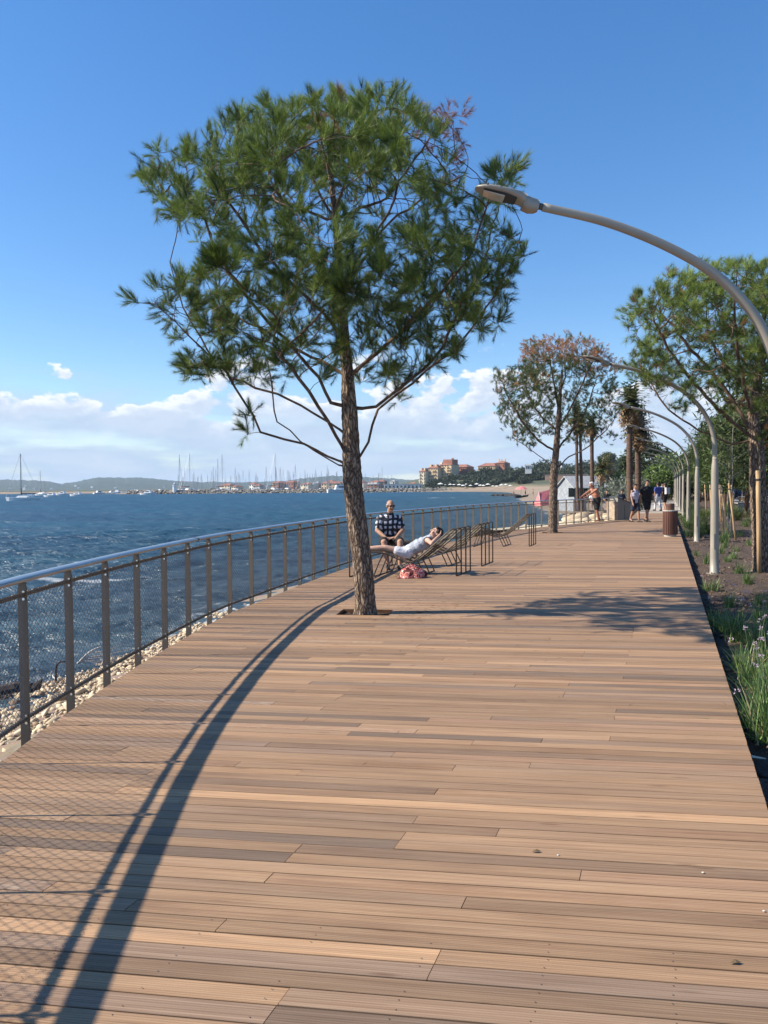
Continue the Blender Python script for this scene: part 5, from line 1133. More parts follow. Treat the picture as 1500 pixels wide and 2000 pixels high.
# ---------------- tree stakes and the young trees they hold
def stakes():
    wood = M('peeled_stake_wood', (.56, .36, .185), rough=.7, var=.18, scale=3, stretch=(4, 4, .5)); tie = M('rubber_tie', (.03, .028, .025), rough=.7); twig = M('young_trunk_bark', (.26, .235, .19), rough=.9)
    def stake(lab, p, top, r=.032):
        root = thing('tree_stake', lab, 'tree stake', p); t = Vector(top); a = Vector((0, 0, -.1))
        MB().tube([a, a.lerp(t, .5), t - (t - a).normalized() * .02, t], [r, r * .98, r * .97, r * .8], 10).build('pole', wood, root, smooth=True)
        d = (t - a).normalized(); c = t - d * .18; MB().tube([c - d * .02, c + d * .02], r * 1.12, 10).build('tie', tie, root); return root
    p = G(1483, 1120, BED); stake('thick peeled stake at the trunk of the broad pine', p, (-.04, 0, 1.98), .045)
    q = prom(11.2, 1.6, BED); stake('second peeled stake of the broad pine, behind its trunk', (q.x + .75, q.y + .35, BED), (-.12, -.05, 1.95), .045)
    a = G(1418, 1050, BED); 
    stake('left pole of the leaning pair of stakes', G(1414, 1048, BED), (-.12, 0, 1.62)); stake('right pole of the leaning pair of stakes', G(1423, 1050, BED), (-.20, .1, 1.62)); stake('slanted stake right of the leaning pair', G(1438, 1056, BED), (-.24, 0, 1.75))
    for i, (s, o) in enumerate([(26, 1.5), (26.6, 1.9), (33, 1.5), (33.5, 1.9), (40, 1.6)]): stake('distant peeled stake among the shrubs along the lamp row', prom(s, o, BED), (-.1, 0, 1.7)) ['group'] = 'distant peeled stakes'
    g = np.random.default_rng(17)
    for lab, p, h in (('slim young tree tied between the leaning stakes', G(1429, 1046, BED), 4.0), ('slim young tree by the distant stakes', prom(26.4, 1.7, BED), 3.6)):
        root = thing('young_tree', lab, 'tree', p); mb = MB(); mb.tube(spline([(0, 0, -.05), (-.03, 0, 1), (.02, 0, 2), (.0, .0, h * .75), (.05, 0, h)], 4), list(np.linspace(.03, .007, 17)), 6); tips = []
        for k in range(16):
            z = g.uniform(1.7, h * .95); az = g.uniform(0, 6.28); L = g.uniform(.4, .9); e = (math.cos(az) * L * .8, math.sin(az) * L * .8, z + L * .6); mb.tube([(0, 0, z), (e[0] * .5, e[1] * .5, z + L * .35), e], [.009, .006, .003], 4); tips.append(e)
        mb.build('trunk', twig, root, smooth=True); bl = [(x, y, z, .26, .26, .2) for x, y, z in tips]
        V, F_, r = clump_crown(bl, 1500, .022, g, 2.2, .07); link('crown', np_mesh('crown', V, F_, GREEN_M, {'rnd': ('FACE', r)}), root)
stakes()

# ---------------- bag and small litter
def bag():
    p = G(806, 1128, 0) ; root = thing('beach_bag', 'crumpled red and white flowered beach bag on the deck below the lounger', 'bag', p)
    m = bpy.data.materials.new('flowered_cloth'); m.use_nodes = True; nt = m.node_tree; N = nt.nodes; L = nt.links; b = N['Principled BSDF']; b.inputs['Roughness'].default_value = .8
    tc = N.new('ShaderNodeTexCoord'); vo = N.new('ShaderNodeTexVoronoi'); vo.inputs['Scale'].default_value = 13; L.new(tc.outputs['Object'], vo.inputs['Vector']); nz = N.new('ShaderNodeTexNoise'); nz.inputs['Scale'].default_value = 16; L.new(tc.outputs['Object'], nz.inputs['Vector'])
    cr = N.new('ShaderNodeValToRGB'); ad = N.new('ShaderNodeMath'); ad.operation = 'MULTIPLY_ADD'; L.new(nz.outputs['Fac'], ad.inputs[0]); ad.inputs[1].default_value = .5; L.new(vo.outputs['Distance'], ad.inputs[2]); L.new(ad.outputs[0], cr.inputs[0])
    cr.color_ramp.interpolation = 'CONSTANT'; e = cr.color_ramp.elements; e[0].color = (.75, .62, .56, 1); e[1].position = .86; e[1].color = (.10, .01, .012, 1)
    for q, c in ((.44, (.60, .16, .13)), (.56, (.42, .045, .045)), (.72, (.70, .35, .30))): w = cr.color_ramp.elements.new(q); w.color = (*c, 1)
    L.new(cr.outputs[0], b.inputs['Base Color'])
    g = random.Random(3); mb = MB(); n, k = 26, 9; vs, fs = [], []
    for i in range(k):
        t = i / (k - 1); z = .17 * math.sin(t * math.pi / 2) ** .8; rr = math.cos(t * math.pi / 2) ** .55
        for j in range(n):
            a = 2 * math.pi * j / n; f = 1 + .16 * math.sin(a * 5 + 2 * t) + .10 * math.sin(a * 9 + t * 5) + g.uniform(-.05, .05); vs.append((.215 * rr * f * math.cos(a) + .02 * math.sin(z * 30), .15 * rr * f * math.sin(a), max(.003, z + .022 * math.sin(a * 4 + 1) * t + g.uniform(-.008, .008))))
    for i in range(k - 1):
        for j in range(n): fs.append((i * n + j, i * n + (j + 1) % n, (i + 1) * n + (j + 1) % n, (i + 1) * n + j))
    mb.add(vs, fs); mb.build('body', m, root, smooth=True)
    for s in (-1, 1): MB().tube(spline([(-.12, .05 * s, .13), (-.09, .09 * s, .20), (.02, .10 * s, .215), (.10, .07 * s, .15)], 5), .009, 6).build('handle', m, root, smooth=True)
    MB().add([(-.30, -.13, .004), (-.16, -.19, .004), (-.08, -.12, .012), (-.2, -.06, .02)], [(0, 1, 2, 3)]).build('loose_corner', m, root)
bag()
def litter():
    wm = M('pale_pebble', (.7, .66, .58), rough=.8); lm = M('dry_leaf_brown', (.13, .085, .04), rough=.8); g = random.Random(6)
    for px, py, r, lab in ((1373, 1704, .0045, 'tiny pale pebble on the lower right boards'), (1090, 1670, .004, 'tiny pale pebble on a dark board'), (1492, 1779, .0042, 'tiny pale pebble near the right frame edge')):
        p = G(px, py, .004); o = MB().ell((0, 0, 0), (r * 1.3, r, r * .6), 8, 5).build('pebble', wm, loc=p); tag(o, lab, 'pebble')
    for px, py, lab in ((1437, 1880, 'small curled dry leaf on the lower right boards'), (1048, 1663, 'dark sliver of bark on the tan board')):
        p = G(px, py, .005); o = MB().add([(-.022, -.004, 0), (0, -.008, .004), (.02, .0, .002), (.0, .007, .008), (-.012, .006, .003)], [(0, 1, 3, 4), (1, 2, 3)]).build('dry_leaf', lm, loc=p); tag(o, lab, 'leaf')
litter()
def pine_litter():
    g = np.random.default_rng(77); n = 900; m = M('dry_needle', (.24, .13, .06), rough=.8)
    r = np.abs(g.normal(0, 1.5, n)); a = g.uniform(0, 6.28, n); x = TREE1.x + .7 + r * np.cos(a); y = TREE1.y + r * np.sin(a) * 1.3; k = (x > -1.6) & (x < 3.2); x, y = x[k], y[k]; n = len(x)
    th = g.uniform(0, 6.28, n); l = g.uniform(.03, .055, n); dx, dy = np.cos(th) * l, np.sin(th) * l; w = .0011
    V = np.stack([np.stack([x - dx + dy * .02, y - dy, np.full(n, .003)], -1), np.stack([x - dy / l * w, y + dx / l * w, np.full(n, .005)], -1), np.stack([x + dx, y + dy, np.full(n, .003)], -1), np.stack([x + dy / l * w, y - dx / l * w, np.full(n, .0035)], -1)], 1).reshape(-1, 3)
    tag(link('pine_needle_litter', np_mesh('pine_needle_litter', V, np.arange(n * 4).reshape(-1, 4), m)), 'dry pine needles scattered on the boards under the foreground tree', 'litter', kind='stuff')
pine_litter()
def driftwood():
    m = M('bleached_branch', (.50, .46, .42), rough=.85); d = M('dark_branch', (.05, .035, .03), rough=.9)
    a = G(152, 1296, -1.42); b = G(198, 1262, -1.1); root = thing('dead_branch', 'bleached forked dead branch lying at the water edge below the railing', 'branch', a)
    v = b - a; MB().tube(spline([(0, 0, 0), v * .5 + Vector((0, 0, .05)), v], 5), list(np.linspace(.022, .008, 11)), 6).build('stem', m, root, smooth=True)
    for t, dx, dz in ((.25, .7, .02), (.35, .75, .12), (.1, .55, -.05), (.6, .45, .1), (.15, .25, -.1)): MB().tube(spline([v * t, v * t + Vector((dx * .5, .1, dz * .3)), v * t + Vector((dx, .25, dz))], 4), list(np.linspace(.013, .004, 9)), 5).build('twig', m, root, smooth=True)
    q = G(109, 1324, -1.35); root = thing('bent_twig', 'dark hooked twig standing in the pale stones', 'branch', q); MB().tube(spline([(0, 0, -.05), (0, .02, .16), (.05, .03, .24), (.14, .03, .25)], 5), list(np.linspace(.022, .012, 16)), 6).build('stem', d, root, smooth=True)
    q = G(60, 1350, -1.3); root = thing('driftwood_log', 'dark jagged piece of driftwood on the stones', 'driftwood', q); MB().tube(spline([(-.5, 0, .0), (-.15, .05, .06), (.05, .0, .05), (.16, .02, .17)], 4), [.07, .08, .075, .085, .06, .09, .06, .08, .05, .07, .05, .03, .01], 7).build('log', d, root)
driftwood()
# ================================================================== FAR THINGS: vehicles, boats, buildings
def rot2(x, y, a): return x * math.cos(a) - y * math.sin(a), x * math.sin(a) + y * math.cos(a)
GLASS = M('dark_window_glass', (.02, .028, .035), rough=.08, spec=.8, var=.02); TYRE = M('tyre_rubber', (.02, .02, .02), rough=.8); HUB = M('wheel_hub', (.4, .4, .4), rough=.3, metal=.8)
def car(lab, p, rz, col, kind='car', group=None):
    root = thing('parked_car' if kind != 'van' else 'parked_van', lab, 'car' if kind != 'van' else 'van', p, rz, group); pm = M('car_paint', col, rough=.25, spec=.6, var=.03)
    L, W = (4.2, 1.72) if kind == 'car' else (4.9, 1.9); H = 1.45 if kind == 'car' else 2.0
    if kind == 'car': prof = [(-2.1, .25), (-2.12, .62), (-2.0, .86), (-1.55, .95), (-1.15, 1.38), (-.7, 1.45), (.45, 1.43), (1.05, .98), (1.9, .80), (2.1, .6), (2.1, .25)]; win = [(-1.40, .97), (-1.08, 1.32), (.40, 1.36), (.90, .97)]
    else: prof = [(-2.45, .3), (-2.45, 1.1), (-2.35, 1.92), (-2.1, 2.0), (.9, 1.98), (1.65, 1.2), (2.35, 1.02), (2.45, .7), (2.45, .3)]; win = [(-2.1, 1.2), (-2.05, 1.8), (.85, 1.8), (1.4, 1.22)]
    n = len(prof); vs = [(x, -W / 2 * (1 if z < 1.0 else .86), z) for x, z in prof] + [(x, W / 2 * (1 if z < 1.0 else .86), z) for x, z in prof]
    MB().add(vs, [tuple(range(n)), tuple(range(2 * n - 1, n - 1, -1))] + [(i, n + i, n + (i + 1) % n, (i + 1) % n) for i in range(n)]).build('body', pm, root)
    for s in (-1, 1): MB().add([(x, s * (W / 2 * .93 + .045 - (z - .95) * .22), z) for x, z in win], [(0, 1, 2, 3) if s > 0 else (3, 2, 1, 0)]).build('side_window', GLASS, root)
    x0, z0, x1, z1 = (.52, 1.41, 1.03, 1.0) if kind == 'car' else (.95, 1.94, 1.62, 1.24); MB().add([(x0 + .02, -.66, z0), (x0 + .02, .66, z0), (x1 + .02, .72, z1 + .01), (x1 + .02, -.72, z1 + .01)], [(0, 3, 2, 1)]).build('windscreen', GLASS, root)
    MB().add([(-1.17 if kind == 'car' else -2.47, -.62, 1.36 if kind == 'car' else 1.75), (-1.17 if kind == 'car' else -2.47, .62, 1.36 if kind == 'car' else 1.75), (-1.55 if kind == 'car' else -2.48, .68, 1.0 if kind == 'car' else 1.15), (-1.55 if kind == 'car' else -2.48, -.68, 1.0 if kind == 'car' else 1.15)], [(0, 1, 2, 3)]).build('rear_window', GLASS, root)
    hl = M('headlight_glass', (.7, .7, .68), rough=.1); tl = M('tail_light_red', (.35, .02, .015), rough=.3)
    for s in (-1, 1):
        MB().box((L / 2 - .02, s * W * .36, .68), (.1, .3, .12)).build('headlight', hl, root); MB().box((-L / 2 + .01, s * W * .38, .78), (.08, .22, .16)).build('tail_light', tl, root)
        for x in (-1.3, 1.32):
            w = MB().tube([(x, s * (W / 2 - .2), .31), (x, s * (W / 2 + .012), .31)], .31, 16).build('wheel', TYRE, root); MB().tube([(x, s * (W / 2), .31), (x, s * (W / 2 + .02), .31)], .19, 12).build('rim', HUB, w)
    return root
def vehicles():
    z = -.19
    def at(px, y, zz=z): d = ray(px, 950); return Vector((d[0] / d[1] * y, y, zz))
    car('white car parked behind the leaning pair of stakes', at(1424, 107), R(70), (.72, .72, .70)); car('dark blue car parked beside the white one', at(1447, 92), R(70), (.02, .04, .09)); car('small pale car far along the road', at(1397, 140), R(70), (.55, .58, .62)); car('white van at the far end of the road', at(1384, 160), R(70), (.7, .7, .7), 'van'); car('grey car at the right frame edge behind the near stake', at(1497, 69), R(70), (.16, .165, .175))
    # slatted guard over a low blue grey panel
    p = G(1441, 1004, -.15); root = thing('slatted_guard', 'low dark blue panel topped by a wooden slatted rail beside the road', 'guard rail', p, R(-24)); blue = M('blue_grey_panel', (.055, .075, .11), rough=.35); wd = M('guard_slat_wood', (.33, .19, .085), rough=.7); gr = M('guard_grey_metal', (.4, .41, .42), rough=.5)
    L = 2.6
    MB().box((L / 2, 0, .36), (L, .06, .62)).build('panel', blue, root); MB().box((L / 2, .0, .70), (L, .09, .05)).build('ledge', gr, root); MB().box((L / 2, 0, 1.02), (L, .08, .06)).build('top_rail', gr, root)
    for k in range(14): MB().box((.1 + k * .185, 0, .857), (.105, .03, .262)).build('slat', wd, root)
    # thin pale poles seen in the woods, a bus shelter at the far end
    pm = M('pale_pole', (.5, .5, .47), rough=.5)
    for px, y, h, lab in ((1450, 55, 4.4, 'thin pale sign pole before the woods right of the slim young tree'), (1433, 60, 2.9, 'short thin pale pole behind the white car')):
        o = thing('road_pole', lab, 'pole', at(px, y)); MB().tube([(0, 0, 0), (0, 0, h)], .035, 8).build('shaft', pm, o, smooth=True); MB().lathe([(.0, h), (.05, h + .005), (.05, h + .04), (0, h + .06)], 8, cap=False).build('finial', pm, o)
    y = 92; q = at(1296, y, -.1); root = thing('shelter', 'white framed shelter with teal glass at the far end of the promenade', 'shelter', q, R(-20)); wh = M('white_frame', (.75, .75, .74), rough=.5); tg = M('teal_glass', (.09, .18, .18), rough=.2)
    for x in (-1.3, 1.3):
        for yy in (-.6, .6): MB().tube([(x, yy, 0), (x, yy, 2.6)], .07, 6).build('post', wh, root)
    MB().box((0, 0, 2.66), (3., 1.6, .12)).build('roof', wh, root); MB().box((0, .6, 1.5), (2.4, .04, 1.7)).build('pane', tg, root); MB().box((.95, -.2, 3.1), (.8, .1, .7)).build('sign_board', wh, root)
vehicles()

# ---------------- beach house
def beach_house():
    wall = M('shade_toned_wall', (.33, .35, .37), rough=.85); roof = M('pale_roof', (.42, .42, .42), rough=.8); gl = GLASS  # white wall toned down to blue-grey, its shade put into the colour
    y = 78; d = ray(1187, 950); root = thing('beach_house', 'pale gabled beach house behind the shirtless man', 'house', (d[0] / d[1] * y, y, -1.0), R(18))
    w, l, h, r = 3.2, 3.9, 2.4, 3.4
    MB().add([(-l, 0, 0), (0, 0, 0), (0, w, 0), (-l, w, 0), (-l, 0, h), (0, 0, h), (0, w, h), (-l, w, h), (-l, w / 2, r), (0, w / 2, r)], [(0, 1, 5, 4), (1, 2, 6, 9, 5), (2, 3, 7, 6), (3, 0, 4, 8, 7)]).build('wall', wall, root)
    for s in (0, 1):
        ye, ze = (-.25, h - .14) if s == 0 else (w + .25, h - .14); MB().add([(-l - .2, ye, ze), (.2, ye, ze), (.2, w / 2, r + .06), (-l - .2, w / 2, r + .06), (-l - .2, ye, ze + .1), (.2, ye, ze + .1), (.2, w / 2, r + .16), (-l - .2, w / 2, r + .16)], [(3, 2, 1, 0), (4, 5, 6, 7), (0, 1, 5, 4), (2, 3, 7, 6), (1, 2, 6, 5), (3, 0, 4, 7)]).build('roof', roof, root)
    for x in (-4.2, -2.4, -.9): MB().box((x, -.012, 1.9), (.7, .05, .9)).build('window', gl, root)
    MB().box((.012, w / 2, 2.2), (.05, .8, .9)).build('window', gl, root)
beach_house()

# ---------------- far coast buildings
def block(name, lab, cat, p, rz, w, d, h, wallm, roofm, floors, cols, pitched=True, group=None, balcony=False, win=None, seed=0):
    g = random.Random(seed); root = thing(name, lab, cat, p, rz, group)
    MB().box((0, 0, h / 2 - 1), (w, d, h + 2)).build('wall', wallm, root)
    if pitched: MB().add([(-w / 2 - .5, -d / 2 - .5, h), (w / 2 + .5, -d / 2 - .5, h), (w / 2 + .5, d / 2 + .5, h), (-w / 2 - .5, d / 2 + .5, h), (-w / 2 + d * .3, 0, h + d * .22), (w / 2 - d * .3, 0, h + d * .22)], [(0, 1, 5, 4), (1, 2, 5), (2, 3, 4, 5), (3, 0, 4), (3, 2, 1, 0)]).build('roof', roofm, root)
    else: MB().box((0, 0, h + .15), (w + .3, d + .3, .3)).build('roof', roofm, root)
    wm, bm = None, None
    for f in range(floors):
        for c in range(cols):
            if g.random() < .06: continue
            x = -w / 2 + (c + .5) * w / cols; z = (f + .55) * h / floors
            if wm is None: wm = MB().box((0, 0, 0), (w / cols * .45, .16, h / floors * .45)).mesh('window', win or GLASS); bm = MB().box((0, 0, 0), (w / cols * .8, .9, h / floors * .28)).mesh('balcony', wallm)
            link('window', wm, root, (x, -d / 2 - .04, z))
            if balcony and (c % 3 != 1): link('balcony', bm, root, (x, -d / 2 - .45, z - h / floors * .36))
    return root
def coast():
    peach = M('peach_render', (.62, .47, .30), rough=.9, var=.05, scale=.3); cream = M('cream_render', (.68, .60, .45), rough=.9, var=.05, scale=.3); terra = M('terracotta_roof', (.31, .135, .09), rough=.9, scale=.5); white = M('white_render', (.72, .71, .67), rough=.9, var=.04, scale=.3); greyr = M('grey_flat_roof', (.33, .34, .34), rough=.9); brick = M('red_brown_render', (.34, .15, .10), rough=.9, scale=.3); shade = M('brown_window', (.10, .07, .055), rough=.4)
    y = 560
    def at(px, z=0.0, yy=y): d = ray(px, 950); return Vector((d[0] / d[1] * yy, yy, z))
    m = .373            # metres per image pixel at that distance
    specs = [('apartment_block', 'cream apartment block with stepped terracotta top, left of the tower', 832, 16 * m, 10, 9.5, cream, terra, 4, 3), ('apartment_block', 'tallest peach tower with red brown crown in the coastal complex', 880, 24 * m, 11, 9.8, peach, brick, 5, 4), ('apartment_block', 'peach wing between the stepped block and the tower', 853, 24 * m, 10, 10.2, peach, terra, 4, 5), ('apartment_block', 'low brown roofed wing right of the peach tower', 906, 34 * m, 10, 6, brick, terra, 2, 6), ('apartment_block', 'long red roofed building right of the coastal complex', 957, 42 * m, 11, 6.2, peach, terra, 2, 8), ('apartment_block', 'small red house crowned with chimneys beside the far slope', 982, 22 * m, 9, 8.2, brick, terra, 2, 4)]
    for i, (nm, lb, px, w, d, h, wm, rm, fl, co) in enumerate(specs):
        z = float(land_z((px - 750) / 1500 * y, y)[0][0]) - .8; o = block(nm, lb, 'apartment building', at(px, z, y + (10 if i > 2 else 0)), R(-36), w * .9, d, h, wm, rm, fl, co, balcony=i in (0, 1, 2), win=shade, seed=i)
        if i in (0, 2):
            for k in range(4): MB().box((-w / 2 + (k + .5) * w / 4, -1.5 + (k % 2) * 3, h + 1.2), (w / 6, 3, 2.6)).build('roof_turret', terra if k % 2 else wm, o)
        if i == 1: MB().box((0, 0, h + 1.9), (w * .86, 8, 4.0)).build('penthouse', brick, o); MB().box((w * .2, 0, h + 4.4), (1.2, 1.2, 1.2)).build('chimney', brick, o); MB().box((-w * .5 - .9, -3, h * .5 + .8), (1.6, 2.4, h + 2.4)).build('stair_tower', cream, o)
        if i == 5:
            for k in (-3, -1, 2): MB().box((k, 0, h + 2.2), (.8, .8, 2.2)).build('chimney', peach, o)
    block('harbour_shed', 'long low grey roofed harbour building beside the masts', 'harbour building', at(788, SEA + .6, 500), R(-4), 74 * .333, 8, 4.2, white, greyr, 1, 10, pitched=False, seed=11)
    g = random.Random(14)
    # white parasols and awnings along the far beach
    pr = thing('beach_parasol', 'white parasol among the row along the far beach', 'parasol', (0, 0, 0), 0, 'white parasols along the far beach'); MB().lathe([(2.0, 2.2), (1.0, 2.75), (0.05, 3.1)], 8).build('canopy', white, pr); MB().tube([(0, 0, -.3), (0, 0, 3)], .06, 5).build('pole', greyr, pr)
    for i in range(17):
        px = 862 + i * 8.4 + g.uniform(-2, 2); ys = np.arange(300, 520, 2.); dd = land_z((px - 750) / 1500 * ys, ys)[1]; yy = float(ys[np.argmax(dd > 9)]) + g.uniform(-2, 24); p = at(px, 0, yy); p.z = float(land_z(p.x, p.y)[0][0])
        if i == 0: pr.location = p
        else: dup(pr, p, g.uniform(0, 3), scale=g.uniform(.5, .85))
    far = [(1032, 'white hillside house above the slope trees', 470), (1102, 'white hillside block right of the brown topped pine', 480), (1090, 'smaller white hillside block right of the brown topped pine', 486)]
    for i, (px, lb, yy) in enumerate(far): block('hillside_house', lb, 'house', at(px, 11.0, yy), R(-10 + 9 * i), 3.8, 4, 2.9, white, greyr, 1, 3, pitched=i == 0, seed=30 + i)
    b = thing('retaining_wall', 'long pinkish retaining wall on the slope behind the brown topped pine', 'wall', at(1125, 4.6, 330), R(-10)); MB().box((0, 0, .4), (26, 1, 2.4)).build('wall', M('pink_wall', (.42, .28, .20), rough=.9), b)
    MB().box((0, 0, 1.66), (26.4, 1.2, .12)).build('coping', greyr, b)
    # harbour front houses between the masts, houses on the far hillside
    hh = None
    for i in range(26):
        px = g.uniform(440, 690) if i < 18 else g.uniform(700, 820); yy = g.uniform(640, 760); w = g.uniform(5, 14); p = at(px, SEA + 1.2, yy)
        block('harbour_house', 'low harbour house half hidden by the masts', 'house', p, R(g.uniform(-50, -15)), w, 8, g.uniform(3, 7), g.choice((peach, brick, white, white, cream)), g.choice((terra, terra, greyr)), 2, max(2, int(w / 3)), group='harbour houses behind the masts', seed=50 + i)
    hv = thing('hill_house', 'white speck of a house on the far wooded hillside', 'house', (0, 0, 0), 0, 'houses on the far wooded hillside'); MB().box((0, 0, 2), (9, 7, 6)).build('wall', white, hv); MB().add([(-5, -4, 5.01), (5, -4, 5.01), (5, 4, 5.01), (-5, 4, 5.01), (-4, 0, 6.8), (4, 0, 6.8)], [(0, 1, 5, 4), (1, 2, 5), (2, 3, 4, 5), (3, 0, 4)]).build('roof', greyr, hv)
    first = True
    for px, py in [(50, 950), (48, 956), (122, 948), (148, 950), (153, 955), (238, 944), (250, 943), (268, 939), (305, 947), (320, 953), (66, 957), (100, 957), (180, 953), (225, 955), (290, 945), (20, 955), (640, 948), (655, 945)]:
        yy = 3500 + (958 - py) * 45; p = D(px, py, yy)
        if first: hv.location = p; first = False
        else: dup(hv, p, g.uniform(-.5, .5), scale=g.uniform(.8, 1.7))
coast()

# ---------------- breakwater, moored boats, boats at anchor
def marina():
    g = random.Random(31); gn = np.random.default_rng(31)
    # breakwater of heaped stone
    n = 2600; t = gn.random(n); x = -152 + t * 190 + gn.normal(0, 1, n); y = np.interp(t, [0, 1], [461, 452]) + gn.normal(0, 2.6, n); r = gn.uniform(.4, 1.0, n); zz = SEA - .3 + np.clip(2.2 - np.abs(y - np.interp(t, [0, 1], [461, 452])) * .5, 0, 2.3)
    bm = bmesh.new(); bmesh.ops.create_icosphere(bm, subdivisions=1, radius=1); bm.verts.ensure_lookup_table(); B = np.array([v.co[:] for v in bm.verts]); T = np.array([[v.index for v in f.verts] for f in bm.faces]); bm.free(); nv = len(B)
    V = (B[None] * (1 + gn.uniform(-.3, .3, (n, nv, 1))) * np.array([1.3, 1, .7]) * r[:, None, None] + np.stack([x, y, zz], -1)[:, None]).reshape(-1, 3); F_ = (T[None] + (np.arange(n) * nv)[:, None, None]).reshape(-1, 3)
    tag(link('breakwater', np_mesh('breakwater', V, F_, leafmat('breakwater_stone', (.11, .10, .085), (.34, .30, .25), transl=0, rough=.9), {'rnd': ('FACE', np.repeat(gn.random(n) * .62, len(T)))})), kind='structure')
    gel = M('white_gelcoat', (.78, .78, .77), rough=.3, var=.03); alu = M('mast_aluminium', (.36, .38, .40), rough=.4, metal=.3); navy = M('navy_cover', (.03, .045, .09), rough=.7); glz = GLASS; brown = M('rust_cover', (.28, .10, .06), rough=.7)
    def hullmesh(L, W, H):
        vs, fs = [], []; n = 9
        for i in range(n):
            t = i / (n - 1); x = -L / 2 + L * t; w = W / 2 * (math.sin(math.pi * min(1, .28 + .72 * t)) ** .7 if t < 1 else .02); w = max(.03, w); sh = H * (.85 + .3 * (t - .3) ** 2)
            vs += [(x, -w, sh), (x + (.0 if t < .99 else -.3), -w * .72, .0), (x + (.0 if t < .99 else -.3), w * .72, .0), (x, w, sh)]
        for i in range(n - 1):
            for j in range(3): fs.append((i * 4 + j, i * 4 + j + 1, i * 4 + 5 + j, i * 4 + 4 + j))
            fs.append((i * 4 + 3, i * 4, i * 4 + 4, i * 4 + 7))
        fs.append((0, 3, 2, 1)); fs.append(((n - 1) * 4, (n - 1) * 4 + 1, (n - 1) * 4 + 2, (n - 1) * 4 + 3)); return vs, fs
    def sailboat(lab, p, rz, L=10, mast=13, detail=False, group=None, cover=navy, mr=.085):
        root = thing('sailing_boat', lab, 'sailing boat', p, rz, group); MB().add(*hullmesh(L, L * .3, L * .115)).build('hull', gel, root, smooth=False)
        MB().add([(-L * .12, -L * .08, L * .1), (L * .2, -L * .07, L * .1), (L * .2, L * .07, L * .1), (-L * .12, L * .08, L * .1), (-L * .1, -L * .06, L * .155), (L * .13, -L * .05, L * .15), (L * .13, L * .05, L * .15), (-L * .1, L * .06, L * .155)], [(4, 5, 6, 7), (0, 1, 5, 4), (1, 2, 6, 5), (2, 3, 7, 6), (3, 0, 4, 7)]).build('cabin', gel, root)
        MB().tube([(L * .06, 0, L * .1), (L * .06, 0, mast)], mr, 5).build('mast', alu, root); MB().tube([(L * .05, 0, L * .22), (-L * .36, 0, L * .215)], .17, 6).build('boom', cover, root)
        rg = MB(); rr = mr * .28
        rg.tube([(L * .06, 0, mast), (L * .48, 0, L * .12)], rr * (1.6 if detail else 1), 3); rg.tube([(L * .06, 0, mast), (-L * .48, 0, L * .11)], rr, 3)
        for s in (-1, 1): rg.tube([(L * .06, 0, mast * .95), (L * .04, s * L * .12, L * .11)], rr, 3)
        rg.tube([(L * .06, -.9, mast * .6), (L * .06, .9, mast * .6)], rr, 3); rg.build('rigging', alu, root)
        if detail:
            for x in (-.05, .03, .1): MB().box((L * x, -L * .0655, L * .125), (L * .045, .05, L * .022)).build('cabin_window', glz, root)
            MB().box((-L * .2, 0, L * .17), (L * .14, L * .16, L * .07)).build('sprayhood', gel, root); MB().box((-L * .38, 0, L * .18), (L * .12, L * .2, .06)).build('bimini', gel, root)
            MB().tube([(L * .06, 0, L * .17), (L * .06, 0, L * .36)], .16, 6).build('sail_bag', navy, root)
        return root
    def motorboat(lab, p, rz, L=8, group=None):
        root = thing('motor_boat', lab, 'motor boat', p, rz, group); MB().add(*hullmesh(L, L * .34, L * .13)).build('hull', gel, root)
        MB().add([(-L * .25, -L * .12, L * .12), (L * .22, -L * .1, L * .12), (L * .22, L * .1, L * .12), (-L * .25, L * .12, L * .12), (-L * .2, -L * .1, L * .26), (L * .05, -L * .08, L * .26), (L * .05, L * .08, L * .26), (-L * .2, L * .1, L * .26)], [(4, 5, 6, 7), (0, 1, 5, 4), (1, 2, 6, 5), (2, 3, 7, 6), (3, 0, 4, 7)]).build('cabin', gel, root)
        for s in (-1, 1): MB().box((-L * .03, s * L * .105, L * .2), (L * .22, .05, L * .055), Matrix.Rotation(s * -.04, 3, 'Z')).build('cabin_window', glz, root)
        return root
    def at(px, yy, z=SEA - .1): d = ray(px, 960); return Vector((d[0] / d[1] * yy, yy, z))
    p = G(46, 977.5, SEA); p.z = SEA - .15
    sailboat('white sailing boat at anchor nearest the left frame edge, mast bare', (p.x, p.y, p.z), R(184), 9.8 * p.y / 215, 13.2 * p.y / 215, True, mr=.13)
    q = at(81, 420); sailboat('second sailing boat at anchor, farther out right of the nearest one', q, R(160), 9.5, 13.5, True, mr=.1)
    for px, yy, L, lab in ((99, 330, 7, 'small white motor boat right of the anchored sailing boats'), (121, 430, 8, 'low white motor boat beside the small one'), (150, 360, 7.5, 'white motor boat alone before the wooded hill'), (288, 400, 9, 'white motor boat passing the breakwater tip'), (668, 440, 17, 'large white motor yacht left of the pine trunk')): motorboat(lab, at(px, yy), R(15 if px > 600 else 170), L)
    # moored fleet behind the breakwater
    grp = 'moored sailing boats behind the breakwater'; lb = 'moored sailing boat among the masts behind the breakwater'
    proto = [sailboat(lb, at(500, 490), R(80), 10, 13, group=grp), sailboat(lb, at(540, 495), R(95), 12, 16, group=grp, cover=brown), sailboat(lb, at(462, 500), R(85), 9, 11.5, group=grp)]
    spots = [(g.uniform(345, 690), g.uniform(480, 610)) for _ in range(62)] + [(g.gauss(620, 30), g.uniform(480, 540)) for _ in range(24)] + [(g.uniform(700, 775), g.uniform(490, 560)) for _ in range(14)]
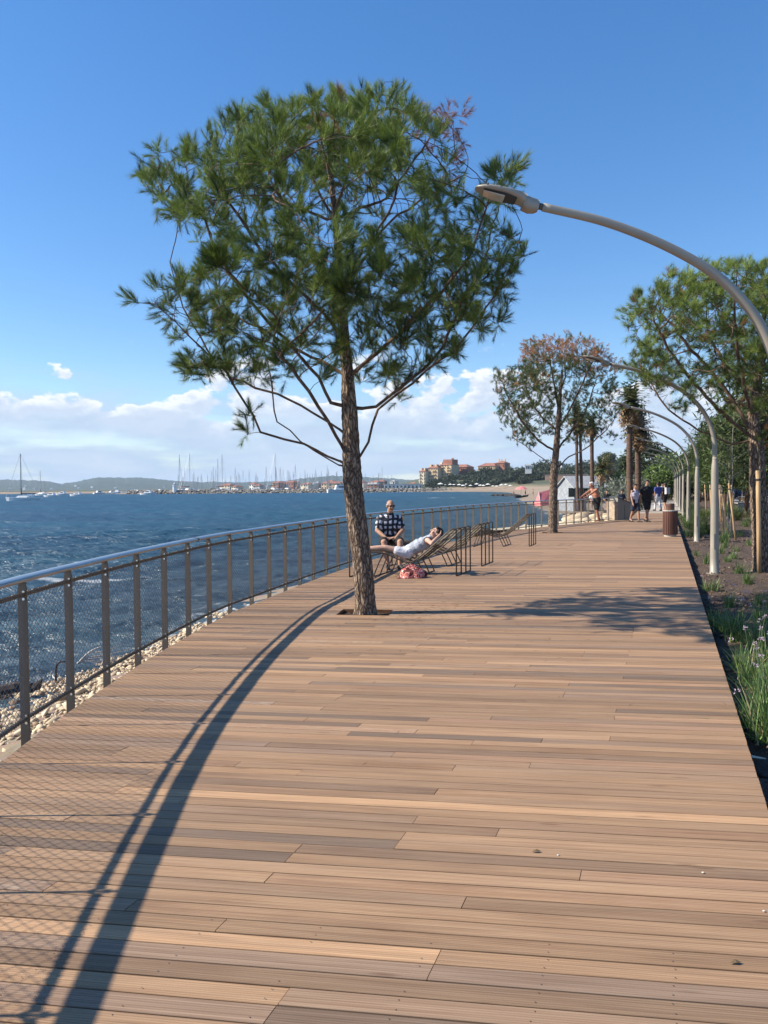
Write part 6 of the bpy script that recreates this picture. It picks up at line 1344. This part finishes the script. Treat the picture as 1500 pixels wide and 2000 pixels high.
    for px, yy in spots: dup(g.choice(proto), at(px, yy), R(g.uniform(60, 120)), lb, scale=g.uniform(.75, 1.15))
    for px, h in ((352, 1.75), (369, 1.8), (433, 1.75), (536, 1.8), (426, 1.55), (520, 1.2)): dup(proto[1], at(px, 530), R(g.uniform(60, 120)), lb, scale=h * .95)
    mg = 'motor boats moored along the breakwater'; ml = 'white motor boat among those moored along the breakwater'; mp = motorboat(ml, at(360, 475), R(90), 9, mg)
    for i in range(40): dup(mp, at(g.uniform(180, 345) if i < 10 else g.uniform(350, 790), g.uniform(470, 520) if i >= 10 else g.uniform(500, 540)), R(g.uniform(0, 360)), ml, scale=g.uniform(.7, 1.3))
    lh = thing('harbour_light', 'small white harbour light at the tip of the breakwater', 'harbour light', at(341, 458, SEA + 1.4)); MB().lathe([(1.3, -1), (1.0, 3.2), (1.3, 3.3), (1.3, 3.6), (.7, 3.7), (.7, 4.6), (0, 5.2)], 10, cap=False).build('tower', gel, lh); MB().lathe([(.72, 3.75), (.72, 4.5)], 8).build('lantern', GLASS, lh)
marina()
# ================================================================== PEOPLE
def skin_m(name, c): return M(name, c, rough=.55, var=.06, scale=8, spec=.3)
SKIN = skin_m('tanned_skin', (.42, .235, .155)); SKIN_L = skin_m('light_skin', (.55, .34, .25)); SKIN_R = skin_m('sunburnt_skin', (.44, .20, .13))
HAIR_D = M('dark_brown_hair', (.022, .014, .010), rough=.55, bump=.6, bscale=90); HAIR_G = M('grey_hair', (.42, .40, .38), rough=.7, bump=.5, bscale=90); HAIR_W = M('white_hair', (.72, .71, .68), rough=.7)
EYE_M = M('eye_dark', (.02, .015, .012), rough=.2); LIP = M('lips', (.34, .13, .11), rough=.5); SHADES = M('sunglasses_black', (.012, .012, .014), rough=.1)
BLACK = M('black_cotton', (.012, .012, .014), rough=.85, bump=.4, bscale=30); WHITEC = M('white_cotton', (.66, .66, .69), rough=.85, bump=.5, bscale=30); GREYC = M('pale_grey_jersey', (.40, .43, .49), rough=.85, bump=.6, bscale=22); NAVY = M('navy_cotton', (.025, .03, .055), rough=.85, bump=.4, bscale=30); LAV = M('lavender_white_top', (.42, .40, .52), rough=.85, col2=(.62, .60, .66), scale=14); BLUEC = M('blue_top', (.06, .09, .36), rough=.8)
SHOE = M('dark_sandal', (.02, .018, .016), rough=.6); SOLE = M('shoe_white', (.6, .58, .55), rough=.6)
def check_cloth():
    m = bpy.data.materials.new('black_white_check_shirt'); m.use_nodes = True; nt = m.node_tree; N = nt.nodes; L = nt.links; b = N['Principled BSDF']; b.inputs['Roughness'].default_value = .85
    tc = N.new('ShaderNodeTexCoord'); sp = N.new('ShaderNodeSeparateXYZ'); nz = N.new('ShaderNodeTexNoise'); nz.inputs['Scale'].default_value = 7; L.new(tc.outputs['Object'], nz.inputs['Vector']); wv = N.new('ShaderNodeMix'); wv.data_type = 'RGBA'; wv.blend_type = 'ADD'; wv.inputs[0].default_value = .10; L.new(tc.outputs['Object'], wv.inputs[6]); L.new(nz.outputs['Color'], wv.inputs[7]); L.new(wv.outputs[2], sp.inputs[0])
    def wave(o, f, ph=0.):
        a = N.new('ShaderNodeMath'); a.operation = 'MULTIPLY_ADD'; L.new(o, a.inputs[0]); a.inputs[1].default_value = f; a.inputs[2].default_value = ph; s = N.new('ShaderNodeMath'); s.operation = 'SINE'; L.new(a.outputs[0], s.inputs[0]); g = N.new('ShaderNodeMath'); g.operation = 'GREATER_THAN'; L.new(s.outputs[0], g.inputs[0]); g.inputs[1].default_value = .0; return g.outputs[0]
    ad = N.new('ShaderNodeMath'); ad.operation = 'ADD'; L.new(wave(sp.outputs['X'], 66, .9), ad.inputs[0]); L.new(wave(sp.outputs['Z'], 58), ad.inputs[1])
    cr = N.new('ShaderNodeValToRGB'); dv = N.new('ShaderNodeMath'); dv.operation = 'MULTIPLY'; L.new(ad.outputs[0], dv.inputs[0]); dv.inputs[1].default_value = .5; L.new(dv.outputs[0], cr.inputs[0]); cr.color_ramp.interpolation = 'CONSTANT'
    e = cr.color_ramp.elements; e[0].color = (.66, .66, .69, 1); e[1].color = (.010, .012, .020, 1); e[1].position = .75; q = cr.color_ramp.elements.new(.3); q.color = (.030, .034, .055, 1)
    L.new(cr.outputs[0], b.inputs['Base Color']); return m
CHECK = check_cloth()

def cap_piece(mb, p0, p1, r0, r1, n=10):
    p0, p1 = Vector(p0), Vector(p1); d = p1 - p0; L = d.length
    if L < 1e-5: mb.ell(p0, (r0, r0, r0), n, 6); return
    t = d / L; pts, rs = [], []
    for k in range(4): a = math.pi / 2 * k / 4; pts.append(p0 - t * r0 * math.cos(a)); rs.append(max(1e-4, r0 * math.sin(a)))
    pts.append(p0); rs.append(r0); pts.append(p1); rs.append(r1)
    for k in range(3, -1, -1): a = math.pi / 2 * k / 4; pts.append(p1 + t * r1 * math.cos(a)); rs.append(max(1e-4, r1 * math.sin(a)))
    mb.tube(pts, rs, n)
def fuse(mb, name, mat, parent, voxel, smooth_it=2):
    """one continuous skin round overlapping volumes"""
    me = mb.mesh('tmp', mat); o = bpy.data.objects.new('tmp', me); COL.objects.link(o); md = o.modifiers.new('r', 'REMESH'); md.mode = 'VOXEL'; md.voxel_size = voxel; md.use_smooth_shade = True
    if smooth_it: sm = o.modifiers.new('s', 'SMOOTH'); sm.iterations = smooth_it; sm.factor = .5
    dg = bpy.context.evaluated_depsgraph_get(); nm = bpy.data.meshes.new_from_object(o.evaluated_get(dg)); bpy.data.objects.remove(o); bpy.data.meshes.remove(me)
    nm.name = name; nm.materials.clear(); nm.materials.append(mat); nm.polygons.foreach_set('use_smooth', np.ones(len(nm.polygons), bool)); nm.update(); return link(name, nm, parent)
def hand(mb, wrist, d, palm_n, side, curl=.4, s=1.0):
    """palm and five bent fingers; d points along the hand, palm_n out of the palm, side = +1/-1 for the thumb's side"""
    d = Vector(d).normalized(); n = Vector(palm_n); n = (n - d * n.dot(d)).normalized(); x = d.cross(n).normalized() * side; w = Vector(wrist)
    for k in (-.028, -.010, .010, .026): cap_piece(mb, w + x * k * .6 * s + d * .012 * s, w + x * k * s + d * .085 * s, .015 * s, .013 * s, 6)
    for k, L in zip((.029, .010, -.010, -.028), (.070, .078, .072, .056)):
        p = w + (x * k + d * .088) * s; dd = d.copy()
        for j, f in enumerate((.45, .32, .23)):
            dd = (dd + n * math.tan(curl * (.5 + .3 * j))).normalized(); q = p + dd * L * f * s; cap_piece(mb, p, q, (.0092 - .0008 * j) * s, (.0086 - .0010 * j) * s, 6); p = q
    p = w + (x * .030 + d * .025) * s; dd = (d * .75 + x * .75 + n * .3).normalized(); q = p + dd * .042 * s; cap_piece(mb, p, q, .0125 * s, .0105 * s, 6); dd = (d + x * .25 + n * .35).normalized(); cap_piece(mb, q, q + dd * .03 * s, .0100 * s, .0085 * s, 6)

def person(lab, loc, rz, J, skin, cloth, hair, voxel=.009, group=None, look=None, glasses=False, build=1.0, shoe=SHOE, curl=.4, hands=None, bald=False):
    """J: joints in local space (x = the figure's left, -y = forward).  cloth: dict name -> (kind, material)"""
    root = thing('person', lab, 'person', loc, rz, group); b = build; J = {k: Vector(v) for k, v in J.items()}; mb = MB()
    pel, ch, nk, hd = J['pelvis'], J['chest'], J['neck'], J['head']
    fwd = Vector(look or (0, -1, 0)).normalized(); up = J['head'] - J['neck']; up = (up - fwd * up.dot(fwd)).normalized(); sd_ = fwd.cross(up).normalized()
    Rm = Matrix((sd_, -fwd, up)).transposed()
    # head: skull, face, jaw, nose, ears, brow
    def hp(x, y, z): return hd + Rm @ Vector((x, y, z))
    mb.ell(hp(0, .012, .028), (.074, .092, .092), 14, 10, rot=Rm); mb.ell(hp(0, -.022, -.03), (.058, .066, .080), 12, 8, rot=Rm); mb.ell(hp(0, -.062, -.088), (.026, .024, .022), 8, 6, rot=Rm)
    cap_piece(mb, hp(0, -.086, .006), hp(0, -.104, -.028), .010, .0155, 8)
    for s in (-1, 1): mb.ell(hp(.077 * s, .016, -.005), (.010, .022, .033), 8, 6, rot=Rm); mb.ell(hp(.028 * s, -.075, .026), (.026, .016, .010), 8, 5, rot=Rm); mb.ell(hp(.036 * s, -.066, -.03), (.024, .022, .024), 8, 5, rot=Rm)
    cap_piece(mb, nk - (nk - ch).normalized() * .03, hp(0, .016, -.06), .060 * b, .054, 10)
    # trunk as a few rounded masses across
    def across(a, c): v = J[a + '_l'] - J[a + '_r']; return v
    sh = across('shoulder', 0); hpv = across('hip', 0)
    def trunk(m, grow, hips=True):
        ax = sh.normalized()
        for t, w, r in ((0, .70, .105), (.25, .62, .108), (.5, .60, .112), (.75, .72, .118), (1, .70, .105)):
            c = pel.lerp(ch, t); half = (hpv * (1 - t) + sh * t) * .5 * w * .78; cap_piece(m, c - half, c + half, (r * b) + grow, (r * b) + grow, 10)
        for s in (-1, 1): cap_piece(m, ch + (nk - ch) * .35, J['shoulder_l' if s > 0 else 'shoulder_r'], .072 * b + grow, .058 * b + grow, 10)
        cap_piece(m, ch, ch.lerp(nk, .85), .10 * b + grow, .062 * b + grow, 10)
    trunk(mb, 0)
    for s in ('_l', '_r'):
        S, E, Wr = J['shoulder' + s], J['elbow' + s], J['wrist' + s]; cap_piece(mb, S, E, .049 * b, .039 * b); cap_piece(mb, E, E.lerp(Wr, .35), .038 * b, .040 * b); cap_piece(mb, E.lerp(Wr, .35), Wr, .040 * b, .027 * b)
        hdn = (hands or {}).get(s); d = (Wr - E).normalized() if hdn is None or hdn[0] is None else Vector(hdn[0]); n_ = Vector((-1 if s == '_l' else 1, 0, 0)) if hdn is None else Vector(hdn[1]); hand(mb, Wr, d, n_, (1 if s == '_l' else -1) if hdn is None or len(hdn) < 3 else hdn[2], curl)
        H, K, A, T = J['hip' + s], J['knee' + s], J['ankle' + s], J['toe' + s]; cap_piece(mb, H, K, .088 * b, .058 * b, 12); cap_piece(mb, K, K.lerp(A, .35), .056 * b, .057 * b); cap_piece(mb, K.lerp(A, .35), A, .057 * b, .036 * b)
        f = (T - A); cap_piece(mb, A + Vector((0, 0, -.0)), A + (T - A) * .25 + Vector((0, 0, -.012)), .036, .034); cap_piece(mb, A + (T - A) * .2 + Vector((0, 0, -.012)), T, .036, .024); he = A - Vector((f.x, f.y, 0)).normalized() * .035 + Vector((0, 0, -.035)) if abs(f.z) < .5 * f.length + .08 else A; cap_piece(mb, A, he, .033, .030)
    fuse(mb, 'body', skin, root, voxel)
    # eyes and mouth sit on the face
    em = MB()
    for s in (-1, 1): em.ell(hp(.029 * s, -.083, .012), (.013, .007, .0065), 8, 5, rot=Rm)
    em.build('eyes' if False else 'eye_pair', EYE_M, root); MB().ell(hp(0, -.083, -.062), (.024, .008, .006), 8, 5, rot=Rm).build('mouth', LIP, root)
    if glasses:
        gm = MB()
        for s in (-1, 1): gm.ell(hp(.032 * s, -.092, .012), (.029, .008, .021), 10, 6, rot=Rm); gm.tube([hp(.06 * s, -.088, .02), hp(.082 * s, -.03, .018), hp(.084 * s, .02, .01)], .004, 5)
        gm.tube([hp(-.02, -.096, .02), hp(.02, -.096, .02)], .004, 5); gm.build('sunglasses', SHADES, root)
    # hair: a shell over the skull, shaped as in the photograph
    if hair:
        kind, hm = hair; h = MB()
        if kind == 'bald': h.ell(hp(0, .034, .006), (.079, .080, .062), 14, 8, rot=Rm); [h.ell(hp(.07 * s, .0, .022), (.014, .035, .030), 8, 6, rot=Rm) for s in (-1, 1)]
        elif kind == 'cap': h.ell(hp(0, .016, .046), (.082, .099, .082), 14, 8, rot=Rm); h.ell(hp(0, -.095, .045), (.06, .06, .010), 12, 5, rot=Rm)
        else:
            h.ell(hp(0, .028, .044), (.084, .094, .084), 14, 10, rot=Rm); h.ell(hp(0, .055, -.005), (.074, .060, .075), 12, 8, rot=Rm); [h.ell(hp(.068 * s, .012, .03), (.020, .045, .045), 8, 6, rot=Rm) for s in (-1, 1)]; [h.ell(hp(.03 * s, -.045, .085), (.042, .04, .026), 8, 6, rot=Rm) for s in (-1, 0, 1)]
            if kind == 'bun': h.ell(hp(0, .12, .05), (.042, .042, .042), 10, 7, rot=Rm)
            if kind == 'long': h.ell(hp(0, .075, -.08), (.075, .035, .10), 10, 7, rot=Rm)
        fuse(h, 'hair' if kind != 'cap' else 'cap', hm, root, .008, 1)
    for nm, (kind, m) in cloth.items():
        c = MB(); gw = .016
        if kind in ('shirt', 'tank', 'polo'):
            trunk(c, gw)
            ax = (pel - ch).normalized(); half = hpv * .5 * .62
            cap_piece(c, pel - half, pel + half, .118 * b + gw, .118 * b + gw)
            if kind != 'tank':
                for s in ('_l', '_r'): S, E = J['shoulder' + s], J['elbow' + s]; cap_piece(c, S, S.lerp(E, .62 if kind == 'shirt' else .5), .050 * b + gw * .8, .056 * b + gw)
            else:
                for s in ('_l', '_r'): cap_piece(c, J['shoulder' + s].lerp(nk, .45), ch, .05 * b, .09 * b + gw)
            o = fuse(c, nm, m, root, voxel, 1)
            if kind == 'tank':     # arms stay bare: trim the sides back from the shoulder joint
                bm = bmesh.new(); bm.from_mesh(o.data); dl = [v for v in bm.verts if min((v.co - J['shoulder_l']).length, (v.co - J['shoulder_r']).length) < .055 * b + .028]; bmesh.ops.delete(bm, geom=dl, context='VERTS'); bm.to_mesh(o.data); bm.free()
            else:
                col = MB(); up_ = (nk - ch).normalized(); cc = nk - up_ * .035
                pts = [cc + (sd_ * math.cos(a) * .080 * b - fwd * (-math.sin(a)) * -.070 * b) + up_ * (.012 * math.sin(a)) for a in np.linspace(R(-245), R(65), 14)]; col.tube(pts, .015, 6); col.build('collar', m, root, smooth=True)
        elif kind in ('shorts', 'trousers', 'shortshort'):
            half = hpv * .5 * .75; cap_piece(c, pel - half, pel + half, .120 * b + .012, .120 * b + .012); q = pel.lerp(ch, .22); cap_piece(c, q - half * .9, q + half * .9, .110 * b + .012, .110 * b + .012)
            for s in ('_l', '_r'):
                H, K, A = J['hip' + s], J['knee' + s], J['ankle' + s]
                f = {'shorts': .82, 'trousers': 1, 'shortshort': .42}[kind]; cap_piece(c, H, H.lerp(K, f), .096 * b + .012, (.078 if kind != 'shortshort' else .088) * b + .014)
                if kind == 'trousers': cap_piece(c, K, A + (K - A).normalized() * .05, .066 * b + .012, .050 * b + .012)
            fuse(c, nm, m, root, voxel, 1)
        elif kind == 'shoes':
            for s in ('_l', '_r'):
                A, T = J['ankle' + s], J['toe' + s]; f = Vector((T.x - A.x, T.y - A.y, 0)).normalized(); c = MB(); cap_piece(c, Vector((A.x, A.y, T.z + .004)) - f * .045, T + f * .012, .041, .036); cap_piece(c, Vector((A.x, A.y, T.z + .03)), T - f * .06 + Vector((0, 0, .02)), .042, .034); fuse(c, nm, m, root, voxel, 1)
        elif kind == 'pack':
            for s in (-1, 1): c.tube(spline([ch + sh * .22 * s + Vector((0, .11, .10)), ch + sh * .24 * s + Vector((0, -.01, .21)), ch + sh * .22 * s + Vector((0, -.125, .06)), ch + sh * .25 * s + Vector((0, -.05, -.16))], 4), .02, 6)
            c.box(ch + Vector((0, .20, -.05)), (.28, .16, .40)); c.build(nm, m, root)
    return root

def standing(h=1.75, step=.0, lean=0., arms=(0, 0), wide=.17, turn=0):
    k = h / 1.75
    J = dict(pelvis=(0, 0, .96), chest=(0, .0 - lean * .3, 1.29), neck=(0, .005 - lean * .45, 1.475), head=(0, -.015 - lean * .5, 1.632))
    for s, q in (('_l', 1), ('_r', -1)):
        st = step * q
        J['shoulder' + s] = (wide * q, .01 - lean * .38, 1.41); a = arms[0 if q > 0 else 1]
        J['elbow' + s] = ((wide + .06) * q, .03 + a * .12 - lean * .3, 1.13); J['wrist' + s] = ((wide + .075) * q, -.03 - st * 0 + a * .20 - lean * .3, .89)
        J['hip' + s] = (.088 * q, 0, .91); J['knee' + s] = (.095 * q, -.03 - st * .32 - (.04 if st < 0 else 0), .49 + abs(st) * .01); J['ankle' + s] = (.098 * q, .02 - st * .62, .075 + (.07 if st < 0 else 0)); J['toe' + s] = (.112 * q, -.15 - st * .62, .028 + (.0 if st < 0 else .0))
    return {a: tuple(k * c for c in v) for a, v in J.items()}

def people():
    # seated man, facing the camera from the foot end of the farther lounger
    sp = Vector((.115, 15.42, 0))
    z0 = .46
    J = dict(pelvis=(0, .10, z0 + .10), chest=(0.0, .05, z0 + .42), neck=(.0, .0, z0 + .605), head=(.012, -.045, z0 + .755), shoulder_l=(.182, .035, z0 + .505), shoulder_r=(-.182, .035, z0 + .505), elbow_l=(.255, -.06, z0 + .27), elbow_r=(-.265, -.06, z0 + .27), wrist_l=(.10, -.26, z0 + .14), wrist_r=(-.11, -.26, z0 + .135),
             hip_l=(.10, .06, z0 + .07), hip_r=(-.10, .06, z0 + .07), knee_l=(.16, -.38, z0 + .055), knee_r=(-.16, -.38, z0 + .055), ankle_l=(.13, -.52, .075), ankle_r=(-.10, -.50, .075), toe_l=(.165, -.68, .03), toe_r=(-.115, -.67, .03))
    person('balding grey haired man in sunglasses and checked shirt seated behind the reclining woman', sp, R(6), J, SKIN, {'shirt': ('shirt', CHECK), 'shorts': ('shorts', BLACK), 'sandal': ('shoes', SHOE)}, ('bald', HAIR_G), voxel=.0088, look=(.30, -1, -.10), glasses=True, build=1.12, hands={'_l': ((-1, -.25, -.05), (0, .2, -1), 1), '_r': ((1, -.25, -.08), (0, .2, -1), -1)})
    # reclining woman on the near lounger, head to the right, hands behind her head
    o = Vector((-.62, 13.62, 0)) + Vector((.365, .931, 0)) * .47
    def L(px, py, dd=0.0): p = D(px, py, o.y + dd) - o; return p
    h = {'pelvis': L(792, 1080), 'chest': L(826, 1061), 'neck': L(841, 1050), 'head': L(852, 1040.5)}
    hp_ = L(793, 1080); sh_ = L(835, 1054.5)
    J = dict(h); 
    for s, q in (('_r', -1), ('_l', 1)):       # near side is -y
        J['shoulder' + s] = sh_ + Vector((0, .165 * q, 0)); J['hip' + s] = hp_ + Vector((0, .09 * q, -.005))
    J['elbow_r'] = L(843, 1062, -.36) ; J['wrist_r'] = L(858, 1046, -.13); J['elbow_l'] = L(838, 1052, .38); J['wrist_l'] = L(858, 1042, .13)
    for s, q in (('_r', -1), ('_l', 1)):
        J['knee' + s] = L(752, 1071 + q * 1.2, .10 * q); J['ankle' + s] = L(711, 1073 + q, .09 * q); J['toe' + s] = L(700, 1060, .10 * q)
    person('woman in pale grey top and white shorts reclining with her hands behind her head', o, 0, J, SKIN_L, {'tank_top': ('tank', GREYC), 'shorts': ('shortshort', WHITEC)}, ('short', HAIR_D), voxel=.0088, look=(-.72, -.12, .62), build=.94, hands={'_r': ((.35, .8, .35), (-.6, .3, .5), 1), '_l': ((.35, -.8, .35), (-.6, -.3, .5), -1)})
    # shirtless man leaning on the railing
    p = G(1166, 1018.5); J = standing(1.77); J.update(chest=(0.03, -.13, 1.29), neck=(.03, -.235, 1.47), head=(.03, -.30, 1.625), shoulder_l=(.215, -.17, 1.40), shoulder_r=(-.155, -.20, 1.40), elbow_l=(.22, -.42, 1.24), wrist_l=(.20, -.66, 1.115), elbow_r=(-.16, -.45, 1.25), wrist_r=(-.14, -.68, 1.115), knee_l=(.10, -.07, .50), ankle_l=(.10, .02, .075), toe_l=(.11, -.15, .03), knee_r=(-.10, .03, .50), ankle_r=(-.10, .20, .085), toe_r=(-.11, .04, .03), pelvis=(0, .0, .96))
    person('shirtless white haired man in black shorts leaning on the railing', p, R(-72), J, SKIN_R, {'shorts': ('shorts', BLACK)}, ('short', HAIR_W), voxel=.012, look=(0, -1, -.15), build=1.08)
    # couple walking towards the camera
    person('walking woman in lavender tank top and dark shorts beside the man in black', G(1240, 1019.5), R(18), standing(1.64, .30, arms=(.5, -.6), wide=.155), SKIN, {'tank_top': ('tank', LAV), 'shorts': ('shorts', NAVY), 'shoe': ('shoes', SHOE)}, ('bun', HAIR_D), voxel=.012, build=.98)
    person('walking man all in black beside the woman in lavender top', G(1263, 1019), R(18), standing(1.82, -.32, arms=(-.5, .5), wide=.20), SKIN, {'t_shirt': ('shirt', BLACK), 'shorts': ('shorts', BLACK), 'shoe': ('shoes', SHOE)}, ('short', HAIR_D), voxel=.012, build=1.14)
    # strollers farther along
    person('stroller in blue top and white trousers walking away', G(1285, 997.5), R(195), standing(1.74, .3, wide=.18), SKIN, {'top': ('shirt', BLUEC), 'trousers': ('trousers', WHITEC), 'shoe': ('shoes', SHOE)}, ('short', HAIR_D), voxel=.018)
    person('dark clothed stroller with a pale backpack beside the blue topped one', G(1299, 996.5), R(200), standing(1.72, -.3, wide=.18), SKIN, {'top': ('shirt', BLACK), 'shorts': ('shorts', BLACK), 'backpack': ('pack', WHITEC)}, ('long', HAIR_D), voxel=.018)
    person('distant stroller in white right of the blue topped one', G(1293, 982), R(20), standing(1.7, .25), SKIN, {'top': ('shirt', WHITEC), 'trousers': ('trousers', NAVY)}, ('short', HAIR_D), voxel=.022)
    seat = lambda z: dict(pelvis=(0, .05, z), chest=(0, .03, z + .32), neck=(0, .01, z + .5), head=(0, -.02, z + .65), shoulder_l=(.17, .03, z + .44), shoulder_r=(-.17, .03, z + .44), elbow_l=(.22, -.04, z + .18), elbow_r=(-.22, -.04, z + .18), wrist_l=(.1, -.22, z + .07), wrist_r=(-.1, -.22, z + .07), hip_l=(.09, 0, z - .02), hip_r=(-.09, 0, z - .02), knee_l=(.11, -.42, z - .01), knee_r=(-.11, -.42, z - .01), ankle_l=(.1, -.44, .08), ankle_r=(-.1, -.44, .08), toe_l=(.11, -.6, .03), toe_r=(-.11, -.6, .03))
    q = prom(47, end_o - 1.6)
    bench = thing('stone_bench', 'low stone bench seating strollers behind the grey cabinet', 'bench', q, R(-20)); MB().box((0, 0, .21), (3.2, .5, .42)).build('seat', M('bench_stone', (.48, .43, .36), rough=.9), bench)
    for k in range(4): MB().box((-1.2 + k * .8, 0, -.09), (.3, .36, .18)).build('leg', M('bench_foot', (.33, .30, .26), rough=.9), bench)
    for i, (dx, top, lab) in enumerate(((-1.2, WHITEC, 'seated stroller in white at the left end of the stone bench'), (-.35, BLACK, 'seated stroller in black on the stone bench'), (.55, NAVY, 'seated stroller in navy near the right end of the stone bench'))):
        c = q + Vector((dx * math.cos(R(-20)), dx * math.sin(R(-20)), 0)); person(lab, c, R(-14 + 9 * i), seat(.52), SKIN, {'top': ('shirt', top), 'shorts': ('shorts', NAVY)}, ('short', HAIR_D), voxel=.018)
    # on the beach
    pk = M('pink_cloth', (.80, .22, .22), rough=.8); blk = BLACK
    y = 112
    def at(px, yy): d = ray(px, 960); x = d[0] / d[1] * yy; return Vector((x, yy, float(land_z(x, yy)[0][0])))
    p = at(1066, y); r = thing('beach_tent', 'pink beach tent on the sand left of the brown topped pine', 'beach tent', p, R(20)); MB().add([(-1.5, -1, 0), (1.5, -1, 0), (1.5, 1.0, 0), (-1.5, 1.0, 0), (-1.1, .1, 1.9), (1.2, .2, 2.4)], [(0, 1, 5, 4), (1, 2, 5), (2, 3, 4, 5), (3, 0, 4)]).build('canopy', pk, r)
    for x in (-1.4, 1.4): MB().tube([(x, -.95, 0), (x * .8, .1, 2.0)], .03, 5).build('pole', WHITEC, r)
    pw = thing('beach_parasol', 'pink parasol on the sand beyond the pink tent', 'parasol', at(1018, 225)); MB().lathe([(1.9, 1.9), (1.0, 2.5), (.03, 2.8)], 10, cap=False).build('canopy', pk, pw); MB().tube([(0, 0, -.2), (0, 0, 2.8)], .04, 5).build('pole', WHITEC, pw)
    seq = [(1003, 235, SKIN_R, 'distant bather in red at the water edge left of the parasol'), (1026, 215, SKIN, 'distant bather standing right of the pink parasol'), (1041, 190, SKIN_L, 'distant bather alone on the open sand'), (1094, 108, SKIN, 'bather in purple standing right of the brown topped pine trunk')]
    pur = M('purple_cloth', (.10, .06, .34), rough=.8)
    for i, (px, yy, sk, lab) in enumerate(seq): person(lab, at(px, yy), R(40 * i), standing(1.72, .1), sk, {'shorts': ('shorts', pk if i == 0 else pur if i == 3 else NAVY), **({'top': ('shirt', pur)} if i == 3 else {})}, ('short', HAIR_D), voxel=.03)
    q = G(1018, 973, SEA); b = thing('beached_boat', 'small dark boat drawn up at the water edge of the beach', 'boat', (q.x, q.y, SEA + .05), R(20)); MB().add([(-1.7, -.5, .55), (1.2, -.5, .5), (2.2, 0, .8), (1.2, .5, .5), (-1.7, .5, .55), (-1.6, -.3, 0), (1.2, -.25, 0), (1.7, 0, .1), (1.2, .25, 0), (-1.6, .3, 0)], [(0, 1, 6, 5), (1, 2, 7, 6), (2, 3, 8, 7), (3, 4, 9, 8), (4, 0, 5, 9), (0, 4, 3, 2, 1)]).build('hull', BLACK, b); MB().box((.2, 0, .56), (.3, .9, .05)).build('thwart', WHITEC, b)
    # thin dark jetty of stones running out from the beach
    a, c = at(968, 245), at(1010, 228); gj = np.random.default_rng(3); mbj = MB()
    for k in range(50): t = gj.random(); pp = a.lerp(c, t); mbj.ell((pp.x + gj.normal(0, .5), pp.y + gj.normal(0, .5), SEA + .15), tuple(gj.uniform(.4, .9, 3) * np.array((1.2, 1, .7))), 7, 5)
    tag(mbj.build('rock_groyne', M('groyne_rock', (.05, .045, .04), rough=.9)), 'dark line of rocks running into the bay from the beach', 'groyne')
people()
# ================================================================== AIR
def haze():
    m = bpy.data.materials.new('haze_air'); m.use_nodes = True; nt = m.node_tree; N = nt.nodes; N.remove(N['Principled BSDF']); v = N.new('ShaderNodeVolumePrincipled')
    v.inputs['Color'].default_value = (.68, .82, 1.0, 1); v.inputs['Density'].default_value = HAZE; v.inputs['Anisotropy'].default_value = .0; nt.links.new(v.outputs[0], N['Material Output'].inputs['Volume'])
    X, Y, z0, z1 = 9800, 9800, -16, 95; mb = MB(); mb.box((0, 0, (z0 + z1) / 2), (2 * X, 2 * Y, z1 - z0)); tag(mb.build('haze', m), kind='stuff')
HAZE = .000095
haze()
